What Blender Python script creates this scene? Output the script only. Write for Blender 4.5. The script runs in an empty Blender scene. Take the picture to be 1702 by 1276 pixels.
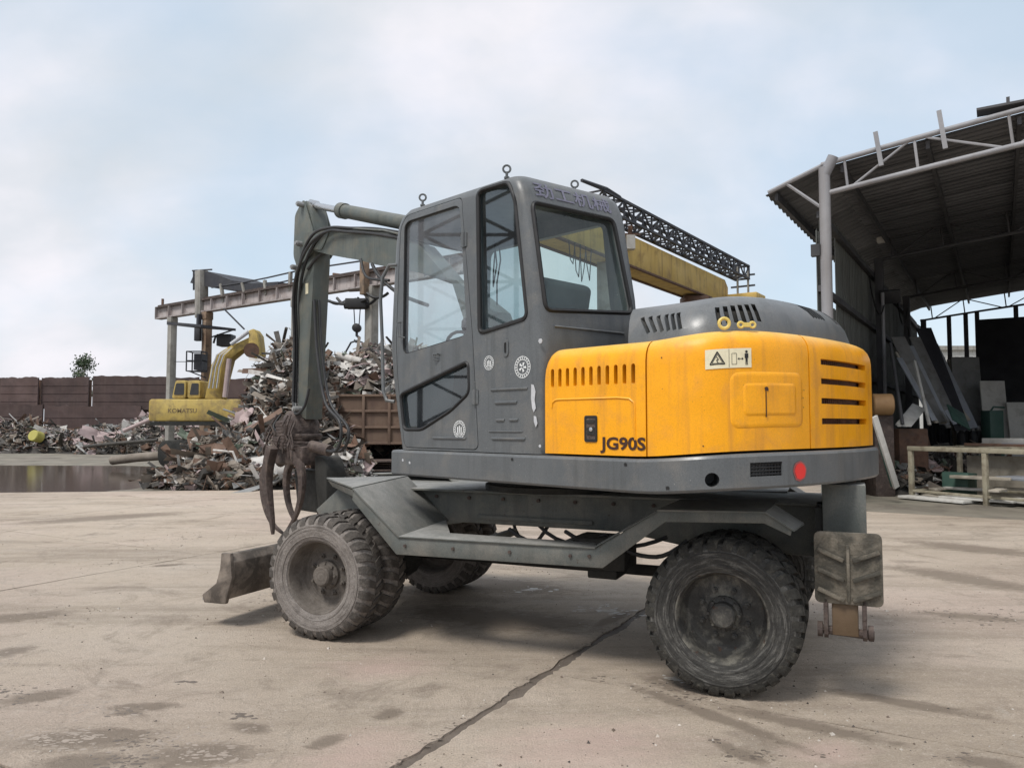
import bpy, bmesh, math, random
from math import sin, cos, pi, radians as R, atan2, sqrt, hypot
from mathutils import Vector as V, Matrix, noise
from mathutils.geometry import tessellate_polygon

random.seed(7)
SC = bpy.context.scene
COL = SC.collection

# ------------------------------------------------------------------ camera, sky, sun, exposure
FPX, CX, CY, HOR, EYE = 1262.0, 851.0, 638.0, 706.0, 1.5
PITCH = math.atan((HOR - CY) / FPX)
cam = bpy.data.cameras.new('camera')
cam.sensor_width = 36.0
cam.lens = 36.0 * FPX / 1702.0
cam.clip_start, cam.clip_end = 0.1, 3000
camo = bpy.data.objects.new('camera', cam)
camo.location = (0, 0, EYE)
camo.rotation_euler = (pi / 2 + PITCH, 0, 0)
COL.objects.link(camo)
SC.camera = camo

SUN_DIR = V((-0.42, -0.50, 1.0)).normalized()      # towards the sun
el = math.asin(SUN_DIR.z)
az = atan2(SUN_DIR.x, SUN_DIR.y)
w = bpy.data.worlds.new('World')
SC.world = w
w.use_nodes = True
nt = w.node_tree
nt.nodes.clear()
def wn(t, **k):
    n = nt.nodes.new(t)
    for a, b in k.items(): setattr(n, a, b)
    return n
out = wn('ShaderNodeOutputWorld'); bg = wn('ShaderNodeBackground')
sky = wn('ShaderNodeTexSky', sky_type='NISHITA', sun_disc=False)
sky.sun_elevation = el; sky.sun_rotation = az % (2 * pi)
sky.air_density = 1.0; sky.dust_density = 1.5; sky.ozone_density = 1.0
tc = wn('ShaderNodeTexCoord')
sep = wn('ShaderNodeSeparateXYZ'); nt.links.new(tc.outputs['Generated'], sep.inputs[0])
mx = wn('ShaderNodeMath', operation='MAXIMUM'); mx.inputs[1].default_value = 0.0
nt.links.new(sep.outputs['Z'], mx.inputs[0])
ad = wn('ShaderNodeMath', operation='ADD'); ad.inputs[1].default_value = 0.60
nt.links.new(mx.outputs[0], ad.inputs[0])
cb = wn('ShaderNodeCombineXYZ')
for i, a in enumerate('XY'):
    dv = wn('ShaderNodeMath', operation='DIVIDE')
    nt.links.new(sep.outputs[a], dv.inputs[0]); nt.links.new(ad.outputs[0], dv.inputs[1])
    nt.links.new(dv.outputs[0], cb.inputs[i])
def wnoise(scale, det, dist, loc):
    mp = wn('ShaderNodeMapping'); mp.inputs['Location'].default_value = loc
    mp.inputs['Scale'].default_value = (1.0, 1.35, 1.0)
    nt.links.new(cb.outputs[0], mp.inputs[0])
    n = wn('ShaderNodeTexNoise'); n.inputs['Scale'].default_value = scale
    n.inputs['Detail'].default_value = det; n.inputs['Roughness'].default_value = 0.5
    n.inputs['Distortion'].default_value = dist
    nt.links.new(mp.outputs[0], n.inputs['Vector'])
    return n
def wramp(src, stops):
    r = wn('ShaderNodeValToRGB'); e = r.color_ramp.elements
    while len(e) < len(stops): e.new(0.5)
    for q, (p, c) in zip(e, stops): q.position = p; q.color = c if len(c) == 4 else (*c, 1)
    nt.links.new(src, r.inputs[0]); return r
n1 = wnoise(1.5, 6, 0.2, (3.1, 0.9, 0)); n2 = wnoise(3.4, 6, 0.2, (7.7, 2.2, 0))
cover = wramp(n1.outputs['Fac'], [(0.38, (0.36,) * 3), (0.58, (0.97,) * 3)])
tone = wramp(n2.outputs['Fac'], [(0.32, (3.55, 3.78, 4.08)), (0.50, (4.05, 4.15, 4.42)), (0.66, (4.85, 4.72, 4.98))])
mixc = wn('ShaderNodeMix', data_type='RGBA')
hz = wn('ShaderNodeMix', data_type='RGBA')             # thin overcast veil over the whole clear sky
hz.inputs[0].default_value = 0.62
nt.links.new(sky.outputs[0], hz.inputs[6]); hz.inputs[7].default_value = (3.05, 3.95, 4.55, 1)
nt.links.new(cover.outputs[0], mixc.inputs[0]); nt.links.new(hz.outputs[2], mixc.inputs[6]); nt.links.new(tone.outputs[0], mixc.inputs[7])
nt.links.new(mixc.outputs[2], bg.inputs[0]); bg.inputs[1].default_value = 0.1
nt.links.new(bg.outputs[0], out.inputs[0])

sl = bpy.data.lights.new('sun', 'SUN'); sl.energy = 1.5; sl.angle = R(16); sl.color = (1, 0.96, 0.9)
so = bpy.data.objects.new('sun', sl); COL.objects.link(so)
so.rotation_euler = (-SUN_DIR).to_track_quat('-Z', 'Y').to_euler(); so.location = (-10, -12, 25)
SC.view_settings.view_transform = 'Standard'
SC.view_settings.look = 'None'
SC.view_settings.gamma = 1; SC.view_settings.exposure = 0.98
SC.view_settings.use_curve_mapping = False
SC.render.engine = 'CYCLES'
SC.cycles.max_bounces = 8; SC.cycles.transparent_max_bounces = 16

# ------------------------------------------------------------------ pixel rays for measuring where things stand
def ray(px, py):
    x = (px - CX) / FPX; y = (CY - py) / FPX; c, s = cos(PITCH), sin(PITCH)
    return V((x, c - y * s, s + y * c))
def D(px, py, d):
    r = ray(px, py); t = d / r.y
    return V((r.x * t, d, EYE + r.z * t))
def G(px, py, z=0.0):
    r = ray(px, py); t = (z - EYE) / r.z
    return V((r.x * t, r.y * t, z))

# ------------------------------------------------------------------ mesh building
class MB:
    def __init__(s, M=None): s.v = []; s.f = []; s.m = []; s.M = M; s.mi = 0
    def add(s, vs, fs):
        o = len(s.v)
        s.v += [(s.M @ V(p)) if s.M else V(p) for p in vs]
        s.f += [[i + o for i in f] for f in fs]; s.m += [s.mi] * len(fs)
    def box(s, c, size, rot=None):
        c = V(c); h = V(size) * 0.5; vs = []
        for z in (-1, 1):
            for y in (-1, 1):
                for x in (-1, 1):
                    p = V((x * h.x, y * h.y, z * h.z))
                    if rot is not None: p = rot @ p
                    vs.append(c + p)
        s.add(vs, [(0, 2, 3, 1), (4, 5, 7, 6), (0, 1, 5, 4), (2, 6, 7, 3), (0, 4, 6, 2), (1, 3, 7, 5)])
        return s
    def b2(s, a, b): return s.box([(a[i] + b[i]) / 2 for i in range(3)], [abs(b[i] - a[i]) for i in range(3)])
    def bar(s, p, q, w_, h_, up=(0, 0, 1)):
        p, q = V(p), V(q); d = (q - p); L = d.length; d = d.normalized(); u = V(up)
        x = d.cross(u)
        if x.length < 1e-3: x = d.cross(V((0, 1, 0)))
        x.normalize(); y = x.cross(d)
        rot = Matrix((x, d, y)).transposed()
        return s.box((p + q) / 2, (w_, L, h_), rot)
    def tube(s, pts, r, n=8, closed=False, caps=True):
        pts = [V(p) for p in pts]; N = len(pts); rings = []; prev = None
        for i in range(N):
            a = pts[i - 1] if (i > 0 or closed) else pts[i]; b = pts[(i + 1) % N] if (i < N - 1 or closed) else pts[i]
            d = (b - a).normalized()
            if prev is None:
                x = d.cross(V((0, 0, 1)))
                if x.length < 0.05: x = d.cross(V((0, 1, 0)))
            else: x = prev - d * prev.dot(d)
            x.normalize(); prev = x; y = d.cross(x)
            rr = r[i] if isinstance(r, (list, tuple)) else r
            rings.append([pts[i] + (x * cos(2 * pi * k / n) + y * sin(2 * pi * k / n)) * rr for k in range(n)])
        return s.loft(rings, close_rings=closed, caps=caps and not closed)
    def loft(s, rings, close_rings=False, caps=True):
        n = len(rings[0]); vs = [p for r in rings for p in r]; fs = []; m = len(rings)
        for i in range(m if close_rings else m - 1):
            j = (i + 1) % m
            for k in range(n):
                l = (k + 1) % n
                fs.append((i * n + k, i * n + l, j * n + l, j * n + k))
        if caps:
            for base, ring in ((0, rings[0]), ((m - 1) * n, rings[-1])):
                for t in tessellate_polygon([[V(p) for p in ring]]): fs.append([base + i for i in t])
        s.add(vs, fs); return s
    def plate(s, outer, fn, d, holes=()):
        """polygon (with holes) in 2D, placed by fn(x,y)->3D, thickened along vector d"""
        loops = [list(outer)] + [list(h) for h in holes]
        flat = [p for l in loops for p in l]
        tri = tessellate_polygon([[V((p[0], p[1], 0)) for p in l] for l in loops])
        n = len(flat); d = V(d)
        vs = [V(fn(*p)) for p in flat]; vs += [p + d for p in vs]
        fs = [list(t) for t in tri] + [[i + n for i in reversed(t)] for t in tri]
        o = 0
        for l in loops:
            k = len(l)
            for i in range(k): fs.append((o + i, o + (i + 1) % k, o + (i + 1) % k + n, o + i + n))
            o += k
        s.add(vs, fs); return s
    def prism(s, pts3, d): 
        p = [V(q) for q in pts3]; n = len(p); d = V(d)
        tri = tessellate_polygon([p])
        fs = [list(t) for t in tri] + [[i + n for i in reversed(t)] for t in tri] + [(i, (i + 1) % n, (i + 1) % n + n, i + n) for i in range(n)]
        s.add(p + [q + d for q in p], fs); return s
    def lathe(s, prof, c, axis, n=24, closed=False):
        c = V(c); ax = V(axis).normalized(); x = ax.cross(V((0, 0, 1)))
        if x.length < 0.05: x = ax.cross(V((0, 1, 0)))
        x.normalize(); y = ax.cross(x)
        rings = [[c + ax * h + (x * cos(2 * pi * k / n) + y * sin(2 * pi * k / n)) * r for k in range(n)] for r, h in prof]
        return s.loft(rings, close_rings=closed, caps=not closed)
    def cyl(s, p, q, r, n=12):
        p, q = V(p), V(q); return s.lathe([(r, 0), (r, (q - p).length)], p, q - p, n)
    def mesh(s, mats, smooth=35, bev=0, center=None):
        me = bpy.data.meshes.new('m'); c = center
        if c is None:
            xs = [[p[i] for p in s.v] for i in range(3)]; c = V([(min(a) + max(a)) / 2 for a in xs])
        me.from_pydata([p - c for p in s.v], [], s.f)
        for m in (mats if isinstance(mats, (list, tuple)) else [mats]): me.materials.append(m)
        me.polygons.foreach_set('material_index', s.m)
        bm = bmesh.new(); bm.from_mesh(me)
        bmesh.ops.recalc_face_normals(bm, faces=bm.faces)
        if bev:
            bmesh.ops.dissolve_limit(bm, angle_limit=0.02, verts=bm.verts, edges=bm.edges, delimit={'MATERIAL'})
            es = [e for e in bm.edges if len(e.link_faces) == 2 and e.calc_face_angle(0) > 0.5]
            bmesh.ops.bevel(bm, geom=es, offset=bev, segments=2, affect='EDGES', clamp_overlap=True, profile=0.5)
        bm.to_mesh(me); bm.free()
        if smooth:
            me.shade_smooth(); me.set_sharp_from_angle(angle=R(smooth))
        return me, c

ORG = {}
def link(o, parent, c):
    COL.objects.link(o); ORG[o.name] = V(c)
    if parent is not None: o.parent = parent; o.location = V(c) - ORG[parent.name]
    else: o.location = c
    return o
def tag(o, label=None, cat=None, group=None, kind=None):
    if label: o['label'] = label
    if cat: o['category'] = cat
    if group: o['group'] = group
    if kind: o['kind'] = kind
    return o
def ob(name, mb, mats, parent=None, smooth=35, bev=0, center=None):
    me, c = mb.mesh(mats, smooth, bev, center); me.name = name
    return link(bpy.data.objects.new(name, me), parent, c)
def thing(name, loc, label, cat, group=None, kind=None):
    o = bpy.data.objects.new(name, None); o.empty_display_size = 0.2
    link(o, None, V(loc)); return tag(o, label, cat, group, kind)
def inst(name, me, c, parent=None, rot=None):
    o = bpy.data.objects.new(name, me); link(o, parent, c)
    if rot is not None: o.rotation_euler = rot
    return o
def copy_tree(o, delta, parent=None):
    c = o.copy(); COL.objects.link(c); ORG[c.name] = ORG[o.name] + V(delta)
    if parent is None: c.location = o.location + V(delta)
    else: c.parent = parent
    for ch in list(o.children): copy_tree(ch, delta, c)
    return c
def boolean(o, cutter, op='DIFFERENCE', smooth=35):
    me, c = cutter.mesh([], 0)
    t = bpy.data.objects.new('cutter_temp', me); COL.objects.link(t)
    wloc = ORG[o.name]; keep = o.parent, o.location.copy()
    o.parent = None; o.location = wloc; t.location = c
    m = o.modifiers.new('b', 'BOOLEAN'); m.operation = op; m.object = t; m.solver = 'EXACT'
    if hasattr(m, 'use_self'): m.use_self = True
    dg = bpy.context.evaluated_depsgraph_get(); dg.update()
    new = bpy.data.meshes.new_from_object(o.evaluated_get(dg))
    o.modifiers.clear(); old = o.data; o.data = new
    new.name = o.name
    bpy.data.objects.remove(t); bpy.data.meshes.remove(me)
    o.parent, o.location = keep
    new.shade_smooth(); new.set_sharp_from_angle(angle=R(smooth))
    return o

# ------------------------------------------------------------------ materials
def mk(name, cols, scale=3.0, rough=(0.5, 0.7), metal=0.0, bump=0.15, bscale=40.0, dirt=None, streak=None, top=None, chips=None, spec=0.5, det=6, world=False, fine=0.0, vary=0.0, ring=None, dent=0.0):
    """procedural surface: base tones by noise, patches of dirt, runs, settled dust on upward faces, chipped paint"""
    m = bpy.data.materials.new(name); m.use_nodes = True; t = m.node_tree; L = t.links.new
    P = t.nodes['Principled BSDF']; P.inputs['Metallic'].default_value = metal
    P.inputs['Specular IOR Level'].default_value = spec
    if world:
        g = t.nodes.new('ShaderNodeNewGeometry'); co = g.outputs['Position']
    else:
        g = t.nodes.new('ShaderNodeTexCoord'); oi = t.nodes.new('ShaderNodeObjectInfo')
        va = t.nodes.new('ShaderNodeVectorMath'); va.operation = 'MULTIPLY_ADD'
        cv = t.nodes.new('ShaderNodeCombineXYZ')
        for i in range(3): L(oi.outputs['Random'], cv.inputs[i])
        va.inputs[1].default_value = (37.0, 23.0, 11.0)
        L(cv.outputs[0], va.inputs[0]); L(g.outputs['Object'], va.inputs[2]); co = va.outputs[0]
    def nz(sc, detail=det, ro=0.6, stretch=None, dist=0.0):
        n = t.nodes.new('ShaderNodeTexNoise'); n.inputs['Scale'].default_value = sc
        n.inputs['Detail'].default_value = detail; n.inputs['Roughness'].default_value = ro; n.inputs['Distortion'].default_value = dist
        if stretch:
            mp = t.nodes.new('ShaderNodeMapping'); mp.inputs['Scale'].default_value = stretch; L(co, mp.inputs[0]); L(mp.outputs[0], n.inputs['Vector'])
        else: L(co, n.inputs['Vector'])
        return n.outputs['Fac']
    def rp(src, stops, interp='LINEAR'):
        r = t.nodes.new('ShaderNodeValToRGB'); e = r.color_ramp.elements; r.color_ramp.interpolation = interp
        while len(e) < len(stops): e.new(0.5)
        for q, (p, c) in zip(e, stops): q.position = p; q.color = (c, c, c, 1) if not hasattr(c, '__len__') else (*c, 1)
        L(src, r.inputs[0]); return r.outputs[0]
    def mix(f, a, b):
        x = t.nodes.new('ShaderNodeMix'); x.data_type = 'RGBA'
        if hasattr(f, 'node'): L(f, x.inputs[0])
        else: x.inputs[0].default_value = f
        for s_, k in ((a, 6), (b, 7)):
            if hasattr(s_, 'node'): L(s_, x.inputs[k])
            else: x.inputs[k].default_value = (*s_, 1)
        return x.outputs[2]
    def mul(a, b):
        x = t.nodes.new('ShaderNodeMath'); x.operation = 'MULTIPLY'
        for s_, k in ((a, 0), (b, 1)):
            if hasattr(s_, 'node'): L(s_, x.inputs[k])
            else: x.inputs[k].default_value = s_
        return x.outputs[0]
    k = len(cols)
    c = rp(nz(scale), [(0.3 + 0.4 * i / max(1, k - 1), q) for i, q in enumerate(cols)]) if k > 1 else rp(nz(scale), [(0, cols[0]), (1, cols[0])])
    if dirt:      # (colour, amount, scale, lo, hi)
        dc, am, ds, lo, hi = dirt
        c = mix(mul(rp(nz(ds, 8, 0.65, dist=0.4), [(lo, 0.0), (hi, 1.0)]), am), c, dc)
    if streak:    # (colour, amount, scale)
        sc_, am, ds = streak
        c = mix(mul(rp(nz(ds, 4, 0.6, (1, 1, 0.06)), [(0.52, 0.0), (0.72, 1.0)]), am), c, sc_)
    if chips:     # (colour, scale, threshold)
        cc, cs, th = chips
        c = mix(rp(nz(cs, 5, 0.7), [(th, 0.0), (th + 0.015, 1.0)]), c, cc)
    if top:       # (colour, amount): dust lying on faces that look up
        ge = t.nodes.new('ShaderNodeNewGeometry'); sx = t.nodes.new('ShaderNodeSeparateXYZ'); L(ge.outputs['Normal'], sx.inputs[0])
        f = rp(sx.outputs['Z'], [(0.35, 0.0), (0.95, 1.0)])
        c = mix(mul(mul(f, rp(nz(9, 8, 0.7), [(0.3, 0.35), (0.65, 1.0)])), top[1]), c, top[0])
    if ring:      # (colour, amount, lo, hi): scuffs that run round the wheel; the mesh origin is the hub
        tc_ = t.nodes.new('ShaderNodeTexCoord'); ax = V((-sin(R(23.875)), -cos(R(23.875)), 0))
        dt = t.nodes.new('ShaderNodeVectorMath'); dt.operation = 'DOT_PRODUCT'; L(tc_.outputs['Object'], dt.inputs[0]); dt.inputs[1].default_value = ax
        sc_ = t.nodes.new('ShaderNodeVectorMath'); sc_.operation = 'SCALE'; sc_.inputs[0].default_value = ax; L(dt.outputs['Value'], sc_.inputs[3])
        sb = t.nodes.new('ShaderNodeVectorMath'); sb.operation = 'SUBTRACT'; L(tc_.outputs['Object'], sb.inputs[0]); L(sc_.outputs[0], sb.inputs[1])
        ln = t.nodes.new('ShaderNodeVectorMath'); ln.operation = 'LENGTH'; L(sb.outputs[0], ln.inputs[0])
        cx_ = t.nodes.new('ShaderNodeCombineXYZ'); L(mul(ln.outputs['Value'], 75.0), cx_.inputs[0])
        ss = t.nodes.new('ShaderNodeSeparateXYZ'); L(sb.outputs[0], ss.inputs[0]); L(mul(ss.outputs['X'], 9.0), cx_.inputs[1]); L(mul(ss.outputs['Z'], 9.0), cx_.inputs[2])
        rn = t.nodes.new('ShaderNodeTexNoise'); rn.inputs['Scale'].default_value = 1.0; rn.inputs['Detail'].default_value = 6; rn.inputs['Roughness'].default_value = 0.65; L(cx_.outputs[0], rn.inputs['Vector'])
        c = mix(mul(rp(rn.outputs['Fac'], [(ring[2], 0.0), (ring[3], 1.0)]), ring[1]), c, ring[0])
    if fine:
        c = mix(mul(rp(nz(150, 3, 0.7), [(0.4, 0.0), (0.62, 1.0)]), fine), c, tuple(q * 0.35 for q in cols[0]))
    if vary and not world:
        hv = t.nodes.new('ShaderNodeHueSaturation'); L(rp(oi.outputs['Random'], [(0.0, 1 - vary), (1.0, 1 + vary)]), hv.inputs['Value']); L(c, hv.inputs['Color']); c = hv.outputs[0]
    L(c, P.inputs['Base Color'])
    L(rp(nz(scale * 2.3, 5), [(0.3, rough[0]), (0.7, rough[1])]), P.inputs['Roughness'])
    if bump:
        b = t.nodes.new('ShaderNodeBump'); b.inputs['Strength'].default_value = bump; b.inputs['Distance'].default_value = 0.02
        hh = nz(bscale, 6, 0.65)
        if dent:
            ma = t.nodes.new('ShaderNodeMath'); ma.operation = 'MULTIPLY_ADD'; ma.inputs[1].default_value = dent; L(nz(3.5, 2, 0.4), ma.inputs[0]); L(hh, ma.inputs[2]); hh = ma.outputs[0]
        L(hh, b.inputs['Height']); L(b.outputs[0], P.inputs['Normal'])
    return m

MUD = (0.30, 0.25, 0.20)
M = {}
M['grey'] = mk('grey_paint', [(0.098, 0.107, 0.114), (0.128, 0.137, 0.143)], 2.0, (0.30, 0.5), bump=0.04, bscale=60, dirt=((0.185, 0.175, 0.16), 0.65, 4.5, 0.50, 0.72), streak=((0.062, 0.066, 0.066), 0.6, 13), top=((0.27, 0.265, 0.255), 0.42), chips=((0.34, 0.34, 0.335), 52, 0.69), fine=0.3, dent=14.0)
M['chassis'] = mk('dusty_grey_green_paint', [(0.085, 0.097, 0.092), (0.125, 0.134, 0.126)], 3.0, (0.5, 0.75), bump=0.1, bscale=50, dirt=((0.23, 0.21, 0.18), 0.6, 5, 0.42, 0.7), streak=((0.06, 0.065, 0.06), 0.5, 10), top=((0.36, 0.35, 0.33), 0.85), chips=((0.075, 0.052, 0.04), 30, 0.665), fine=0.3)
M['boom'] = mk('boom_paint', [(0.075, 0.09, 0.085), (0.11, 0.125, 0.115)], 3.0, (0.45, 0.7), bump=0.08, dirt=((0.17, 0.15, 0.11), 0.6, 5, 0.45, 0.7), streak=((0.04, 0.045, 0.04), 0.5, 12), top=((0.25, 0.24, 0.22), 0.5), chips=((0.12, 0.06, 0.035), 30, 0.67))
M['yellow'] = mk('yellow_paint', [(0.90, 0.375, 0.004), (0.94, 0.41, 0.008)], 1.6, (0.28, 0.5), bump=0.05, bscale=7, dirt=((0.58, 0.255, 0.06), 0.6, 4.5, 0.50, 0.72), streak=((0.52, 0.225, 0.04), 0.6, 12), top=((0.78, 0.60, 0.20), 0.75), chips=((0.16, 0.085, 0.03), 60, 0.685), fine=0.2, spec=0.4, dent=14.0)
M['paleyellow'] = mk('highlit_pale_yellow', [(0.62, 0.46, 0.10), (0.72, 0.55, 0.17)], 20, (0.4, 0.6), bump=0.1)  # paler yellow for the lifting eyes, highlights put into the colour
M['oldprint'] = mk('worn_lettering', [(0.09, 0.065, 0.035), (0.24, 0.17, 0.08)], 9, (0.6, 0.8), bump=0)
M['rubberseal'] = mk('black_rubber', [(0.012, 0.012, 0.013)], 5, (0.5, 0.7), bump=0.05)
M['hose'] = mk('hose_rubber', [(0.016, 0.017, 0.019), (0.035, 0.035, 0.036)], 6, (0.4, 0.65), bump=0.2, bscale=90)
M['grime'] = mk('underside_grime', [(0.010, 0.011, 0.010), (0.026, 0.025, 0.022)], 5, (0.65, 0.9), bump=0.4, bscale=30, top=((0.10, 0.09, 0.075), 0.5))
M['tyre'] = mk('tyre_sidewall_dry_mud', [(0.17, 0.15, 0.135), (0.25, 0.223, 0.203)], 9, (0.8, 0.95), bump=0.5, bscale=34, dirt=((0.075, 0.064, 0.056), 0.5, 15, 0.5, 0.66), ring=((0.33, 0.30, 0.277), 0.6, 0.45, 0.66), fine=0.45)
M['lug'] = mk('tread_dry_mud', [(0.055, 0.048, 0.043), (0.10, 0.088, 0.077)], 12, (0.8, 0.95), bump=0.6, bscale=40, dirt=((0.17, 0.148, 0.128), 0.6, 22, 0.48, 0.64), fine=0.4)
M['tyre2'] = mk('tyre_sidewall_scuffed', [(0.030, 0.029, 0.027), (0.048, 0.046, 0.042)], 9, (0.7, 0.92), bump=0.5, bscale=34, dirt=((0.11, 0.105, 0.092), 0.4, 17, 0.5, 0.68), ring=((0.25, 0.24, 0.22), 0.5, 0.50, 0.66), fine=0.35)
M['lug2'] = mk('tread_dark_mud', [(0.025, 0.024, 0.021), (0.05, 0.047, 0.04)], 12, (0.75, 0.95), bump=0.6, bscale=40, dirt=((0.13, 0.12, 0.10), 0.55, 24, 0.52, 0.66), fine=0.4)
M['rim'] = mk('rim_rusty_mud', [(0.10, 0.085, 0.073), (0.16, 0.138, 0.118)], 9, (0.75, 0.95), bump=0.4, bscale=40, dirt=((0.05, 0.04, 0.034), 0.5, 16, 0.5, 0.66), ring=((0.20, 0.178, 0.158), 0.6, 0.46, 0.66), fine=0.3)
M['rim2'] = mk('rim_grey_scuffed', [(0.040, 0.039, 0.037), (0.078, 0.074, 0.066)], 9, (0.45, 0.8), bump=0.3, bscale=40, dirt=((0.26, 0.245, 0.205), 0.7, 9, 0.50, 0.64), chips=((0.07, 0.04, 0.028), 22, 0.64), fine=0.35)
M['chrome'] = mk('rod_steel', [(0.55, 0.56, 0.57)], 4, (0.18, 0.35), metal=0.9, bump=0.02)
M['steel'] = mk('bare_steel', [(0.28, 0.28, 0.28), (0.38, 0.38, 0.37)], 5, (0.35, 0.6), metal=0.5, bump=0.1)
M['rust'] = mk('rusty_steel', [(0.085, 0.045, 0.032), (0.15, 0.085, 0.058), (0.11, 0.075, 0.06)], 4, (0.75, 0.95), bump=0.4, bscale=35, dirt=((0.05, 0.035, 0.03), 0.7, 7, 0.5, 0.7))
M['rustdark'] = mk('dark_oily_rust', [(0.036, 0.026, 0.023), (0.068, 0.048, 0.042), (0.05, 0.04, 0.035)], 9, (0.5, 0.9), bump=0.9, bscale=26, dirt=((0.15, 0.115, 0.095), 0.7, 8, 0.5, 0.68), top=((0.17, 0.13, 0.11), 0.6))
M['plate'] = mk('ribbed_pad_paint', [(0.045, 0.042, 0.034), (0.075, 0.066, 0.05)], 9, (0.6, 0.85), bump=0.4, bscale=50, dirt=((0.19, 0.165, 0.13), 0.8, 9, 0.45, 0.64))
M['blade'] = mk('blade_paint_muddy', [(0.065, 0.055, 0.046), (0.10, 0.082, 0.068)], 4, (0.6, 0.9), bump=0.3, dirt=((0.24, 0.20, 0.165), 0.85, 5, 0.44, 0.62))
M['brownpaint'] = mk('brown_primer', [(0.10, 0.065, 0.035), (0.13, 0.085, 0.05)], 5, (0.6, 0.8), bump=0.2)
M['decal'] = mk('white_sticker', [(0.72, 0.74, 0.74)], 4, (0.4, 0.5), bump=0, dirt=((0.35, 0.36, 0.36), 0.6, 30, 0.5, 0.7))
M['scrape'] = mk('pale_scrape', [(0.42, 0.43, 0.45), (0.55, 0.56, 0.58)], 20, (0.6, 0.7), bump=0.1)
M['cream'] = mk('cream_sticker', [(0.76, 0.70, 0.50)], 6, (0.4, 0.55), bump=0, dirt=((0.55, 0.5, 0.36), 0.5, 20, 0.5, 0.7))
M['ink'] = mk('dark_ink', [(0.045, 0.015, 0.008)], 6, (0.4, 0.6), bump=0)
M['inkblack'] = mk('black_ink', [(0.012, 0.012, 0.012)], 6, (0.4, 0.6), bump=0)
M['inkblue'] = mk('faded_violet_lettering', [(0.12, 0.12, 0.175), (0.19, 0.185, 0.245)], 30, (0.5, 0.6), bump=0)
M['red'] = mk('red_spray_paint', [(0.75, 0.03, 0.025)], 6, (0.5, 0.6), bump=0)
M['redthin'] = mk('red_overspray', [(0.36, 0.09, 0.085)], 6, (0.5, 0.6), bump=0)
M['seat'] = mk('seat_fabric', [(0.055, 0.075, 0.078), (0.085, 0.105, 0.105)], 6, (0.7, 0.9), bump=0.1)
M['interior'] = mk('cab_lining', [(0.05, 0.052, 0.055)], 4, (0.6, 0.8), bump=0.1)

def glassmat(name, tint, refl, haze):
    m = bpy.data.materials.new(name); m.use_nodes = True; t = m.node_tree; t.nodes.clear(); L = t.links.new
    o = t.nodes.new('ShaderNodeOutputMaterial'); tr = t.nodes.new('ShaderNodeBsdfTransparent'); tr.inputs[0].default_value = (*tint, 1)
    gl = t.nodes.new('ShaderNodeBsdfGlossy'); gl.inputs['Roughness'].default_value = 0.02; gl.inputs[0].default_value = (0.9, 0.95, 0.95, 1)
    df = t.nodes.new('ShaderNodeBsdfDiffuse'); df.inputs[0].default_value = (0.32, 0.33, 0.36, 1)
    lw = t.nodes.new('ShaderNodeLayerWeight'); lw.inputs[0].default_value = 0.5; fr = t.nodes.new('ShaderNodeMath'); fr.operation = 'POWER'; fr.inputs[1].default_value = 5.0; L(lw.outputs['Facing'], fr.inputs[0])
    mm = t.nodes.new('ShaderNodeMath'); mm.operation = 'MULTIPLY_ADD'; mm.inputs[1].default_value = 0.9; mm.inputs[2].default_value = refl; mm.use_clamp = True
    L(fr.outputs[0], mm.inputs[0])
    g = t.nodes.new('ShaderNodeTexCoord'); n = t.nodes.new('ShaderNodeTexNoise'); n.inputs['Scale'].default_value = 5; n.inputs['Detail'].default_value = 7
    L(g.outputs['Object'], n.inputs['Vector'])
    r = t.nodes.new('ShaderNodeValToRGB'); r.color_ramp.elements[0].position = 0.3; r.color_ramp.elements[1].position = 0.75
    r.color_ramp.elements[0].color = (haze * 0.5,) * 3 + (1,); r.color_ramp.elements[1].color = (haze * 1.4,) * 3 + (1,); L(n.outputs['Fac'], r.inputs[0])
    a = t.nodes.new('ShaderNodeMixShader'); b = t.nodes.new('ShaderNodeMixShader')
    L(r.outputs[0], a.inputs[0]); L(tr.outputs[0], a.inputs[1]); L(df.outputs[0], a.inputs[2])
    L(mm.outputs[0], b.inputs[0]); L(a.outputs[0], b.inputs[1]); L(gl.outputs[0], b.inputs[2]); L(b.outputs[0], o.inputs[0])
    return m
M['glass'] = glassmat('dusty_glass', (0.80, 0.84, 0.86), 0.08, 0.30)
M['glassteal'] = glassmat('teal_glass', (0.80, 0.90, 0.885), 0.05, 0.06)
M['glassdark'] = glassmat('tinted_glass', (0.46, 0.56, 0.58), 0.13, 0.05)

# surroundings
M['wallsteel'] = mk('wall_rusty_plate', [(0.055, 0.038, 0.036), (0.085, 0.055, 0.05), (0.07, 0.05, 0.05)], 0.5, (0.8, 0.95), vary=0.22, bump=0.2, bscale=6, dirt=((0.13, 0.09, 0.085), 0.6, 1.2, 0.48, 0.7), streak=((0.12, 0.085, 0.075), 0.5, 3))
M['concol'] = mk('weathered_concrete', [(0.24, 0.23, 0.21), (0.34, 0.33, 0.30)], 1.5, (0.8, 0.95), bump=0.3, bscale=12, dirt=((0.13, 0.12, 0.10), 0.6, 2.2, 0.5, 0.7), streak=((0.13, 0.115, 0.10), 0.6, 4))
M['beam'] = mk('old_pink_grey_girder', [(0.36, 0.32, 0.31), (0.46, 0.42, 0.41)], 1.2, (0.7, 0.9), vary=0.22, bump=0.2, bscale=10, dirt=((0.16, 0.11, 0.095), 0.7, 1.6, 0.5, 0.68), streak=((0.10, 0.065, 0.055), 0.6, 3))
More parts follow.
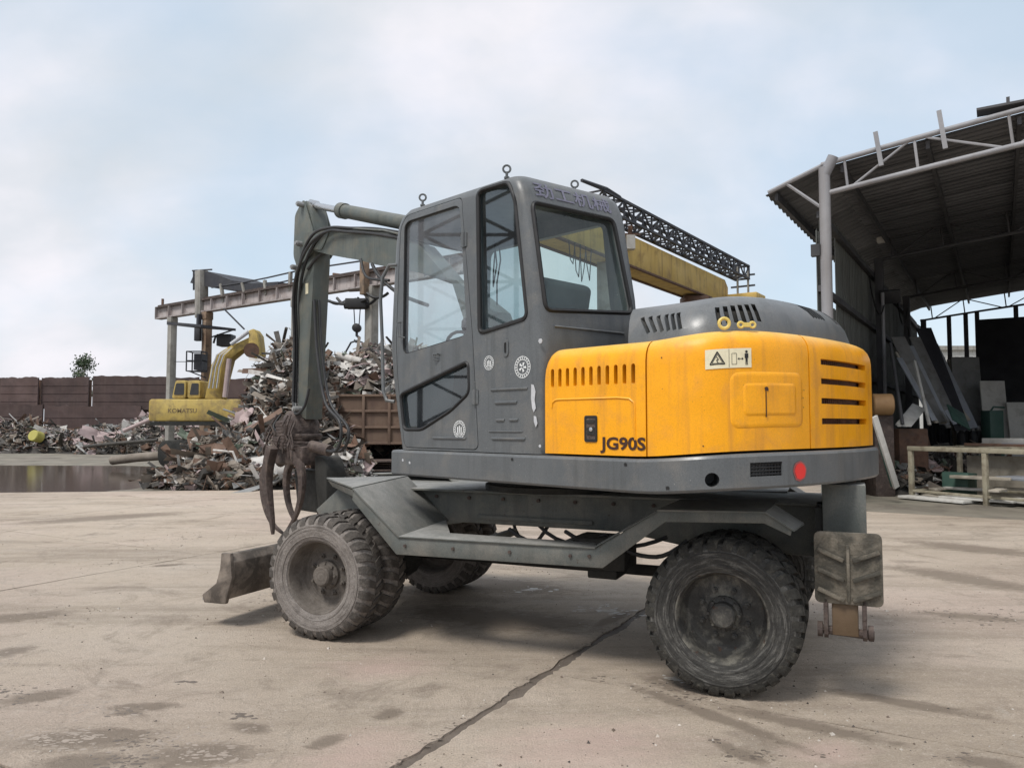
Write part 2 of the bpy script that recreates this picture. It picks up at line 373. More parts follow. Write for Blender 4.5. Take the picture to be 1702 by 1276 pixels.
M['craneyellow'] = mk('faded_crane_yellow', [(0.50, 0.33, 0.085), (0.60, 0.42, 0.13)], 0.9, (0.6, 0.85), bump=0.15, bscale=10, dirt=((0.22, 0.13, 0.05), 0.6, 2.0, 0.5, 0.7), streak=((0.20, 0.12, 0.05), 0.6, 5))
M['darksteel'] = mk('dark_lattice_steel', [(0.028, 0.03, 0.04), (0.05, 0.05, 0.055)], 2, (0.6, 0.85), bump=0.1)
M['rustpost'] = mk('rusty_crane_post', [(0.16, 0.10, 0.07), (0.26, 0.18, 0.12), (0.20, 0.16, 0.12)], 1.5, (0.75, 0.95), bump=0.2, dirt=((0.07, 0.045, 0.035), 0.7, 3, 0.48, 0.66))
M['oldyellow'] = mk('old_machine_yellow', [(0.42, 0.30, 0.075), (0.53, 0.40, 0.12)], 1.4, (0.55, 0.8), bump=0.1, dirt=((0.17, 0.125, 0.065), 0.85, 2.8, 0.44, 0.66), streak=((0.22, 0.14, 0.06), 0.5, 5))
M['container'] = mk('container_brown', [(0.115, 0.075, 0.055), (0.165, 0.112, 0.08)], 1.2, (0.75, 0.95), bump=0.2, dirt=((0.085, 0.05, 0.04), 0.6, 2.5, 0.48, 0.7), streak=((0.085, 0.055, 0.045), 0.5, 5))
M['galv'] = mk('shed_column_paint', [(0.23, 0.23, 0.245), (0.32, 0.32, 0.335)], 1.0, (0.5, 0.7), bump=0.1, dirt=((0.18, 0.17, 0.17), 0.5, 2, 0.5, 0.75), streak=((0.2, 0.18, 0.17), 0.5, 4))
M['sheet'] = mk('shed_cladding', [(0.10, 0.108, 0.10), (0.135, 0.142, 0.13)], 0.8, (0.55, 0.8), vary=0.22, bump=0.05, dirt=((0.09, 0.085, 0.08), 0.6, 1.2, 0.48, 0.75), streak=((0.08, 0.075, 0.07), 0.5, 3))
M['roofsheet'] = mk('roof_cladding', [(0.075, 0.078, 0.085), (0.11, 0.112, 0.12)], 0.6, (0.5, 0.7), vary=0.22, bump=0.05, dirt=((0.05, 0.05, 0.055), 0.6, 1.0, 0.48, 0.75))
M['purlin'] = mk('purlin_steel', [(0.05, 0.05, 0.055), (0.08, 0.08, 0.085)], 2, (0.6, 0.8), bump=0.1)
M['wood'] = mk('grey_plank', [(0.30, 0.27, 0.22), (0.42, 0.38, 0.32)], 3, (0.75, 0.95), bump=0.3, bscale=30, dirt=((0.16, 0.14, 0.11), 0.6, 4, 0.5, 0.7))
M['board'] = mk('pale_board', [(0.46, 0.45, 0.42), (0.60, 0.59, 0.56)], 1.5, (0.7, 0.9), bump=0.1, dirt=((0.24, 0.22, 0.19), 0.6, 3, 0.48, 0.7))
M['palesheet'] = mk('pale_blue_grey_sheet', [(0.25, 0.27, 0.31), (0.33, 0.35, 0.38)], 1, (0.4, 0.6), bump=0.05, dirt=((0.15, 0.15, 0.15), 0.5, 3, 0.5, 0.7))
M['greysheet'] = mk('grey_sheet_steel', [(0.17, 0.17, 0.17), (0.25, 0.25, 0.24)], 2, (0.4, 0.7), metal=0.2, bump=0.1, dirt=((0.09, 0.07, 0.06), 0.6, 3, 0.5, 0.7))
M['benchpaint'] = mk('bench_frame_paint', [(0.27, 0.245, 0.18), (0.36, 0.33, 0.25)], 3, (0.6, 0.85), bump=0.2, dirt=((0.13, 0.10, 0.07), 0.7, 5, 0.48, 0.66))
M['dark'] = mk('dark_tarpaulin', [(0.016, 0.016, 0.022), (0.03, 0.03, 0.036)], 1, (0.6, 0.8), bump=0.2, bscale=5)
M['green'] = mk('dark_green_paint', [(0.03, 0.075, 0.06), (0.05, 0.10, 0.08)], 3, (0.5, 0.7), bump=0.1)
M['cylinder'] = mk('gas_bottle_paint', [(0.02, 0.022, 0.026), (0.04, 0.04, 0.042)], 4, (0.5, 0.7), bump=0.1)
SCR = [mk('scrap_rust', [(0.11, 0.065, 0.045), (0.19, 0.12, 0.085)], 3, (0.7, 0.95), vary=0.22, bump=0.3),
       mk('scrap_brown', [(0.15, 0.125, 0.10), (0.25, 0.215, 0.18)], 3, (0.7, 0.95), bump=0.3),
       mk('scrap_dark', [(0.03, 0.028, 0.026), (0.075, 0.068, 0.06)], 3, (0.6, 0.9), bump=0.3),
       mk('scrap_pale', [(0.42, 0.40, 0.37), (0.60, 0.58, 0.55)], 3, (0.5, 0.8), bump=0.2, dirt=((0.22, 0.17, 0.14), 0.6, 5, 0.48, 0.7)),
       mk('scrap_grey', [(0.22, 0.22, 0.215), (0.33, 0.33, 0.32)], 3, (0.4, 0.7), metal=0.3, bump=0.2),
       mk('scrap_green', [(0.10, 0.135, 0.10), (0.17, 0.20, 0.15)], 3, (0.6, 0.9), bump=0.2),
       mk('scrap_pink', [(0.33, 0.25, 0.245), (0.44, 0.35, 0.34)], 3, (0.6, 0.9), bump=0.2)]

def ground_mat(name, wet=0.0):
    m = bpy.data.materials.new(name); m.use_nodes = True; t = m.node_tree; L = t.links.new; P = t.nodes['Principled BSDF']
    ge = t.nodes.new('ShaderNodeNewGeometry'); co = ge.outputs['Position']; oi = t.nodes.new('ShaderNodeObjectInfo')
    def nz(sc, det=6, ro=0.6, st=None, rot=0.0, dist=0.0, off=(0, 0, 0)):
        n = t.nodes.new('ShaderNodeTexNoise'); n.inputs['Scale'].default_value = sc; n.inputs['Detail'].default_value = det
        n.inputs['Roughness'].default_value = ro; n.inputs['Distortion'].default_value = dist
        mp = t.nodes.new('ShaderNodeMapping'); mp.inputs['Rotation'].default_value = (0, 0, rot); mp.inputs['Scale'].default_value = st or (1, 1, 1); mp.inputs['Location'].default_value = off
        L(co, mp.inputs[0]); L(mp.outputs[0], n.inputs['Vector']); return n.outputs['Fac']
    def rp(src, stops):
        r = t.nodes.new('ShaderNodeValToRGB'); e = r.color_ramp.elements
        while len(e) < len(stops): e.new(0.5)
        for q, (p, c) in zip(e, stops): q.position = p; q.color = (c, c, c, 1) if not hasattr(c, '__len__') else (*c, 1)
        L(src, r.inputs[0]); return r.outputs[0]
    def mix(f, a, b, am=1.0, bt='MIX'):
        x = t.nodes.new('ShaderNodeMix'); x.data_type = 'RGBA'; x.blend_type = bt
        if am != 1.0:
            k = t.nodes.new('ShaderNodeMath'); k.operation = 'MULTIPLY'; k.inputs[1].default_value = am; L(f, k.inputs[0]); f = k.outputs[0]
        L(f, x.inputs[0])
        for s_, k in ((a, 6), (b, 7)):
            if hasattr(s_, 'node'): L(s_, x.inputs[k])
            else: x.inputs[k].default_value = (*s_, 1)
        return x.outputs[2]
    c = rp(nz(0.45, 8, 0.62), [(0.30, (0.46, 0.378, 0.295)), (0.5, (0.56, 0.468, 0.375)), (0.7, (0.62, 0.53, 0.44))])
    c = mix(rp(nz(0.22, 4, 0.5, off=(5, 1, 0)), [(0.48, 0.0), (0.62, 1.0)]), c, (0.54, 0.41, 0.36), 0.45)                 # pinkish wash
    c = mix(rp(nz(0.9, 8, 0.7, (0.25, 1.6, 1), R(-18), 0.5), [(0.47, 0.0), (0.66, 1.0)]), c, (0.29, 0.235, 0.18), 0.8)        # traffic smears
    c = mix(rp(nz(1.3, 9, 0.72, (1, 1, 1), 0.3, 0.9, (2, 8, 0)), [(0.53, 0.0), (0.66, 1.0)]), c, (0.25, 0.20, 0.155), 0.75)  # stains
    c = mix(rp(nz(3.4, 8, 0.75, None, 0, 0.6, (4, 3, 0)), [(0.63, 0.0), (0.72, 1.0)]), c, (0.15, 0.12, 0.10), 0.65)           # oil spots
    c = mix(rp(nz(2.1, 9, 0.75, None, 0, 0.8, (9, 5, 0)), [(0.60, 0.0), (0.74, 1.0)]), c, (0.62, 0.56, 0.49), 0.55)           # pale dust
    sp = nz(95, 4, 0.75)
    c = mix(rp(sp, [(0.36, 1.0), (0.56, 0.0)]), c, (0.27, 0.22, 0.175), 0.6)
    c = mix(rp(nz(42, 5, 0.8, off=(1, 2, 0)), [(0.55, 0.0), (0.70, 1.0)]), c, (0.70, 0.62, 0.53), 0.7)
    c = mix(rp(nz(11, 8, 0.78, off=(3, 7, 0)), [(0.50, 0.0), (0.66, 1.0)]), c, (0.34, 0.28, 0.23), 0.5)
    c = mix(rp(nz(7, 8, 0.78, off=(6, 1, 0)), [(0.54, 0.0), (0.70, 1.0)]), c, (0.62, 0.54, 0.46), 0.5)
    # hairline cracks
    vo = t.nodes.new('ShaderNodeTexVoronoi'); vo.feature = 'DISTANCE_TO_EDGE'; vo.inputs['Scale'].default_value = 0.35
    mp = t.nodes.new('ShaderNodeVectorMath'); mp.operation = 'ADD'; wv = t.nodes.new('ShaderNodeTexNoise'); wv.inputs['Scale'].default_value = 1.5; wv.inputs['Detail'].default_value = 6
    L(co, wv.inputs['Vector']); L(co, mp.inputs[0]); sc = t.nodes.new('ShaderNodeVectorMath'); sc.operation = 'SCALE'; sc.inputs[3].default_value = 0.9
    L(wv.outputs['Color'], sc.inputs[0]); L(sc.outputs[0], mp.inputs[1]); L(mp.outputs[0], vo.inputs['Vector'])
    crk = rp(vo.outputs['Distance'], [(0.0, 1.0), (0.006, 0.0)])
    c = mix(crk, c, (0.2, 0.165, 0.13), 0.22)
    def patch(ax, ay, bx_, by_, hw, soft=1.0):
        a, b = G(ax, ay), G(bx_, by_); m_ = (a + b) / 2; d_ = b - a; L_ = d_.length / 2 + hw
        sb = t.nodes.new('ShaderNodeVectorMath'); sb.operation = 'SUBTRACT'; L(co, sb.inputs[0]); sb.inputs[1].default_value = m_
        mp_ = t.nodes.new('ShaderNodeMapping'); mp_.vector_type = 'TEXTURE'; mp_.inputs['Rotation'].default_value = (0, 0, atan2(d_.y, d_.x)); mp_.inputs['Scale'].default_value = (L_, hw, 1)
        L(sb.outputs[0], mp_.inputs[0]); ln = t.nodes.new('ShaderNodeVectorMath'); ln.operation = 'LENGTH'; L(mp_.outputs[0], ln.inputs[0])
        return rp(ln.outputs['Value'], [(0.0, 1.0), (1.0, 0.0)])
    def patches(lst):
        o_ = None
        for q in lst:
            p_ = patch(*q)
            if o_ is None: o_ = p_
            else:
                mxn = t.nodes.new('ShaderNodeMath'); mxn.operation = 'MAXIMUM'; L(o_, mxn.inputs[0]); L(p_, mxn.inputs[1]); o_ = mxn.outputs[0]
        return o_
    def edged(S_, nz_, lo, hi):
        k_ = t.nodes.new('ShaderNodeMath'); k_.operation = 'MULTIPLY_ADD'; k_.inputs[1].default_value = 0.55; L(S_, k_.inputs[0]); L(nz_, k_.inputs[2]); return rp(k_.outputs[0], [(lo, 0.0), (hi, 1.0)])
    rag = nz(9, 10, 0.8, (0.8, 1.5, 1), 0.5, 0.6, (1, 4, 0)); rag2 = nz(3.2, 9, 0.75, (0.5, 1.6, 1), 0.5, 0.5, (7, 4, 0))
    pink = patches([(860, 1240, 1120, 1230, .45), (560, 1262, 640, 1240, .35), (1340, 1260, 1420, 1240, .25), (560, 1120, 700, 1100, .4)])
    c = mix(edged(pink, rag2, 0.62, 1.0), c, (0.60, 0.44, 0.385), 0.55)
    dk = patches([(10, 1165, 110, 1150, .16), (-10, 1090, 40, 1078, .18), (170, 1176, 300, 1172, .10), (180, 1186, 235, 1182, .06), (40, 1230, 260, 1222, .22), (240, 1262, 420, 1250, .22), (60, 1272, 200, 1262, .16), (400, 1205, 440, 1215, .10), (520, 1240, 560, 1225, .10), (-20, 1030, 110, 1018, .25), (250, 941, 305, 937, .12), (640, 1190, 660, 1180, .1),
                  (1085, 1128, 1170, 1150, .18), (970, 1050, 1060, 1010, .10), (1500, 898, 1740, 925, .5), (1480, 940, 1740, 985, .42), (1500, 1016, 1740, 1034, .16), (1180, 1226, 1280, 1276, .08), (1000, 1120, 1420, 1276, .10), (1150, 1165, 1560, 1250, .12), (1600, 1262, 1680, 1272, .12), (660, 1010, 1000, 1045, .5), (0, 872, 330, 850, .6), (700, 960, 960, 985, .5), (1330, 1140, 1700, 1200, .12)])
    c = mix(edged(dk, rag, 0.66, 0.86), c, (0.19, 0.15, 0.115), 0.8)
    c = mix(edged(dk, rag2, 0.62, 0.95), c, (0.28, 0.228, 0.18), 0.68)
    wt = patches([(985, 1012, 1040, 1018, .09), (860, 981, 905, 978, .10), (1040, 1026, 1060, 1030, .05), (955, 1013, 975, 1012, .05), (1095, 1122, 1140, 1132, .07), (720, 870, 800, 880, .3)])
    c = mix(edged(wt, rag, 0.80, 0.90), c, (0.66, 0.62, 0.57), 0.85)
    h = t.nodes.new('ShaderNodeHueSaturation'); vr = rp(oi.outputs['Random'], [(0.0, 0.93), (1.0, 1.06)]); L(vr, h.inputs['Value']); L(c, h.inputs['Color']); c = h.outputs[0]
    L(c, P.inputs['Base Color']); P.inputs['Specular IOR Level'].default_value = 0.3
    L(rp(nz(1.1, 6), [(0.35, 0.62), (0.65, 0.92)]), P.inputs['Roughness'])
    b = t.nodes.new('ShaderNodeBump'); b.inputs['Strength'].default_value = 0.8; b.inputs['Distance'].default_value = 0.02
    hsum = t.nodes.new('ShaderNodeMath'); hsum.operation = 'ADD'; L(nz(14, 9, 0.75), hsum.inputs[0]); L(sp, hsum.inputs[1])
    L(hsum.outputs[0], b.inputs['Height']); L(b.outputs[0], P.inputs['Normal'])
    return m
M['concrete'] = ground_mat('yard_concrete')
M['joint'] = mk('joint_dirt', [(0.10, 0.08, 0.064), (0.165, 0.135, 0.11)], 5, (0.5, 0.9), bump=0.6, bscale=30, world=True)
M['earth'] = mk('yard_earth', [(0.15, 0.135, 0.105), (0.23, 0.205, 0.165), (0.19, 0.19, 0.15)], 0.5, (0.75, 0.95), bump=0.5, bscale=4, dirt=((0.10, 0.085, 0.07), 0.7, 0.9, 0.45, 0.65), world=True)
m = bpy.data.materials.new('puddle_water'); m.use_nodes = True
P_ = m.node_tree.nodes['Principled BSDF']; P_.inputs['Base Color'].default_value = (0.06, 0.043, 0.032, 1); P_.inputs['Roughness'].default_value = 0.12; P_.inputs['IOR'].default_value = 1.33
nb = m.node_tree.nodes.new('ShaderNodeBump'); nb.inputs['Strength'].default_value = 0.12; nn = m.node_tree.nodes.new('ShaderNodeTexNoise'); nn.inputs['Scale'].default_value = 2.5
ng = m.node_tree.nodes.new('ShaderNodeNewGeometry'); m.node_tree.links.new(ng.outputs['Position'], nn.inputs['Vector'])
m.node_tree.links.new(nn.outputs['Fac'], nb.inputs['Height']); m.node_tree.links.new(nb.outputs[0], P_.inputs['Normal'])
M['water'] = m

# ================================================================== SETTING: ground
def clip(poly, n, c):      # keep n.x*x+n.y*y <= c
    o = []
    for i in range(len(poly)):
        a, b = poly[i], poly[(i + 1) % len(poly)]
        da, db = n[0] * a[0] + n[1] * a[1] - c, n[0] * b[0] + n[1] * b[1] - c
        if da <= 0: o.append(a)
        if da * db < 0: t = da / (da - db); o.append((a[0] + (b[0] - a[0]) * t, a[1] + (b[1] - a[1]) * t))
    return o
mb = MB(); S_ = 900.0
mb.add([(-S_, -S_, -0.16), (S_, -S_, -0.16), (S_, S_, -0.16), (-S_, S_, -0.16)], [(0, 1, 2, 3)])
tag(ob('ground', mb, M['earth'], smooth=0), kind='structure', label='bare brown earth of the scrap yard')
# soil berm up to yard level beyond the slabs
mb = MB()
nx, ny = 60, 40
def eh(x, y): return -0.03 + 0.05 * noise.noise(V((x * 0.22, y * 0.3, 0))) + 0.025 * noise.noise(V((x * 0.9, y * 0.9, 3)))
vs = []; fs = []
for j in range(ny + 1):
    for i in range(nx + 1):
        x = -60 + 110 * i / nx; y = 16.5 + 75 * (j / ny) ** 1.7
        z = eh(x, y)
        pud = max(0.0, 1 - ((x + 20) / 11.2) ** 4 - ((y - 23.0) / 6.6) ** 4)
        z -= 0.16 * min(1, pud * 2.0)
        if y < 17.3 : z = min(z, -0.09)
        vs.append((x, y, z))
for j in range(ny):
    for i in range(nx):
        a = j * (nx + 1) + i; fs.append((a, a + 1, a + nx + 2, a + nx + 1))
mb.add(vs, fs)
tag(ob('yard_soil', mb, M['earth'], smooth=180), kind='structure', label='rutted soil beyond the edge of the concrete yard')
mb = MB()
mb.add([(-45, 16.6, -0.075), (-8.2, 16.6, -0.075), (-7.6, 20, -0.075), (-8.6, 30, -0.075), (-45, 31, -0.075)], [(0, 1, 2, 3, 4)])
tag(ob('puddle', mb, M['water'], smooth=0), kind='structure', label='still brown puddle along the edge of the concrete')
# concrete slabs: strips 5.35 m wide that run along the shed's length
e1 = V((0.873, -0.488, 0)); e2 = V((0.488, 0.873, 0))
yard = thing('concrete_yard', (0, 6, -0.05), 'weathered beige concrete yard cast in large slabs', None, kind='structure')
del_gap = {0: (0.012, 0.010), 1: (0.045, 0.03)}
mb = MB(); mb.add([tuple(e1 * a + e2 * b + V((0, 0, -0.010))) for a, b in ((-24, -12), (18, -12), (18, 16.5), (-24, 6))], [(0, 1, 2, 3)])
ob('joint_bed', mb, M['joint'], yard, smooth=0)
rs = random.Random(3)
def jit_edge(a, b, amp, sd, step=0.16):
    if amp > .02: step = 0.035
    L_ = hypot(b[0] - a[0], b[1] - a[1]); n = max(2, int(L_ / step)); o = []
    nx_, ny_ = -(b[1] - a[1]) / L_, (b[0] - a[0]) / L_
    for i in range(n):
        t = i / n; x = a[0] + (b[0] - a[0]) * t; y = a[1] + (b[1] - a[1]) * t
        k = amp * (noise.noise(V((x * 3.1, y * 3.1, sd))) + 0.6 * noise.noise(V((x * 11, y * 11, sd + 5))) + 0.55 * noise.noise(V((x * 37, y * 37, sd + 8)))) if 0 < i else 0
        o.append((x + nx_ * k, y + ny_ * k))
    return o
k = 0
for i in range(-4, 3):
    n0, n1 = -2.10 + 5.35 * i, -2.10 + 5.35 * (i + 1)
    for j in range(-2, 5):
        off = (i * 2.3) % 6.4
        c0, c1 = j * 6.4 + off - 8.6, (j + 1) * 6.4 + off - 8.6
        g0 = 0.034 if i == 0 else 0.009; g1 = 0.034 if i == -1 else 0.011
        cs = [(n0 + g0, c0 + 0.007), (n1 - g1, c0 + 0.007), (n1 - g1, c1 - 0.007), (n0 + g0, c1 - 0.007)]
        pts = [tuple((e1 * a + e2 * b).xy) for a, b in cs]
        if min(p[1] for p in pts) < -9 and max(p[1] for p in pts) < -1: continue
        jp = []
        for q in range(4):
            wide = (i == 0 and q == 3) or (i == -1 and q == 1)
            jp += jit_edge(pts[q], pts[(q + 1) % 4], 0.026 if wide else 0.010, i * 7 + j * 3 + q)
        jp = clip(jp, (-0.12, 1), 17.0 + 0.12 * 11)
        if len(jp) < 3 : continue
        xs = [p[0] for p in jp]; ys = [p[1] for p in jp]
        if (max(xs) - min(xs)) < 0.5: continue
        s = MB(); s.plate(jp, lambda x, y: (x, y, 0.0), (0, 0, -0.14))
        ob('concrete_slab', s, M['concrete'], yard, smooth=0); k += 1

# ================================================================== THE WHEELED EXCAVATOR
F0 = G(540, 1058); R0 = G(1205, 1150); F0.z = R0.z = 0
yaw = atan2(F0.y - R0.y, R0.x - F0.x)
u = V((-cos(yaw), sin(yaw), 0)); v = V((-sin(yaw), -cos(yaw), 0))
MID = (F0 + R0) / 2
def frame(o, u_, v_):
    return Matrix(((u_.x, v_.x, 0, o.x), (u_.y, v_.y, 0, o.y), (0, 0, 1, 0), (0, 0, 0, 1)))
CH = frame(MID, u, v)
PIV = MID - v * 0.95
yu = R(45); uu = V((-cos(yu), sin(yu), 0)); vv = V((-sin(yu), -cos(yu), 0))
UP = frame(PIV, uu, vv)
EX = thing('wheeled_excavator', (PIV.x, PIV.y, 0), 'large grey and yellow wheeled excavator with scrap grapple standing on the concrete', 'excavator')
def ch(): return MB(CH)
def up(): return MB(UP)

# --- wheels
WB = (F0 - R0).length / 2
TR = 0.433
def tyre_mb(c, dusty):
    t = ch(); r0 = TR - (0.012 if dusty else 0.022)
    prof = [(0.252, 0.085), (0.262, 0.108), (0.30, 0.122), (0.345, 0.124), (0.385, 0.115), (0.406, 0.098), (r0, 0.075), (r0 + 0.004, 0.0)]
    prof = prof + [(r, -h) for r, h in reversed(prof[:-1])]
    t.lathe(prof + [(0.245, -0.06), (0.245, 0.06)], c, (0, 1, 0), 56, closed=True)
    N = 30; t.mi = 1
    for k in range(N):                     # shoulder lugs, wrapped a little down the sidewall
        for sd in (1, -1):
            a0 = 2 * pi * (k + (0.5 if sd < 0 else 0)) / N
            rows = []
            for (r, h, da) in ((0.372, 0.119, 0.0), (0.40, 0.114, 0.0), (0.424, 0.100, 0.01), (TR, 0.078, 0.02), (TR + 0.002, 0.03, 0.06), (TR + 0.002, 0.004, 0.09)):
                wdt = 0.066 if h > 0.07 else 0.055
                rows.append((r, h * sd, a0 + da, wdt))
            vs = []
            for r, h, a, wd in rows:
                for dr in (0.0, -0.035):
                    for e in (-1, 1):
                        aa = a + e * wd * (1.0 if dr == 0 else 1.12)
                        rr = r + dr; hh = h if dr == 0 else h * 0.82
                        vs.append((c[0] + rr * cos(aa), c[1] + hh, c[2] + rr * sin(aa)))
            fs = []
            for i in range(len(rows) - 1):
                o = i * 4; p = o + 4
                fs += [(o, o + 1, p + 1, p), (o, p, p + 2, o + 2), (o + 1, o + 3, p + 3, p + 1), (o + 2, p + 2, p + 3, o + 3)]
            fs += [(0, 2, 3, 1), (len(vs) - 4, len(vs) - 3, len(vs) - 1, len(vs) - 2)]
            t.add(vs, fs)
    t.mi = 0
    for rr in (0.29, 0.335, 0.358):        # moulded rings on the sidewalls
        for sd in (1, -1):
            hh = 0.1215 if rr > 0.3 else 0.1185
            t.lathe([(rr - 0.006, sd * (hh - 0.01)), (rr - 0.003, sd * (hh + 0.004)), (rr + 0.003, sd * (hh + 0.004)), (rr + 0.006, sd * (hh - 0.01))], c, (0, 1, 0), 48, closed=True)
    return t
def wheel(c, outer, front):
    """outer: +1 disc dished for a wheel whose outside looks along +v"""
    w_ = ch(); s = outer
    prof = [(0.258, 0.098), (0.262, 0.092), (0.246, 0.088), (0.24, 0.075), (0.236, 0.0), (0.228, -0.03), (0.212, -0.05), (0.185, -0.055), (0.15, -0.045), (0.11, -0.035), (0.06, -0.035), (0.06, -0.05), (0.11, -0.05), (0.15, -0.06), (0.19, -0.072), (0.222, -0.06), (0.236, -0.075), (0.246, -0.088), (0.262, -0.092), (0.258, -0.098), (0.25, -0.098), (0.244, -0.09), (0.244, 0.09), (0.25, 0.098)]
    w_.lathe([(r, h * s) for r, h in prof], c, (0, 1, 0), 40, closed=True)
    w = ob('wheel', w_, M['rim'] if front else M['rim2'], EX, smooth=40)
    ob('tyre', tyre_mb(c, front), [M['tyre'], M['lug']] if front else [M['tyre2'], M['lug2']], w, smooth=38)
    h = ch(); sgn = s
    h.lathe([(0.098, -0.045 * sgn), (0.098, -0.01 * sgn), (0.085, 0.005 * sgn), (0.075, 0.01 * sgn), (0.07, 0.052 * sgn), (0.06, 0.062 * sgn), (0.03, 0.064 * sgn)], c, (0, 1, 0), 20)
    for k in range(8):
        a = 2 * pi * k / 8
        h.lathe([(0.009, -0.01 * sgn), (0.009, 0.018 * sgn)], (c[0] + 0.084 * cos(a), c[1], c[2] + 0.084 * sin(a)), (0, 1, 0), 6)
    ob('hub', h, M['rim'] if front else M['rim2'], w)
    for k in range(8):
        a = 2 * pi * (k + .5) / 8; nb_ = ch()
        q = (c[0] + 0.135 * cos(a), c[1] - 0.038 * sgn, c[2] + 0.135 * sin(a))
        nb_.lathe([(0.017, -0.012 * sgn), (0.017, 0.014 * sgn), (0.010, 0.016 * sgn), (0.010, 0.03 * sgn)], q, (0, 1, 0), 6)
        ob('wheel_nut', nb_, M['rim'] if front else M['rim2'], w)
    return w
for fx, fr in ((WB, True), (-WB, False)):
    wheel((fx, 0.0, TR), 1, fr); wheel((fx, -0.29, TR), -1, fr)
    wheel((fx, -1.61, TR), 1, fr); wheel((fx, -1.90, TR), -1, fr)
# --- axles, drive line
for fx in (WB, -WB):
    a = ch(); a.cyl((fx, -0.12, TR), (fx, -1.78, TR), 0.085, 14); a.lathe([(0.09, -0.2), (0.19, -0.08), (0.19, 0.08), (0.09, 0.2)], (fx, -0.95, TR), (0, 1, 0), 16)
    a.b2((fx - 0.12, -0.55, TR + 0.05), (fx + 0.12, -1.35, 0.80))
    ob('axle', a, M['grime'], EX)
a = ch(); a.cyl((WB - 0.2, -0.95, TR + 0.03), (-WB + 0.2, -0.95, TR + 0.03), 0.04); ob('drive_shaft', a, M['grime'], EX)
# --- chassis frame
f = ch()
side = [(2.0, 0.80), (1.75, 1.0), (-2.0, 1.0), (-2.12, 0.88), (-2.12, 0.70), (-1.85, 0.68), (-1.0, 0.70), (-0.6, 0.765), (0.62, 0.765), (1.0, 0.70), (1.9, 0.68)]
f.plate(side, lambda x, z: (x, -0.66, z), (0, -0.62, 0))
ob('chassis_frame', f, M['chassis'], EX, bev=0.012)
f = ch(); f.b2((1.55, -0.55, 1.003), (-1.9, -1.36, 1.02)); ob('frame_top_plate', f, M['chassis'], EX, bev=0.004)
f = ch(); f.lathe([(0.52, 1.02), (0.52, 1.06), (0.47, 1.065), (0.47, 1.15)], (0.0, -0.95, 0), (0, 0, 1), 40); ob('slew_ring', f, M['grime'], EX)
f = ch(); f.b2((-0.36, -0.32, 0.56), (-0.72, -0.62, 0.76)); f.b2((-0.46, -0.34, 0.50), (-0.66, -0.60, 0.56)); ob('valve_box', f, M['grime'], EX, bev=0.01)
# --- step and mudguards (left side, right side mirrored)
def mudguard(side_):
    mv = (lambda y: y) if side_ > 0 else (lambda y: -1.9 - y)
    def pl(pts, th, bev=0.006):
        n = len(pts); return [(x, mv(y), z) for x, y, z in pts], th
    root = ch()
    # outer flange: a bent rail with a vertical web
    web_o = [(1.075, 1.062), (0.70, 0.752), (-0.655, 0.768), (-1.04, 1.005), (-1.62, 1.02), (-1.76, 0.94)]
    web_i = [(-1.75, 0.905), (-1.615, 0.965), (-1.075, 0.945), (-0.70, 0.655), (0.73, 0.638), (1.09, 0.985)]
    root.plate(web_o + web_i, lambda x, z: (x, mv(0.10), z), (0, -0.012 * side_, 0))
    step = ob('mudguard', root, M['chassis'], EX, bev=0.003)
    # sloping plate down from the front guard to the step
    t = ch(); th = V((0.010, 0, -0.010))
    P1 = [V((1.072, mv(0.112), 1.066)), V((1.112, mv(-0.66), 1.10)), V((0.745, mv(-0.66), 0.776)), V((0.698, mv(0.112), 0.757))]
    t.prism(P1, th); ob('sloping_plate', t, M['chassis'], step, bev=0.003)
    t = ch(); t.prism([V((1.074, mv(0.112), 1.072)), V((1.86, mv(-0.62), 1.072)), V((1.75, mv(-0.66), 1.072)), V((1.114, mv(-0.66), 1.106))], (0, 0, -0.014)); ob('top_plate', t, M['chassis'], step, bev=0.003)
    t = ch(); t.prism([V((1.09, mv(0.09), 1.05)), V((1.84, mv(-0.61), 1.05)), V((1.80, mv(-0.62), 1.00)), V((1.09, mv(0.07), 1.00))], (0, -0.012 * side_, 0)); ob('front_lip', t, M['chassis'], step)
    t = ch(); t.prism([V((1.30, mv(-0.13), 1.05)), V((1.75, mv(-0.6), 1.05)), V((1.30, mv(-0.6), 0.70))], (0.012, 0, 0)); ob('gusset', t, M['chassis'], step)
    # step tread and inner return
    t = ch(); t.prism([V((0.705, mv(0.112), 0.762)), V((0.75, mv(-0.62), 0.785)), V((0.42, mv(-0.08), 0.775)), V((-0.62, mv(-0.05), 0.778)), V((-0.66, mv(0.112), 0.776))], (0, 0, -0.010)); ob('step_tread', t, M['chassis'], step, bev=0.003)
    # rear rise, rear guard top and tail flap
    t = ch(); t.prism([V((-0.655, mv(0.112), 0.776)), V((-0.64, mv(0.0), 0.778)), V((-1.02, mv(0.0), 1.012)), V((-1.04, mv(0.112), 1.012))], (0.006, 0, -0.008)); ob('rear_rise', t, M['chassis'], step)
    t = ch(); t.prism([V((-1.03, mv(0.112), 1.014)), V((-1.03, mv(-0.64), 1.014)), V((-1.64, mv(-0.64), 1.03)), V((-1.625, mv(0.112), 1.03))], (0, 0, -0.010)); ob('rear_guard', t, M['chassis'], step)
    t = ch(); t.prism([V((-1.625, mv(0.112), 1.03)), V((-1.64, mv(-0.3), 1.03)), V((-1.80, mv(-0.3), 0.93)), V((-1.77, mv(0.112), 0.94))], (0, 0, -0.010)); ob('guard_flap', t, M['chassis'], step)
    for x in (0.2, -0.35):
        t = ch(); t.b2((x - 0.02, mv(0.08), 0.70), (x + 0.02, mv(-0.66), 0.745)); ob('step_bracket', t, M['chassis'], step)
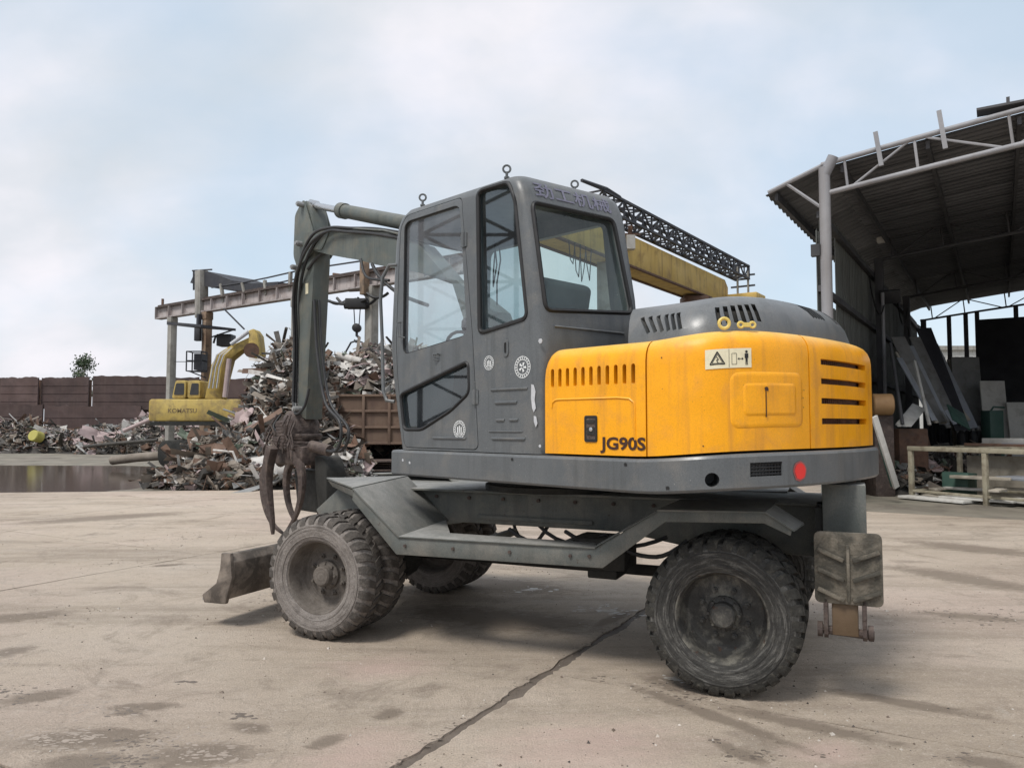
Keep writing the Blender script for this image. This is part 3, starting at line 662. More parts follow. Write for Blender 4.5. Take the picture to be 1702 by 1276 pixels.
mudguard(1); mudguard(-1)
for x, z in ((.66, .70), (.3, .705), (-.1, .71), (-.5, .715), (-.62, .72)):
    t = ch(); t.cyl((x, .098, z), (x, .112, z), .011, 6); ob('bolt', t, M['rustdark'], EX)
for k in range(9):
    t = ch(); x = .85 - .28 * k; t.cyl((x, -.655, .955), (x, -.642, .955), .014, 6); ob('bolt', t, M['rustdark'], EX)
t = ch(); t.b2((.5, -.652, .80), (-.4, -.64, .83)); ob('frame_rib', t, M['chassis'], EX, bev=.003)
# --- hoses slung under the frame
for (x0, x1, sag, y) in ((0.15, -0.55, 0.10, -0.45), (0.05, -0.7, 0.14, -0.75), (-0.25, -0.95, 0.08, -0.5), (-0.6, -1.1, 0.12, -0.4), (0.32, 0.02, 0.17, -0.9)):
    t = ch(); t.tube([(x0 + (x1 - x0) * k / 10, y + 0.03 * sin(k), 0.77 - sag * (1 - ((k - 5) / 5) ** 2)) for k in range(11)], 0.014, 6); ob('hydraulic_hose', t, M['hose'], EX)
# --- dozer blade
def bladeprof(th):
    front = [(2.17, 0.56), (2.135, 0.48), (2.135, 0.38), (2.18, 0.28), (2.36, 0.20)]
    return front
t = ch(); pf = [(2.20, 0.545), (2.165, 0.48), (2.165, 0.39), (2.21, 0.30), (2.37, 0.215)]; pb = [(2.35, 0.185), (2.17, 0.215), (2.115, 0.38), (2.115, 0.49), (2.155, 0.545)]
t.plate(pf + pb, lambda x, z: (x, 0.12, z), (0, -2.14, 0)); bl = ob('dozer_blade', t, M['blade'], EX, bev=0.006)
for y in (0.15, -2.04):
    t = ch(); t.plate([(2.215, 0.555), (2.225, 0.44), (2.26, 0.33), (2.395, 0.235), (2.375, 0.18), (2.17, 0.185), (2.11, 0.38), (2.13, 0.555)], lambda x, z: (x, y, z), (0, -0.035, 0)); ob('end_plate', t, M['blade'], bl, bev=0.005)
t = ch(); t.b2((2.30, 0.11, 0.185), (2.43, -2.0, 0.203)); ob('cutting_edge', t, M['steel'], bl)
for y in (-0.6, -1.3):
    t = ch(); t.bar((2.12, y, 0.36), (1.55, y, 0.62), 0.09, 0.12); ob('push_arm', t, M['chassis'], bl, bev=0.008)
# --- folded rear outrigger: ribbed foot pad standing on edge, pivot lugs and the grey leg above it
leg = ch(); leg.b2((-1.90, -0.28, 0.84), (-2.13, -0.55, 1.16)); lg = ob('outrigger_leg', leg, M['chassis'], EX, bev=0.006)
leg = ch(); leg.b2((-1.86, -0.30, 0.62), (-1.99, -0.70, 1.02)); ob('leg_bracket', leg, M['grime'], lg)
def rrect(x0, z0, x1, z1, r, n=4):
    o = []
    for cx_, cz_, a0 in ((x1 - r, z1 - r, 0), (x0 + r, z1 - r, 90), (x0 + r, z0 + r, 180), (x1 - r, z0 + r, 270)):
        for k in range(n + 1):
            a = R(a0 + 90 * k / n); o.append((cx_ + r * cos(a), cz_ + r * sin(a)))
    return o
t = ch(); t.plate(rrect(-2.197, 0.545, -1.862, 0.925, 0.03), lambda x, z: (x, 0.0, z), (0, -0.03, 0)); pad = ob('foot_pad', t, M['plate'], lg, bev=0.004)
for i in range(3):
    z = 0.832 - 0.105 * i
    for sx in (-1, 1):
        t = ch(); xc = -2.03
        t.bar((xc + sx * 0.022, 0.004, z - 0.055), (xc + sx * 0.152, 0.004, z), 0.022, 0.03, (0, 1, 0)); ob('pad_rib', t, M['plate'], pad, bev=0.004)
t = ch(); t.b2((-2.038, 0.012, 0.56), (-2.022, -0.002, 0.86)); ob('pad_keel', t, M['plate'], pad, bev=0.003)
t = ch(); t.b2((-1.945, -0.02, 0.375), (-2.075, -0.10, 0.56)); ob('pivot_block', t, M['brownpaint'], lg, bev=0.006)
for x in (-1.915, -2.105):
    t = ch(); t.plate([(0.0, 0.57), (0.0, 0.38), (-0.03, 0.355), (-0.08, 0.355), (-0.11, 0.40), (-0.11, 0.57)], lambda y, z: (x - 0.011, y, z), (0.022, 0, 0)); ob('pivot_lug', t, M['rustdark'], lg, bev=0.003)
t = ch(); t.cyl((-1.885, -0.05, 0.395), (-2.15, -0.05, 0.385), 0.024, 10)
for x in (-1.885, -2.135): t.cyl((x - 0.012, -0.05, 0.395), (x + 0.014, -0.05, 0.395), 0.042, 12)
ob('pivot_pin', t, M['rustdark'], lg)

# --- upper structure plan: straight left side, rounded tail
PP = [(.62, 1), (-.82, 1.0), (-1.55, 1.0), (-1.72, .985), (-1.87, .92), (-2.0, .78), (-2.09, .58), (-2.14, .3), (-2.16, 0), (-2.15, -.3), (-2.11, -.58), (-2.02, -.82), (-1.88, -.97), (-1.7, -1.03), (-1.2, -1.05), (.6, -1.05)]
SS = [0.0]
for a, b in zip(PP, PP[1:]): SS.append(SS[-1] + hypot(b[0] - a[0], b[1] - a[1]))
def _pp(s):
    s = min(max(s, 0), SS[-1] - 1e-6)
    for i in range(len(PP) - 1):
        if s <= SS[i + 1]: break
    p0 = PP[max(i - 1, 0)]; p1 = PP[i]; p2 = PP[i + 1]; p3 = PP[min(i + 2, len(PP) - 1)]
    t = (s - SS[i]) / (SS[i + 1] - SS[i]); h = SS[i + 1] - SS[i]
    def tan(pa, pb, pc, sa, sb):   # slope by arc length
        return ((pc[0] - pa[0]) / (sb), (pc[1] - pa[1]) / (sb))
    m1 = tan(p0, p1, p2, 0, (SS[i + 1] - SS[max(i - 1, 0)]) or 1); m2 = tan(p1, p2, p3, 0, (SS[min(i + 2, len(SS) - 1)] - SS[i]) or 1)
    if i <= 1: m1 = (-1, 0)
    if i == 0 or i == 1: m2 = (-1, 0)
    if i == 2: m1 = (-1, 0)
    if i >= len(PP) - 2: m1 = m2 = (1, 0)
    o = []
    for k in (0, 1):
        t2, t3 = t * t, t * t * t
        o.append((2 * t3 - 3 * t2 + 1) * p1[k] + (t3 - 2 * t2 + t) * h * m1[k] + (-2 * t3 + 3 * t2) * p2[k] + (t3 - t2) * h * m2[k])
    return o
def tpn(s):
    a, b = _pp(s - 0.02), _pp(s + 0.02); d = V((b[0] - a[0], b[1] - a[1])); d.normalize()
    return _pp(s), (-d.y * -1 if False else d.y, -d.x), d
def lift(a): 
    t = min(max((-1.45 - a) / 0.7, 0), 1); return 0.042 * t * t * (3 - 2 * t)
def tp(s, off, z):
    p, n, d = tpn(s)
    x = p[0] + n[0] * off; y = p[1] + n[1] * off
    return V((x, y, z + lift(p[0])))
def srange(s0, s1, step=0.06):
    n = max(2, int(math.ceil((s1 - s0) / step))); return [s0 + (s1 - s0) * i / n for i in range(n + 1)]
def shell(mb_, s0, s1, prof, step=0.06, drop0=0.0, rad=0.06):
    rings = []
    for s in srange(s0, s1, step) if not drop0 else sorted(set(srange(s0, s1, step) + [s0 + rad * (1 - cos(k * pi / 12)) for k in range(7)])):
        dz = 0
        if drop0 and s - s0 < rad: q = rad - (s - s0); dz = rad - sqrt(max(0, rad * rad - q * q))
        rings.append([tp(s, o, z - (dz if z > 1.7 else 0)) for o, z in prof])
    mb_.loft(rings); return mb_
# deck band
t = up()
ring_s = srange(0, SS[-1], 0.07)
for k in (0,):
    rings = []
    for off, z in ((-0.05, 1.135), (0.02, 1.142), (0.03, 1.155), (0.03, 1.305), (0.022, 1.318), (0.0, 1.321)):
        r = [tp(s, off, z) for s in ring_s]
        r[0].x += off * 0.5 + 0.02; r[-1].x += off * 0.5 + 0.02
        rings.append(r)
    t.loft(rings)
deck = ob('deck', t, M['grey'], EX, smooth=30)
c = up(); p = tp(2.509, 0.03, 1.2); q = tp(2.509, -0.2, 1.2); c.cyl(p + (p - q) * 0.4, q, 0.036, 16); boolean(deck, c, smooth=30)
c = up(); shell(c, 2.69, 2.875, [(-0.04, 1.205), (0.08, 1.205), (0.08, 1.275), (-0.04, 1.275)]); boolean(deck, c, smooth=30)
t = up(); n = 10
for i in range(n + 1):
    s = 2.69 + 0.185 * i / n; t.tube([tp(s, 0.018, 1.203), tp(s, 0.018, 1.277)], 0.0035, 5)
for i in range(4): t.tube([tp(2.69 + 0.185 * k / 6, 0.02 , 1.215 + 0.017 * i) for k in range(7)], 0.0035, 5)
ob('step_grille', t, M['rubberseal'], deck)
t = up(); t.lathe([(0.035, 0), (0.038, 0.002)], tp(2.69, 0, 0), (0, 0, 1), 4) if False else None
def decal(name, parent, mat, poly, off, base):          # flat print that follows the curved tail; poly in (s, z)
    t = up(); t.plate(poly, lambda s, z: tp(s, base + off, z), (0, 0, 0)) if False else None
    tri = tessellate_polygon([[V((p_[0], p_[1], 0)) for p_ in poly]])
    t.add([tp(s, base + off, z) for s, z in poly], [list(q_) for q_ in tri]); return ob(name, t, mat, parent, smooth=0)
def disc(s0, z0, r, n=24, wob=0.0, k=1.0):
    return [(s0 + (r + wob * noise.noise(V((cos(i * 2 * pi / n) * 2, sin(i * 2 * pi / n) * 2, 4)))) * cos(i * 2 * pi / n) * k, z0 + (r + wob * noise.noise(V((cos(i * 2 * pi / n) * 2, sin(i * 2 * pi / n) * 2, 9)))) * sin(i * 2 * pi / n)) for i in range(n)]
decal('red_overspray', deck, M['redthin'], disc(3.0, 1.222, 0.052, 28, 0.012), 0.0025, 0.03)
decal('red_paint_spot', deck, M['red'], disc(3.0, 1.222, 0.042, 28, 0.006), 0.0045, 0.03)
for s, z in ((0.18, 1.235), (0.1, 1.25), (2.3, 1.17), (2.05, 1.29), (1.2, 1.29)):
    decal('paint_chip', deck, M['scrape' if s < .5 else 'inkblack'], disc(s, z, 0.011, 9, 0.012), 0.002, 0.03)
# yellow bodywork
YP = [(0, 1.334), (0, 1.80), (-.001, 1.84), (-.006, 1.875), (-.018, 1.905), (-.036, 1.928), (-.06, 1.942), (-.10, 1.95), (-.30, 1.955), (-.30, 1.925), (-.10, 1.925), (-.07, 1.912), (-.05, 1.88), (-.04, 1.83), (-.04, 1.334)]
t = up(); shell(t, 1.445, 2.160, YP, 0.07, drop0=1, rad=0.07); sp_ = ob('side_door', t, M['yellow'], EX, smooth=40)
c = up()
def capsule(xc, z0, z1, r, n=6):
    o = [(xc + r * cos(pi + pi * k / n), z0 + r + r * sin(pi + pi * k / n)) for k in range(n + 1)]
    return o + [(xc + r * cos(pi * k / n), z1 - r + r * sin(pi * k / n)) for k in range(n + 1)]
for i in range(11):
    a = -0.884 - (1.462 - 0.884) * i / 10
    c.plate(capsule(a, 1.717, 1.828, 0.0125), lambda x, z: (x, 1.1, z), (0, -0.25, 0))
boolean(sp_, c, smooth=40)
t = up(); shell(t, 2.170, 3.140, YP, 0.05); tl = ob('engine_cover', t, M['yellow'], EX, smooth=40)
t = up(); shell(t, 3.152, 4.88, YP, 0.05); rt = ob('rear_cover', t, M['yellow'], EX, smooth=40)
c = up()
for zc in (1.80, 1.695, 1.588, 1.478):
    shell(c, 3.265, 3.93, [(-.1, zc - 0.016), (.06, zc - 0.016), (.06, zc + 0.016), (-.1, zc + 0.016)], 0.05)
boolean(rt, c, smooth=40)
t = up(); shell(t, 4.89, 6.30, YP, 0.2); ob('side_door', t, M['yellow'], EX, smooth=40)
# added dark liner that gives the slots their shaded inside
t = up(); rings = []
for off, z in ((-0.12, 1.30), (-0.12, 1.90)): rings.append([tp(s, off, z) for s in srange(1.5, 6.2, 0.1)])
t.loft(rings); ob('engine_bay_liner', t, M['grime'], EX)
# fins behind the rear slots
t = up()
for zc in (1.80, 1.695, 1.588, 1.478):
    for k in range(26):
        s = 3.27 + 0.66 * k / 25; t.bar(tp(s, -0.055, zc - 0.02), tp(s, -0.055, zc + 0.02), 0.004, 0.02, (0, 1, 0))
tag(ob('radiator_fins', t, M['rust'], rt), kind='stuff')
def press(parent, pts, r=0.006, mat=None, closed=False, nm='pressed_rib'):
    t = up(); t.tube(pts, r, 6, closed=closed); return ob(nm, t, mat or M['yellow'], parent, smooth=60)
def rpath(s0, z0, s1, z1, r): return [(x, z) for x, z in rrect(s0, z0, s1, z1, r, 5)]
def densify(pl, st=0.04):
    o = []
    for i in range(len(pl)):
        a, b = pl[i], pl[(i + 1) % len(pl)]; n = max(1, int(hypot(b[0] - a[0], b[1] - a[1]) / st))
        o += [(a[0] + (b[0] - a[0]) * k / n, a[1] + (b[1] - a[1]) * k / n) for k in range(n)]
    return o
def panel(parent, s0, z0, s1, z1, r, h, mat, nm='pressed_panel'):      # shallow raised panel with a soft edge, follows the tail
    t = up(); rings = []
    for ins, off in ((0, -0.006), (0.006, 0.0), (0.016, h * 0.8), (0.026, h)):
        pl = densify(rrect(s0 + ins, z0 + ins, s1 - ins, z1 - ins, max(r - ins, 0.01), 5), 0.045) if ins == 0 else None
        if ins == 0: base = pl
        cx_, cz_ = (s0 + s1) / 2, (z0 + z1) / 2
        kx = 1 - ins / ((s1 - s0) / 2); kz = 1 - ins / ((z1 - z0) / 2)
        rings.append([tp(cx_ + (x - cx_) * kx, off, cz_ + (z - cz_) * kz) for x, z in base])
    # inner fill as a grid of strips so that it follows the curve
    n = len(base); vs = [p_ for rg in rings for p_ in rg]; fs = []
    for i in range(3):
        for k in range(n): fs.append((i * n + k, i * n + (k + 1) % n, (i + 1) * n + (k + 1) % n, (i + 1) * n + k))
    t.add(vs, fs); ns = 12
    kx = 1 - 0.026 / ((s1 - s0) / 2); kz = 1 - 0.026 / ((z1 - z0) / 2); hx, hz_ = (s1 - s0) / 2 * kx, (z1 - z0) / 2 * kz
    t2 = [[tp(cx_ + hx * (2 * i / ns - 1), h, cz_ + hz_ * e) for e in (-1, 1)] for i in range(ns + 1)]
    t.add([p_ for q_ in t2 for p_ in q_], [(2 * i, 2 * i + 1, 2 * i + 3, 2 * i + 2) for i in range(ns)])
    return ob(nm, t, mat, parent, smooth=60)
panel(tl, 2.60, 1.44, 3.085, 1.735, 0.05, 0.004, M['yellow'])
panel(tl, 2.66, 1.495, 3.03, 1.685, 0.03, 0.0075, M['yellow'])
press(sp_, [tp(s, 0.0, z) for s, z in [(1.50, 1.60), (1.505, 1.63), (1.53, 1.645)] + [(x / 100, 1.647) for x in range(156, 204, 6)] + [(2.055, 1.64), (2.085, 1.62), (2.09, 1.59), (2.092, 1.42)]], 0.006)
# lock of the side door
t = up(); t.plate(rrect(-1.218, 1.405, -1.128, 1.552, 0.012), lambda x, z: (x, 1.0, z), (0, 0.006, 0), [rrect(-1.206, 1.42, -1.14, 1.54, 0.008)]); lk = ob('lock', t, M['inkblack'], sp_, bev=0)
t = up(); t.plate(rrect(-1.206, 1.42, -1.14, 1.54, 0.008), lambda x, z: (x, 1.0015, z), (0, 0.0015, 0)); ob('lock_plate', t, M['rustdark'], lk)
t = up(); t.b2((-1.20, 1.003, 1.51), (-1.146, 1.008, 1.528)); t.b2((-1.20, 1.003, 1.445), (-1.146, 1.007, 1.485)); ob('lock_lever', t, M['grime'], lk)
t = up(); t.lathe([(0.012, 0), (0.012, 0.008), (0.008, 0.01)], (-1.178, 1.003, 1.475), (0, 1, 0), 12); ob('key_cylinder', t, M['chrome'], lk)
def text_mesh(txt, fn, w_, h_, name, mat, parent, bold=0.0, up_=True):
    cu = bpy.data.curves.new('txt', 'FONT'); cu.body = txt; cu.size = 1; cu.offset = bold; cu.resolution_u = 3
    o = bpy.data.objects.new('txt_temp', cu); COL.objects.link(o)
    dg = bpy.context.evaluated_depsgraph_get(); dg.update()
    me = bpy.data.meshes.new_from_object(o.evaluated_get(dg)); bpy.data.objects.remove(o)
    xs = [q.co.x for q in me.vertices]; ys = [q.co.y for q in me.vertices]
    x0, x1, y0, y1 = min(xs), max(xs), min(ys), max(ys)
    t = MB(UP if up_ else None)
    t.add([fn((q.co.x - x0) / (x1 - x0) * w_, (q.co.y - y0) / (y1 - y0) * h_) for q in me.vertices], [list(p_.vertices) for p_ in me.polygons])
    bpy.data.meshes.remove(me)
    return ob(name, t, mat, parent, smooth=0)
text_mesh('JG90S', lambda x, y: (-1.238 - x, 1.0035, 1.345 + y + x * 0.0), 0.302, 0.09, 'model_lettering', M['ink'], sp_, 0.03)
# warning sticker
def strip(s0, s1, z0, z1, off, mat, nm, par):
    t = up(); ns = 10
    q_ = [[tp(s0 + (s1 - s0) * i / ns, off, z) for z in (z0, z1)] for i in range(ns + 1)]
    t.add([p_ for a in q_ for p_ in a], [(2 * i, 2 * i + 1, 2 * i + 3, 2 * i + 2) for i in range(ns)]); return ob(nm, t, mat, par, smooth=60)
sk = strip(2.485, 2.722, 1.752, 1.850, 0.003, M['cream'], 'warning_sticker', tl)
ms = MB(UP)
def poly(pts, off):
    tri = tessellate_polygon([[V((p_[0], p_[1], 0)) for p_ in pts]]); ms.add([tp(s, off, z) for s, z in pts], [list(a) for a in tri])
def seg(a, b, w_, off=0.0045):
    d = V((b[0] - a[0], b[1] - a[1])); d.normalize(); n = V((-d.y, d.x)) * w_ / 2
    poly([(a[0] + n.x, a[1] + n.y), (b[0] + n.x, b[1] + n.y), (b[0] - n.x, b[1] - n.y), (a[0] - n.x, a[1] - n.y)], off)
for k_, w_ in ((1.0, 0.006), (0.72, 0.0025)):
    A_ = [(2.545 + 0.042 * k_ * cos(R(90 + 120 * i)), 1.795 + 0.042 * k_ * sin(R(90 + 120 * i))) for i in range(3)]
    for i in range(3): seg(A_[i], A_[(i + 1) % 3], w_)
seg((2.541, 1.812), (2.551, 1.797), 0.004); seg((2.551, 1.797), (2.541, 1.795), 0.004); seg((2.541, 1.795), (2.549, 1.780), 0.004)
seg((2.603, 1.756), (2.603, 1.846), 0.002)
for a, b in (((2.617, 1.77), (2.617, 1.825)), ((2.641, 1.77), (2.641, 1.825)), ((2.617, 1.77), (2.641, 1.77)), ((2.617, 1.825), (2.641, 1.825))): seg(a, b, 0.002)
seg((2.650, 1.797), (2.674, 1.797), 0.003); poly([(2.646, 1.797), (2.655, 1.804), (2.655, 1.790)], 0.0045); poly([(2.678, 1.797), (2.669, 1.804), (2.669, 1.790)], 0.0045)
poly(disc(2.694, 1.832, 0.007, 10), 0.0045); poly([(2.684, 1.823), (2.704, 1.823), (2.704, 1.80), (2.700, 1.80), (2.700, 1.765), (2.696, 1.765), (2.694, 1.79), (2.692, 1.765), (2.688, 1.765), (2.688, 1.80), (2.684, 1.80)], 0.0045)
ob('warning_print', ms, M['inkblack'], sk, smooth=0)
t = up(); t.tube([tp(2.80, 0.0085, 1.50), tp(2.80, 0.0085, 1.63)], 0.003, 5); ob('paint_crack', t, M['ink'], tl)
decal('paint_chip', tl, M['ink'], disc(2.802, 1.642, 0.013, 9, 0.016), 0.0105, 0.0)
for s, z in ((2.47, 1.37), (3.07, 1.60), (3.075, 1.55), (3.08, 1.64), (2.26, 1.84)):
    decal('paint_chip', tl, M['ink'], disc(s, z, 0.0045, 7, 0.006), 0.009 if s > 3 else 0.002, 0.0)
# lifting eyes on the cover
t = up(); p = tp(2.60, -0.055, 1.985); t.tube([p + V((0.026 * cos(a) * 0.72, 0.026 * cos(a) * 0.69, 0.026 * sin(a))) for a in [2 * pi * k / 16 for k in range(16)]], 0.009, 7, closed=True); ob('lifting_ring', t, M['paleyellow'], tl)
t = up(); p = tp(2.735, -0.055, 1.975); dx = V((-0.70, -0.72, 0)) * 0.030
for e in (-1, 1): q = p + dx * e; t.tube([q + V((-0.010 * cos(a), -0.010 * cos(a), 0.014 * sin(a))) for a in [2 * pi * k / 12 for k in range(12)]], 0.007, 6, closed=True)
t.bar(p - dx * 0.6, p + dx * 0.6, 0.02, 0.022); ob('lifting_lug', t, M['paleyellow'], tl)
# --- grey hood
HZ = [(1.945, .0), (2.0, .015), (2.08, .06), (2.135, .13), (2.175, .22), (2.2, .35), (2.212, .6)]
def hoodpt(s, z, out_=0.0):
    p = tp(s, -0.11, 0); zz = z
    k = HZ[-1][1]
    for (z0, k0), (z1, k1) in zip(HZ, HZ[1:]):
        if z <= z1: k = k0 + (k1 - k0) * max(0, (z - z0) / (z1 - z0)); break
    cx_ = max(p.x, -1.55); cx_ = cx_ + 2.6 * max(0, p.x + 1.55) if p.x > -1.55 else cx_; cpt = V((cx_, -0.05, 0)); q = V((p.x, p.y, 0)); d = (q - cpt)
    L_ = d.length; q = cpt + d * (1 - k) + d / L_ * out_
    q.z = z + lift(p.x) * 0.5; return q
t = up(); rings = []
for z, k_ in HZ: rings.append([hoodpt(s, z) for s in srange(1.97, 5.08, 0.07)])
t.loft(rings); hood = ob('engine_hood', t, M['grey'], EX, smooth=50)
c = up()
def hslot(b, tt, w_):
    pb, pt = hoodpt(*b), hoodpt(*tt); d = (pt - pb).normalized()
    n_ = (hoodpt(*b, 0.1) - hoodpt(*b, 0)).normalized(); nrm = (n_ - d * n_.dot(d)).normalized()
    c.bar(pb, pt, 0.16, w_, d.cross(nrm)) 
for i in range(6):
    f_ = i / 5
    hslot((2.10 + 0.215 * f_, 2.0), (2.04 + 0.22 * f_, 2.10), 0.022)
    hslot((2.59 + 0.29 * f_, 2.01 + 0.02 * f_), (2.555 + 0.28 * f_, 2.11 + 0.022 * f_), 0.022)
for i in range(5):
    f_ = i / 4
    hslot((3.52 + 0.17 * f_, 2.10), (3.40 + 0.19 * f_, 2.19), 0.024)
    hslot((3.95 + 0.12 * f_, 2.10), (3.88 + 0.14 * f_, 2.19), 0.016)
boolean(hood, c, smooth=50)
t = up(); rings = []
for z, k_ in HZ: rings.append([hoodpt(s, min(z, 2.19) , -0.045) for s in srange(2.0, 5.0, 0.1)])
t.loft(rings); ob('hood_lining', t, M['grime'], hood)
t = up(); t.bar((-.65, -.12, 2.285), (-1.62, -.12, 2.262), .05, .03); ob('hood_rail', t, M['inkblack'], EX)

# --- cab
CR = [(1.326, .62, -.80, -.90, 1.0, .10), (1.60, .685, -.80, -.90, 1.0, .10), (1.80, .727, -.80, -.90, 1.0, .10), (1.95, .75, -.795, -.90, 1.0, .10), (2.10, .765, -.775, -.89, 1.0, .10), (2.35, .752, -.745, -.87, 1.0, .105), (2.60, .735, -.71, -.83, 1.0, .11), (2.85, .715, -.672, -.79, 1.0, .11), (2.95, .69, -.645, -.765, 1.0, .11), (3.02, .655, -.617, -.737, .992, .12), (3.068, .60, -.575, -.695, .968, .15), (3.098, .51, -.49, -.60, .90, .22), (3.113, .37, -.36, -.46, .80, .33), (3.12, .1, -.1, -.2, .6, .5)]
def cab_at(z):
    for a, b in zip(CR, CR[1:]):
        if z <= b[0]: t_ = (z - a[0]) / (b[0] - a[0]); return [a[i] + (b[i] - a[i]) * t_ for i in range(6)]
    return list(CR[-1])
def cab_rear(b, z):
    r = cab_at(z); t_ = (1.0 - b) / 0.9; return r[2] + (r[3] - r[2]) * t_
def cab_front(b, z): return cab_at(z)[1]
def cring(row, ins=0.0, rad=0.10, n=6):
    z, af, arl, arr, bl, br = row
    c4 = [(af - ins, bl - ins), (arl + ins, bl - ins), (arr + ins, br + ins), (af - ins, br + ins)]
    rad = min(rad, 0.45 * (bl - br)); o = []
    for i in range(4):
        p0, p1, p2 = V(c4[i - 1]), V(c4[i]), V(c4[(i + 1) % 4]); d0 = (p0 - p1).normalized(); d1 = (p2 - p1).normalized()
        rr = max(rad - ins, 0.03)
        if i in (1, 2): rr *= 0.8
        a, b = p1 + d0 * rr, p1 + d1 * rr
        for k in range(n + 1):
            t_ = k / n; o.append(a * (1 - t_) ** 2 + p1 * 2 * t_ * (1 - t_) + b * t_ * t_)
    return [(p.x, p.y, z) for p in o]
t = up(); t.loft([cring(r) for r in CR]); cab = ob('cab', t, M['grey'], EX, smooth=40)
inn = [r for r in CR if 1.5 < r[0] < 3.05]
inn = [(1.36, *cab_at(1.36)[1:])] + inn
c = up(); c.loft([cring(r, 0.05, 0.10) for r in inn]); boolean(cab, c, smooth=40)
def rounded(poly_, r, n=5):
    o = []
    for i in range(len(poly_)):
        p0, p1, p2 = V(poly_[i - 1]), V(poly_[i]), V(poly_[(i + 1) % len(poly_)])
        d0, d1 = p0 - p1, p2 - p1; rr = min(r, d0.length * 0.45, d1.length * 0.45)
        a, b = p1 + d0.normalized() * rr, p1 + d1.normalized() * rr
        for k in range(n + 1): t_ = k / n; q = a * (1 - t_) ** 2 + p1 * 2 * t_ * (1 - t_) + b * t_ * t_; o.append((q.x, q.y))
    return o
W_SIDE = rounded([(-.222, 3.04), (-.51, 3.035), (-.575, 2.90), (-.678, 2.15), (-.25, 2.09)], 0.05)
W_DOOR = rounded([(.565, 2.98), (-.05, 2.985), (-.128, 2.09), (.575, 2.005)], 0.07)
W_LOW = rounded([(.60, 1.72), (-.14, 1.918), (-.15, 1.71), (.035, 1.595), (.345, 1.468), (.555, 1.468)], 0.045)
W_RS = rounded([(-.60, 2.90), (.58, 2.90), (.62, 1.95), (-.70, 1.95)], 0.06)
W_REAR = rounded([(.95, 2.878), (.245, 2.885), (.185, 2.245), (.935, 2.195)], 0.05)
W_FRONT = rounded([(.90, 2.90), (.20, 2.90), (.19, 1.95), (.91, 1.95)], 0.06)
c = up()
c.plate(W_SIDE, lambda x, z: (x, .90, z), (0, .2, 0)); c.plate(W_RS, lambda x, z: (x, 0.02, z), (0, .18, 0))
c.plate(W_REAR, lambda y, z: (-1.2, y, z), (.62, 0, 0)); c.plate(W_FRONT, lambda y, z: (.56, y, z), (.4, 0, 0)); 
boolean(cab, c, smooth=40)
DOOR = [(.545, 1.338), (.625, 1.79), (.655, 2.09), (.632, 2.6), (.61, 2.95), (.55, 3.03), (-.067, 3.035), (-.185, 2.08), (-.245, 1.338)]
door = cab.copy(); door.data = cab.data.copy(); door.name = 'door'; COL.objects.link(door); ORG[door.name] = ORG[cab.name].copy()
g_ = 0.005; dcx, dcz = 0.2, 2.15
shr = [(dcx + (x - dcx) * (1 - g_ / 0.4), dcz + (z - dcz) * (1 - g_ / 0.85)) for x, z in DOOR]
c = up(); c.plate(rounded(shr, 0.05), lambda x, z: (x, .90, z), (0, .2, 0)); boolean(door, c, 'INTERSECT', 40)
c = up(); c.plate(rounded(DOOR, 0.05), lambda x, z: (x, .90, z), (0, .2, 0)); boolean(cab, c, smooth=40)
c = up(); c.plate(W_DOOR, lambda x, z: (x, .90, z), (0, .2, 0)); c.plate(W_LOW, lambda x, z: (x, .90, z), (0, .2, 0)); boolean(door, c, smooth=40)
door.parent = cab; door.location = ORG[door.name] - ORG[cab.name]
t = up(); t.plate([(x, z) for x, z in rounded([(dcx + (x - dcx) * 0.985, dcz + (z - dcz) * 0.992) for x, z in DOOR], 0.05)], lambda x, z: (x, .958, z), (0, .004, 0), [W_DOOR, W_LOW]); ob('door_lining', t, M['interior'], door)
# glass
def seal(poly_, fn, parent, r=0.011): t = up(); t.tube([fn(*p_) for p_ in poly_], r, 6, closed=True); ob('window_seal', t, M['rubberseal'], parent, smooth=60)
def bl_at(z): return cab_at(z)[4]
def pane(poly_, fn, d, mat, parent, nm='window_pane'):
    cx_ = sum(p_[0] for p_ in poly_) / len(poly_); cz_ = sum(p_[1] for p_ in poly_) / len(poly_)
    pl = [(cx_ + (x - cx_) * 1.03, cz_ + (z - cz_) * 1.02) for x, z in poly_]
    t = up(); tri = tessellate_polygon([[V((p_[0], p_[1], 0)) for p_ in pl]]); t.add([fn(*p_) for p_ in pl], [list(q_) for q_ in tri]); return ob(nm, t, mat, parent, smooth=0)
pane(W_SIDE, lambda x, z: (x, .968, z), 0, M['glassdark'], cab); seal(W_SIDE, lambda x, z: (x, bl_at(z) - .004, z), cab, 0.016)
pane(W_DOOR, lambda x, z: (x, .975, z), 0, M['glass'], door); seal(W_DOOR, lambda x, z: (x, bl_at(z) - .012, z), door, 0.009)
pane(W_LOW, lambda x, z: (x, .975, z), 0, M['glassdark'], door); seal(W_LOW, lambda x, z: (x, 0.995, z), door, 0.014)
pane(W_RS, lambda x, z: (x, .15, z), 0, M['glassteal'], cab)
pane(W_REAR, lambda y, z: (cab_rear(y, z) + .03, y, z), 0, M['glassteal'], cab); seal(W_REAR, lambda y, z: (cab_rear(y, z) + .003, y, z), cab, 0.016)
pane(W_FRONT, lambda y, z: (cab_front(y, z) - .03, y, z), 0, M['glassteal'], cab); seal(W_FRONT, lambda y, z: (cab_front(y, z) - .005, y, z), cab)
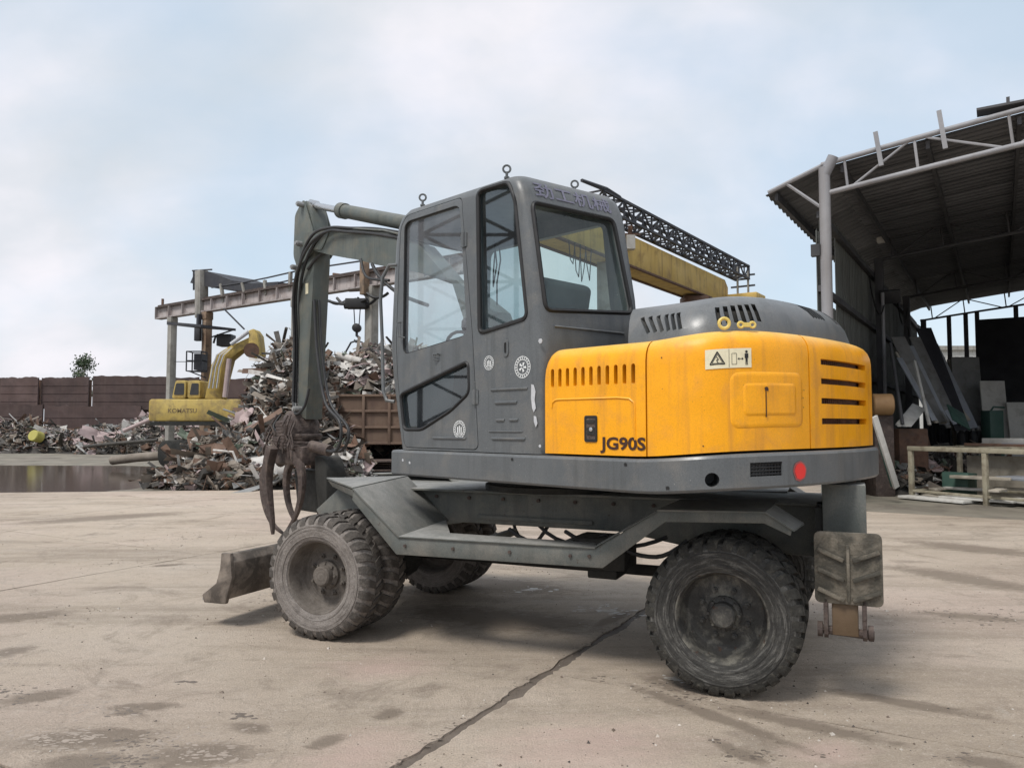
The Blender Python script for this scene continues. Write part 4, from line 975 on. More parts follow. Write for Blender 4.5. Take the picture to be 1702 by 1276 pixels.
# door handle, hinges, keyhole, ribs
for z in (1.68, 2.73):
    xx = -.245 + (-.062 + .245) * (z - 1.338) / 1.66 - .005
    t = up(); t.cyl((xx, 1.008, z - .05), (xx, 1.008, z + .05), 0.011, 8); t.b2((xx - .03, 1.001, z - .045), (xx + .03, 1.006, z + .045)); ob('hinge', t, M['grey'], door)
t = up(); t.tube([(.20, 1.0, 1.99), (.20, 1.022, 1.985), (.15, 1.022, 1.985), (.15, 1.0, 1.98)], 0.006, 6); t.tube([(.20, 1.022, 1.985), (.19, 1.022, 1.95), (.16, 1.0, 1.94)], 0.005, 6); ob('door_handle', t, M['grey'], door)
t = up(); t.plate(capsule(-.495, 1.925, 2.035, .024), lambda x, z: (x, 1.0, z), (0, .007, 0), [capsule(-.495, 1.945, 2.015, .010)]); kh = ob('lock_rim', t, M['grey'], cab, bev=0)
t = up(); t.plate(capsule(-.495, 1.945, 2.015, .010), lambda x, z: (x, 1.001, z), (0, .001, 0)); ob('keyhole', t, M['inkblack'], kh)
for a0, a1, z, r in ((-.36, -.68, 1.722, .008), (-.40, -.59, 1.64, .010), (-.41, -.48, 1.53, .009), (-.53, -.60, 1.532, .009), (-.37, -.66, 1.415, .009), (-.34, -.64, 1.46, .005)):
    t = up(); t.tube([(a0, 0.999, z), (a0 - .012, 1.003, z), (a1 + .012, 1.003, z), (a1, .999, z)], r, 6); ob('pressed_rib', t, M['grey'], cab, smooth=60)
t = up(); t.tube([(.22, .999, 1.412), (.2, 1.003, 1.412), (-.10, 1.003, 1.412), (-.12, .999, 1.412)], .008, 6); ob('pressed_rib', t, M['grey'], door, smooth=60)
t = up(); t.tube([(cab_rear(b, 2.10) - .001, b, 2.10) for b in (.88, .80, .5, .34, .28)], .008, 6); ob('pressed_rib', t, M['grey'], cab, smooth=60)
# round stickers on cab side and door
def sticker(a, z, r, mat, parent, ticks):
    def circ(rr, n=28): return [(a + rr * cos(2 * pi * k / n), z + rr * sin(2 * pi * k / n)) for k in range(n)]
    t = up(); o = 1.0025
    t.plate(circ(r), lambda x, y: (x, o, y), (0, .0005, 0), [circ(r * .93)]); t.plate(circ(r * .72), lambda x, y: (x, o, y), (0, .0005, 0), [circ(r * .65)])
    for k in range(ticks):
        an = 2 * pi * k / ticks; ca, sa = cos(an), sin(an)
        q = [(r * .76, -.05 * r), (r * .89, -.06 * r), (r * .89, .05 * r), (r * .76, .06 * r)]
        t.plate([(a + x * ca - y * sa, z + x * sa + y * ca) for x, y in q], lambda x, y: (x, o, y), (0, .0005, 0))
    st = ob('round_sticker', t, M['decal'], parent, smooth=0)
    return st
def bars(a, z, r, parent, kind):
    t = up(); o = 1.0025
    def P_(pts): t.plate([(a + x * r, z + y * r) for x, y in pts], lambda x, y: (x, o, y), (0, .0005, 0))
    if kind == 0:
        for k, hgt in ((-.3, .5), (0, .62), (.3, .5)): P_([(k - .09, -.35), (k + .09, -.35), (k + .09, hgt - .3), (k, hgt - .15), (k - .09, hgt - .3)])
        P_([(-.5, -.5), (.5, -.5), (.5, -.4), (-.5, -.4)])
    else:
        for k in range(5):
            an = .4 + k * 1.25; P_([(.42 * cos(an), .42 * sin(an)), (.5 * cos(an + .5), .5 * sin(an + .5)), (.12 * cos(an + .9), .12 * sin(an + .9)), (.1 * cos(an), .1 * sin(an))])
    ob('sticker_emblem', t, M['decal'], parent, smooth=0)
bars(-.341, 1.895, .046, sticker(-.341, 1.895, .046, 0, cab, 16), 0)
bars(-.641, 1.852, .068, sticker(-.641, 1.852, .068, 0, cab, 20), 1)
bars(-.058, 1.470, .060, sticker(-.058, 1.470, .060, 0, door, 20), 0)
t = up()
for pts in ([(-.715, 1.745), (-.735, 1.74), (-.75, 1.70), (-.742, 1.65), (-.752, 1.60), (-.735, 1.575), (-.722, 1.60), (-.712, 1.66)], [(-.735, 1.555), (-.755, 1.55), (-.765, 1.51), (-.752, 1.485), (-.735, 1.52)]):
    t.plate(pts, lambda x, y: (x, 1.0025, y), (0, .0004, 0))
ob('paint_scrape', t, M['scrape'], cab, smooth=0)
for xq, zq, rq in ((-.785, 1.375, .010), (-.79, 2.0, .016)): t = up(); t.plate([(xq + rq * cos(k), zq + rq * sin(k)) for k in range(6)], lambda x, y: (x, 1.001, y), (0, .003, 0)); ob('bolt_head', t, M['scrape'], cab)
# lettering above the rear window
text_mesh('劲工机械', lambda x, y: (cab_rear(.90 - x, 2.925 + y) - .004, .91 - x, 2.925 + y), 0.66, 0.105, 'cab_lettering', M['inkblue'], cab, 0.012)
# eye bolts, grab rails, roof gutter
for a, b, z in ((-.43, .93, 3.085), (.44, .93, 3.085), (-.52, .36, 3.095)):
    t = up(); t.cyl((a, b, z - .01), (a, b, z + .045), .009, 8); t.lathe([(.018, 0), (.018, .012)], (a, b, z), (0, 0, 1), 8)
    t.tube([(a + .024 * cos(k * pi / 7) * .7, b + .024 * cos(k * pi / 7) * .7, z + .064 + .024 * sin(k * pi / 7)) for k in range(14)], .007, 6, closed=True); ob('eye_bolt', t, M['grey'], cab)
t = up(); t.tube([(.66, .99, 2.68), (.72, 1.02, 2.68), (.80, 1.02, 2.60), (.825, 1.02, 2.43), (.80, 1.02, 2.15), (.78, 1.02, 1.75), (.74, 1.02, 1.68), (.68, .99, 1.67)], .013, 8); ob('grab_rail', t, M['grey'], cab, smooth=60)
t = up(); t.tube([(.60, .99, 2.25), (.60, 1.03, 2.24), (.585, 1.03, 2.14), (.55, 1.0, 2.13)], .006, 6); ob('door_pull', t, M['grey'], door)
# interior
t = up(); t.b2((.55, .92, 1.355), (-.72, .18, 1.375)); ob('cab_floor', t, M['interior'], cab)
t = up(); t.b2((-.02, .80, 1.72), (-.50, .33, 1.84)); t.b2((-.1, .72, 1.38), (-.45, .40, 1.72)); st = ob('seat', t, M['seat'], cab, bev=.03)
t = up(); t.plate(rounded([(-.42, 1.80), (-.54, 1.80), (-.66, 2.42), (-.56, 2.46)], .04), lambda x, z: (x, .79, z), (0, -.45, 0)); ob('seat_back', t, M['seat'], st, bev=.03)
t = up(); t.b2((-.05, .93, 1.38), (-.65, .84, 1.98)); t.b2((-.05, .30, 1.38), (-.65, .17, 1.98)); ob('console', t, M['interior'], cab, bev=.015)
for b in (.885, .235):
    t = up(); t.tube([(.0, b, 1.95), (.03, b, 2.10), (.02, b, 2.16)], .009, 6); t.lathe([(.018, 0), (.028, .03), (.026, .07), (.012, .09)], (.02, b, 2.14), (0, 0, 1), 10); ob('joystick', t, M['inkblack'], cab)
t = up(); t.bar((.50, .56, 1.38), (.40, .56, 2.05), .07, .09); t.tube([(.40 + .03 * cos(a) * 1.0, .56 + .17 * sin(a), 2.06 + .14 * cos(a)) for a in [2 * pi * k / 20 for k in range(20)]], .013, 6, closed=True); t.bar((.40, .56 - .16, 2.06), (.40, .56 + .16, 2.06), .03, .02); ob('steering_column', t, M['inkblack'], cab)
t = up(); t.b2((.52, .30, 2.02), (.47, .18, 2.22)); ob('monitor', t, M['interior'], cab, bev=.01)
t = up(); t.tube([(.45, .15, 2.95), (.40, .18, 2.80), (.42, .2, 2.62), (.45, .17, 2.45)], .006, 5); t.tube([(.43, .22, 2.95), (.38, .24, 2.75), (.41, .25, 2.58), (.44, .22, 2.7), (.44, .2, 2.9)], .006, 5); ob('cab_cable', t, M['inkblack'], cab)

# --- boom, stick, cylinders, grapple
bc, bw = -.15, .20
t = up(); t.plate([(3.83, 3.655), (3.3, 3.64), (2.27, 3.395), (1.75, 3.2), (1.25, 2.75), (.95, 2.1), (.80, 1.5), (.58, 1.34), (.42, 1.42), (.50, 2.0), (.75, 2.62), (1.25, 3.02) if False else (1.15, 2.55), (1.7, 2.9), (2.42, 3.10), (2.85, 3.23), (3.26, 3.33), (3.83, 3.52)][:10] + [(.50, 2.0), (.72, 2.45), (1.2, 2.78), (1.75, 2.93), (2.42, 3.10), (2.85, 3.23), (3.26, 3.33), (3.83, 3.50)], lambda x, z: (x, bc + bw / 2, z), (0, -bw, 0)); boom = ob('boom', t, M['boom'], EX, bev=.010)
t = up(); t.plate(rounded([(3.82, 3.665), (3.60, 3.66), (3.30, 3.60), (3.45, 3.42), (3.84, 3.49)], .04), lambda x, z: (x, bc + bw / 2 + .012, z), (0, -.012, 0)); ob('boom_cheek', t, M['boom'], boom)
sw = .21; sc_b = bc - .03
SB = [(3.865, 4.065), (3.93, 4.055), (4.06, 3.93), (4.075, 3.48), (4.02, 3.2), (3.965, 2.6), (3.98, 1.62), (3.80, 1.56), (3.72, 2.67), (3.67, 3.34), (3.66, 3.62), (3.77, 3.97)]
t = up(); t.plate(SB, lambda x, z: (x, sc_b + sw / 2, z), (0, -sw, 0)); stick = ob('stick', t, M['boom'], EX, bev=.010)
for sgn in (1, -1):
    t = up(); t.plate(rounded([(3.87, 4.08), (4.06, 3.93), (4.08, 3.45), (3.99, 3.30), (3.66, 3.42), (3.65, 3.66)], .05), lambda x, z: (x, sc_b + sgn * (sw / 2 + .03), z), (0, -.016 * sgn, 0)); ob('stick_bracket', t, M['boom'], stick, bev=.003)
for x, z in ((3.90, 3.56), (3.88, 4.01), (3.99, 3.30), (3.90, 1.68)):
    t = up(); t.cyl((x, bc + .17, z), (x, bc - .17, z), .032, 12); t.cyl((x, bc + .185, z), (x, bc + .165, z), .022, 8); ob('pin', t, M['steel'], stick)
def ram(name, p, q, r, frac, parent):
    p, q = V(p), V(q); m_ = p + (q - p) * frac
    t = up(); t.cyl(p, m_, r, 18); t.cyl(m_ - (m_ - p).normalized() * .09, m_ + (m_ - p).normalized() * .01, r * 1.17, 18); cy = ob(name, t, M['boom'], parent)
    t = up(); t.cyl(m_, q, r * .52, 14); t.lathe([(r * .8, -.05), (r * .8, .05)], q, (0, 1, 0), 14); ob('piston_rod', t, M['chrome'], cy); return cy
ram('stick_cylinder', (1.6, bc, 3.33), (3.82, bc, 4.015), .074, .74, EX)
ram('grapple_cylinder', (4.12, bc, 3.36), (4.16, bc, 1.62), .052, .62, EX)
ram('boom_cylinder', (.95, bc + .0, 1.35), (1.15, bc, 2.2), .06, .7, EX)
def hose(pts, r=.016, par=boom, n=7, k=6):
    P4 = [V(p) for p in pts]; o = []
    for i in range(len(P4) - 1):
        p0, p1, p2, p3 = P4[max(i - 1, 0)], P4[i], P4[i + 1], P4[min(i + 2, len(P4) - 1)]
        for j in range(k):
            t_ = j / k; o.append(0.5 * ((2 * p1) + (p2 - p0) * t_ + (2 * p0 - 5 * p1 + 4 * p2 - p3) * t_ ** 2 + (3 * p1 - p0 - 3 * p2 + p3) * t_ ** 3))
    t = up(); t.tube(o + [P4[-1]], r, n); return ob('hydraulic_hose', t, M['hose'], par, smooth=60)
for dz, db in ((0, .02), (.06, .07), (-.05, .10)):
    hose([(1.6, bc + db, 3.20 + dz * .5), (2.4, bc + db, 3.43 + dz * .5), (2.9, bc + db + .03, 3.535 + dz * .4), (3.25, bc + db + .06, 3.60 + dz * .4), (3.55, bc + db + .10, 3.53 + dz), (3.80, bc + db + .10, 3.28 + dz), (3.98, bc + db + .05, 2.95), (4.03, bc + db, 2.4), (4.04, bc + db, 1.75)], .017)
for db in (.06, .10):
    t = up(); t.tube([(1.7, bc + db, 3.235), (2.3, bc + db, 3.425), (3.3, bc + db, 3.645), (3.5, bc + db, 3.66)], .012, 6); ob('steel_pipe', t, M['boom'], boom, smooth=60)
hose([(2.5, bc + .1, 3.12), (2.3, bc + .14, 2.95), (2.0, bc + .12, 2.75), (1.6, bc + .1, 2.6)], .018)
hose([(2.7, bc + .1, 3.2), (2.5, bc + .16, 2.98), (2.15, bc + .14, 2.9)], .015)
hose([(3.42, bc + .02, 3.45), (3.6, bc + .06, 3.38), (3.76, bc + .10, 3.25)], .016)
for db, zz in ((.06, 1.7), (.0, 1.5)):     # loops hanging from the stick
    hose([(3.68, bc + db, 2.9), (3.60, bc + db, 2.3), (3.42, bc + db, 1.75), (3.05 + db, bc + db, 1.45 + db), (3.2, bc + db, 1.22), (3.75, bc + db, 1.30)], .017, stick)
hose([(4.0, bc + .12, 1.75), (3.86, bc + .16, 1.62), (3.72, bc + .14, 1.70), (3.66, bc + .12, 1.9)], .016, stick)
hose([(4.28, bc + .12, 1.62), (4.30, bc + .2, 1.48), (4.12, bc + .2, 1.42), (3.95, bc + .16, 1.52)], .014, stick)
t = up(); q = (3.81, bc + sw / 2 + .003, 3.02); t.b2((3.84, sc_b + .1065, 2.98), (3.78, sc_b + .109, 3.10)); ob('data_plate', t, M['cream'], stick)
# grapple: rotator head wrapped in old webbing, yoke, curved tines
t = up(); t.lathe([(.14, 1.34), (.20, 1.38), (.22, 1.50), (.18, 1.60), (.12, 1.66)], (4.05, bc, 0), (0, 0, 1), 16); gr = ob('grapple', t, M['rustdark'], EX)
t = up(); rw = random.Random(5)
for k in range(9):
    z = 1.245 + .035 * k; rx = .33 + .03 * rw.random(); tl_ = .05 * (rw.random() - .5)
    t.tube([(4.12 + rx * cos(a) * (1 if k < 5 else .72), bc + .22 * sin(a), z + tl_ * cos(a)) for a in [2 * pi * j / 14 for j in range(14)]], .024, 6, closed=True)
ob('webbing_wrap', t, M['rustdark'], gr, smooth=60)
t = up(); t.b2((4.40, bc + .16, 1.05), (3.72, bc - .16, 1.26)); ob('yoke', t, M['rustdark'], gr, bev=.03)
for k in range(12):
    t = up(); a = 3.8 + .6 * rw.random(); z = 1.35 + .28 * rw.random()
    t.tube([(a, bc + .2, z), (a + .1 * (rw.random() - .5), bc + .26, z - .12), (a + .2 * (rw.random() - .5), bc + .24, z - .2 - .1 * rw.random())], .012, 5); ob('frayed_strap', t, M['rustdark'], gr)
def tine(path, b, wd, th, mat='rustdark'):
    P4 = [V((x, b, z)) for x, z in path]; o = []
    for i in range(len(P4) - 1):
        p0, p1, p2, p3 = P4[max(i - 1, 0)], P4[i], P4[i + 1], P4[min(i + 2, len(P4) - 1)]
        for j in range(5):
            t_ = j / 5; o.append(0.5 * ((2 * p1) + (p2 - p0) * t_ + (2 * p0 - 5 * p1 + 4 * p2 - p3) * t_ ** 2 + (3 * p1 - p0 - 3 * p2 + p3) * t_ ** 3))
    o.append(P4[-1]); rings = []; n = len(o)
    for i, p in enumerate(o):
        d = (o[min(i + 1, n - 1)] - o[max(i - 1, 0)]).normalized(); nx_ = V((-d.z, 0, d.x)); f_ = 1 - .72 * (i / (n - 1)) ** 1.6
        rings.append([p + nx_ * th * f_ * e1_ + V((0, wd * f_ * e2_, 0)) for e1_, e2_ in ((1, 1), (-1, .8), (-1, -.8), (1, -1))])
    t = up(); t.loft(rings); return ob('tine', t, M[mat], gr, bev=.004)
for b in (bc + .14, bc - .16):
    tine([(4.36, 1.18), (4.56, 1.02), (4.64, .82), (4.58, .56), (4.40, .36), (4.12, .26)], b, .042, .046)
    tine([(3.98, 1.22), (3.76, 1.06), (3.70, .88), (3.74, .66), (3.86, .46), (4.04, .30)], b + .02, .042, .046)
tine([(4.12, 1.25), (4.2, 1.05), (4.22, .85), (4.16, .6), (4.1, .42), (4.08, .28)], bc + .30, .06, .05)
tine([(4.12, 1.25), (4.2, 1.05), (4.22, .85), (4.16, .6), (4.1, .42), (4.08, .28)], bc - .32, .06, .05)
t = up(); t.plate(rounded([(3.70, 1.16), (3.52, 1.15), (3.44, 1.02), (3.43, .56), (3.60, .54), (3.68, .9)], .05), lambda x, z: (x, bc + .02, z), (0, -.24, 0)); ob('tine_shell', t, M['grime'], gr, bev=.015)
t = up(); t.plate(rounded([(4.40, .98), (3.86, .98), (3.84, .50), (4.30, .50)], .06), lambda x, z: (x, bc - .12, z), (0, -.3, 0)); ob('tine_shell', t, M['grime'], gr, bev=.015)
t = up(); t.cyl((3.66, bc + .08, 1.27), (3.38, bc + .02, 1.22), .062, 14); ob('tine_cylinder', t, M['rustdark'], gr)
t = up(); t.cyl((4.0, bc + .02, 1.22), (4.42, bc + .05, 1.06), .06, 12); ob('tine_cylinder', t, M['rustdark'], gr)

# ================================================================== BEHIND THE YARD
# --- rusty steel plate wall along the back
wall = thing('boundary_wall', (-25, 45, 0), 'long dark rusty wall of upright steel plates behind the scrap', 'wall')
def wplate(x0, x1, z0, z1, dy, tilt=0.0):
    a, b = D(x0, 640, 45 + dy), D(x1, 640, 45 + dy)
    t = MB(); n = 24; pr = []
    for i in range(n + 1):
        f_ = i / n; x = a.x + (b.x - a.x) * f_
        pr.append((x, z1 + tilt * f_ + 0.07 * noise.noise(V((x * 2, z1, 1))) + 0.05 * noise.noise(V((x * 7, z1, 4)))))
    t.plate([(a.x, z0), (b.x, z0)] + pr[::-1], lambda x, z: (x, 45 + dy, z), (0, 0.12, 0))
    for i in range(1, 4):                                        # stiffening ribs pressed into the plate
        z = z0 + (z1 - z0) * i / 4
        t.b2((a.x + .05, 45 + dy - .02, z - .03), (b.x - .05, 45 + dy, z + .03))
    ob('steel_panel', t, M['wallsteel'], wall, smooth=0)
wplate(-260, -110, 2.45, 4.25, 0.0); wplate(-108, -2, 2.45, 4.3, 0.1); wplate(0, 63, 2.45, 4.3, .02); wplate(69, 147, 2.45, 4.32, 0.25, .03); wplate(154, 330, 2.40, 4.42, 0.1, -.1)
wplate(-260, -90, -0.1, 2.70, 0.05); wplate(-88, 72, -0.1, 2.70, -0.16); wplate(75, 235, -0.1, 2.62, -0.1); wplate(237, 420, -0.1, 4.25, 0.3); wplate(423, 600, -0.1, 4.2, .2); wplate(603, 700, -0.1, 4.15, .2); wplate(703, 860, -0.1, 4.2, .1); wplate(863, 1010, -0.1, 4.15, .25); wplate(1013, 1170, -0.1, 4.2, .1); wplate(1173, 1330, -0.1, 4.1, .2)
for px in (-109, 66, 150, 331):
    t = MB(); p = D(px, 640, 45.5); t.bar((p.x, p.y, -0.1), (p.x, p.y, 4.2), .14, .14, (0, 1, 0)); ob('wall_post', t, M['rust'], wall)

# --- young tree behind the wall
def tree(px, d, top_py, wpx, label, seed, bare=0.0):
    rn = random.Random(seed); b = D(px, 700, d); top = D(px, top_py, d).z; wd = wpx * d / FPX
    tr = thing('broadleaf_tree', (b.x, d, 0), label, 'tree')
    t = MB(); t.tube([(b.x, d, -.1), (b.x + .05, d, top * .4), (b.x - .05, d, top * .75), (b.x, d, top * .96)], [.13, .10, .06, .015], 7)
    tips = []
    for k in range(20):
        z = top * (.46 + .5 * rn.random()); a = rn.random() * 6.28; L_ = wd * .5 * min(1, max(.15, (1.06 - z / top) * 2.4)) * (0.6 + .5 * rn.random())
        p1 = V((b.x + L_ * cos(a), d + L_ * sin(a), z + L_ * .2)); tips.append((V((b.x, d, z)), p1)); t.tube([(b.x, d, z), V((b.x, d, z)).lerp(p1, .5) + V((0, 0, .08)), p1], [.035, .022, .008], 5)
    tips.append((V((b.x, d, top * .7)), V((b.x, d, top))))
    ob('trunk', t, M['wood'], tr)
    t = MB()
    for k in range(1700):
        q = rn.choice(tips); p = q[0].lerp(q[1], .25 + .8 * rn.random()) + V([rn.gauss(0, .16) for _ in range(3)])
        sz = .05 + .07 * rn.random(); e_ = V([rn.gauss(0, 1) for _ in range(3)]).normalized(); f_ = e_.orthogonal().normalized(); f_ = f_ * sz
        t.mi = 0 if rn.random() < .6 else 1
        t.add([p - f_ * .5, p + e_ * sz * .8, p + f_ * .5, p - e_ * sz * .8], [(0, 1, 2), (0, 2, 3)])
    tag(ob('crown', t, [mk('leaf_dark', [(0.03, 0.055, 0.025), (0.055, 0.085, 0.035)], 3, bump=0), mk('leaf_light', [(0.055, 0.085, 0.04), (0.085, 0.115, 0.055)], 3, bump=0)], tr, smooth=0), kind='stuff')
tree(138, 52, 590, 64, 'small dark green tree showing above the rusty wall', 4)

# --- crane runway: concrete columns and an old girder
run = thing('crane_runway', (-12, 33, 0), 'old pinkish steel crane girder carried on weathered concrete columns', 'crane runway')
A0, A1 = V((-16.83, 36, 0)), V((-4.2, 26.8, 0)); rd = (A1 - A0).normalized(); rn_ = V((-rd.y, rd.x, 0))
ZT = 7.07
B0 = A0 - rd * .1; B1 = A1 + rd * 3.2
t = MB(); t.bar(B0 + V((0, 0, ZT - .26)), B1 + V((0, 0, ZT - .26)), .05, .46); rb = ob('girder_web', t, M['beam'], run)
for z, h_ in ((ZT, .06), (ZT - .52, .06)):
    t = MB(); t.bar(B0 + V((0, 0, z)), B1 + V((0, 0, z)), .34, h_); ob('girder_flange', t, M['beam'] if z < 7 else M['rustdark'], run)
t = MB(); t.bar(B0 + V((0, 0, ZT + .08)), B1 + V((0, 0, ZT + .08)), .07, .10); ob('crane_rail', t, M['rustdark'], run)
k = 0
while k * 1.15 < (B1 - B0).length:
    p = B0 + rd * (k * 1.15 + .1); t = MB(); t.bar(p - rn_ * .15 + V((0, 0, ZT - .5)), p - rn_ * .15 + V((0, 0, ZT - .03)), .03, .14, rn_); ob('web_stiffener', t, M['beam'], run); k += 1
for px, wd in ((285, .31), (343, .32), (492, .31), (617, .36)):
    r_ = ray(px, 600); r_.z = 0          # where the sight line crosses the girder
    den = r_.x * rd.y - r_.y * rd.x; tt = (A0.x * rd.y - A0.y * rd.x) / den; p = r_ * tt
    t = MB(); t.bar((p.x, p.y, -.1), (p.x, p.y, ZT - .56), wd, wd, rd); t.bar((p.x, p.y, ZT - .9), (p.x, p.y, ZT - .56), wd + .05, wd + .05, rd)
    c_ = ob('column', t, M['rustpost'] if px == 343 else M['concol'], run, bev=.02)
t = MB(); q = B0 + V((.2, 0, ZT)); t.bar(q, q + V((0, 0, .45)), .09, .09); ob('end_stop', t, M['rust'], run)
def onrun(px, py, lat=0.0):           # point in the vertical plane of the runway
    o_ = A0 + rn_ * lat; r_ = ray(px, py); n_ = rn_
    t_ = (o_ - V((0, 0, EYE))).dot(n_) / r_.dot(n_); return V((0, 0, EYE)) + r_ * t_
# --- crane parked at the far end: tower, sagging cover sheet, walkway, driver's cage
ck = thing('runway_crane', onrun(335, 520), 'derelict crane carriage with sagging dark cover sheet standing on the girder', 'crane')
t = MB(); t.bar(onrun(335, 528), onrun(335, 450), .42, .42, rd); ob('tower', t, M['concol'], ck, bev=.02)
for px in (322, 330):
    t = MB(); t.bar(onrun(px, 482), onrun(px, 449), .06, .06, rd); ob('guard_post', t, M['darksteel'], ck)
t = MB(); t.bar(onrun(320, 450), onrun(352, 448), .06, .06); t.bar(onrun(320, 466), onrun(352, 466), .06, .06) if False else None; ob('guard_rail', t, M['darksteel'], ck)
t = MB(); top = [(316, 470), (322, 456), (345, 451), (362, 457), (385, 466), (420, 471), (462, 468)]; bot = [(462, 478), (420, 484), (385, 482), (352, 478), (330, 474)]
pts = [onrun(*q) for q in top + bot]; t.prism(pts, rn_ * 2.4); ob('cover_sheet', t, M['darksteel'], ck)
for (x0, y0), (x1, y1) in (((367, 472), (372, 502)), ((403, 470), (409, 497)), ((440, 466), (443, 490)), ((483, 452), (482, 483))):
    t = MB(); t.bar(onrun(x0, y0), onrun(x1, y1), .12, .12, rd); ob('walkway_post', t, M['concol'], ck)
t = MB(); t.tube([onrun(352, 478), onrun(403, 470), onrun(443, 462), onrun(500, 449), onrun(560, 440), onrun(640, 428)], .035, 5); ob('handrail', t, M['darksteel'], ck)
for (x0, y0), (x1, y1), r_ in (((415, 480), (500, 462), .05), ((420, 493), (500, 486), .05)):
    t = MB(); t.bar(onrun(x0, y0, .8), onrun(x1, y1, .8), r_, r_); ob('lattice_chord', t, M['darksteel'], ck)
for i in range(10):
    f0, f1 = i / 10, (i + 1) / 10; pa = onrun(415 + 85 * f0, 480 - 18 * f0, .8); pb = onrun(420 + 80 * f1, 493 - 7 * f1, .8)
    if i % 2: pa = onrun(415 + 85 * f1, 480 - 18 * f1, .8); pb = onrun(420 + 80 * f0, 493 - 7 * f0, .8)
    t = MB(); t.bar(pa, pb, .035, .035); ob('lattice_brace', t, M['darksteel'], ck)
t = MB(); t.bar(onrun(331, 522, -.3), onrun(330, 562, -.3), .16, .16, rd); ob('cable_mast', t, M['darksteel'], ck)
t = MB(); p = onrun(329, 555, -.35); t.box(p, (.25, .25, .62)); ob('switch_box', t, M['darksteel'], ck, bev=.02)
t = MB(); pts = [onrun(x, y, -.4) for x, y in ((335, 541), (392, 546), (392, 550), (335, 546))]; t.prism(pts, rn_ * -1.6); ob('shade_plate', t, M['darksteel'], ck)
for a, b in (((372, 513), (406, 547)), ((388, 548), (352, 560))):
    t = MB(); t.bar(onrun(*a, -.4), onrun(*b, -.4), .05, .05); ob('stay', t, M['darksteel'], ck)
t = MB(); p = onrun(376, 566, -.4); t.box(p, (.62, .6, .5)); ob('motor_box', t, M['cylinder'], ck, bev=.03)
t = MB(); t.tube([onrun(355, 570, -.4), onrun(358, 560, -.4), onrun(366, 556, -.4), onrun(375, 560, -.4)], .05, 6); ob('duct', t, M['darksteel'], ck, smooth=60)
cage = MB()
p = onrun(327, 600, -.6)
cg = None
for dx in (-.32, .32):
    for dy in (-.3, .3):
        t = MB(); t.bar(p + V((dx, dy, -.45)), p + V((dx, dy, .40)), .045, .045); ob('cage_post', t, M['darksteel'], ck)
for z in (-.45, 0, .40):
    t = MB()
    for a, b in (((-.32, -.3), (.32, -.3)), ((.32, -.3), (.32, .3)), ((.32, .3), (-.32, .3)), ((-.32, .3), (-.32, -.3))): t.bar(p + V((*a, z)), p + V((*b, z)), .04, .04)
    ob('cage_rail', t, M['darksteel'], ck)
t = MB(); t.bar(p + V((-.3, 0, -.45)), onrun(343, 628, -.2), .05, .05); t.b2(p + V((0, -.3, -.4)), p + V((.34, .3, .3))); ob('cage_plate', t, M['darksteel'], ck)
t = MB(); t.bar(onrun(290, 601), onrun(322, 601), .03, .03); ob('stay', t, M['darksteel'], ck)
# --- hoist end of the bridge crane over the right hand scrap: end truck, cab post, cable loops, hook and slings
bx = thing('bridge_crane', (2, 24, 6), 'faded yellow box girder crane bridge with dark lattice walkway behind the cab', 'crane')
t = MB(); pts = [onrun(x, y, .1) for x, y in ((552, 453), (606, 460), (606, 477), (552, 480))]; t.prism(pts, rn_ * .9); ob('end_truck', t, M['rust'], bx, bev=.03)
t = MB(); t.bar(onrun(606, 490, -.3), onrun(606, 436, -.3), .30, .22, rd); ob('truck_post', t, M['rustpost'], bx, bev=.02)
for i, (x0, x1, y0, sag) in enumerate(((548, 575, 500, 5), (560, 596, 496, 12), (590, 625, 500, 10), (610, 645, 492, 8), (540, 610, 497, 8))):
    t = MB(); t.tube([onrun(x0 + (x1 - x0) * k / 8, y0 - (x0 - 548) * .08 + sag * (1 - ((k - 4) / 4) ** 2), -.25 - .05 * i) for k in range(9)], .055, 5); ob('festoon_cable', t, M['rubberseal'], bx, smooth=60)
# yellow girder and lattice
gA, gB = V((0.55, 18.4, 0)), V((8.49, 30.0, 0)); gd = (gB - gA).normalized(); gn = V((gd.y, -gd.x, 0))
t = MB(); H1, zt = .95, 7.27
L_ = (gB - gA).length
prof = [(0, zt), (L_, zt), (L_ + .35, zt - .25), (L_ + .35, zt - .62), (L_ - 1.6, zt - H1), (0, zt - H1)]
t.plate(prof, lambda s, z: gA + gd * s + V((0, 0, z)), gn * -.75); gy = ob('box_girder', t, M['craneyellow'], bx, bev=.012)
for sd in (.02, -.79):
    t = MB(); t.bar(gA + gn * sd + V((0, 0, zt - H1 - .01)), gB - gd * 1.7 + gn * sd + V((0, 0, zt - H1 - .01)), .12, .05); ob('girder_lip', t, M['rust'], gy)
t = MB(); t.bar(gA - gn * .37 + V((0, 0, zt + .06)), gB - gn * .37 + V((0, 0, zt + .06)), .09, .11); ob('trolley_rail', t, M['rustdark'], gy)
t = MB(); q = gA + gd * 5.15 + gn * .12; t.box(q + V((0, 0, zt - .30)), (.26, .26, .42)); ob('junction_box', t, M['board'], bx)
t = MB(); t.box(q + V((0, 0, zt + .06)), (.12, .12, .30)); t.bar(q + V((-.3, 0, zt - .05)), q + V((.3, 0, zt - .05)), .08, .06); ob('rail_clamp', t, M['rust'], bx)
t = MB(); c_ = gB + gd * .75 - gn * .1; t.box(c_ + V((0, 0, zt - .72)), (2.6, 1.2, .30), Matrix.Rotation(atan2(gn.y, gn.x), 3, 'Z')); ob('end_carriage', t, M['craneyellow'], bx, bev=.03)
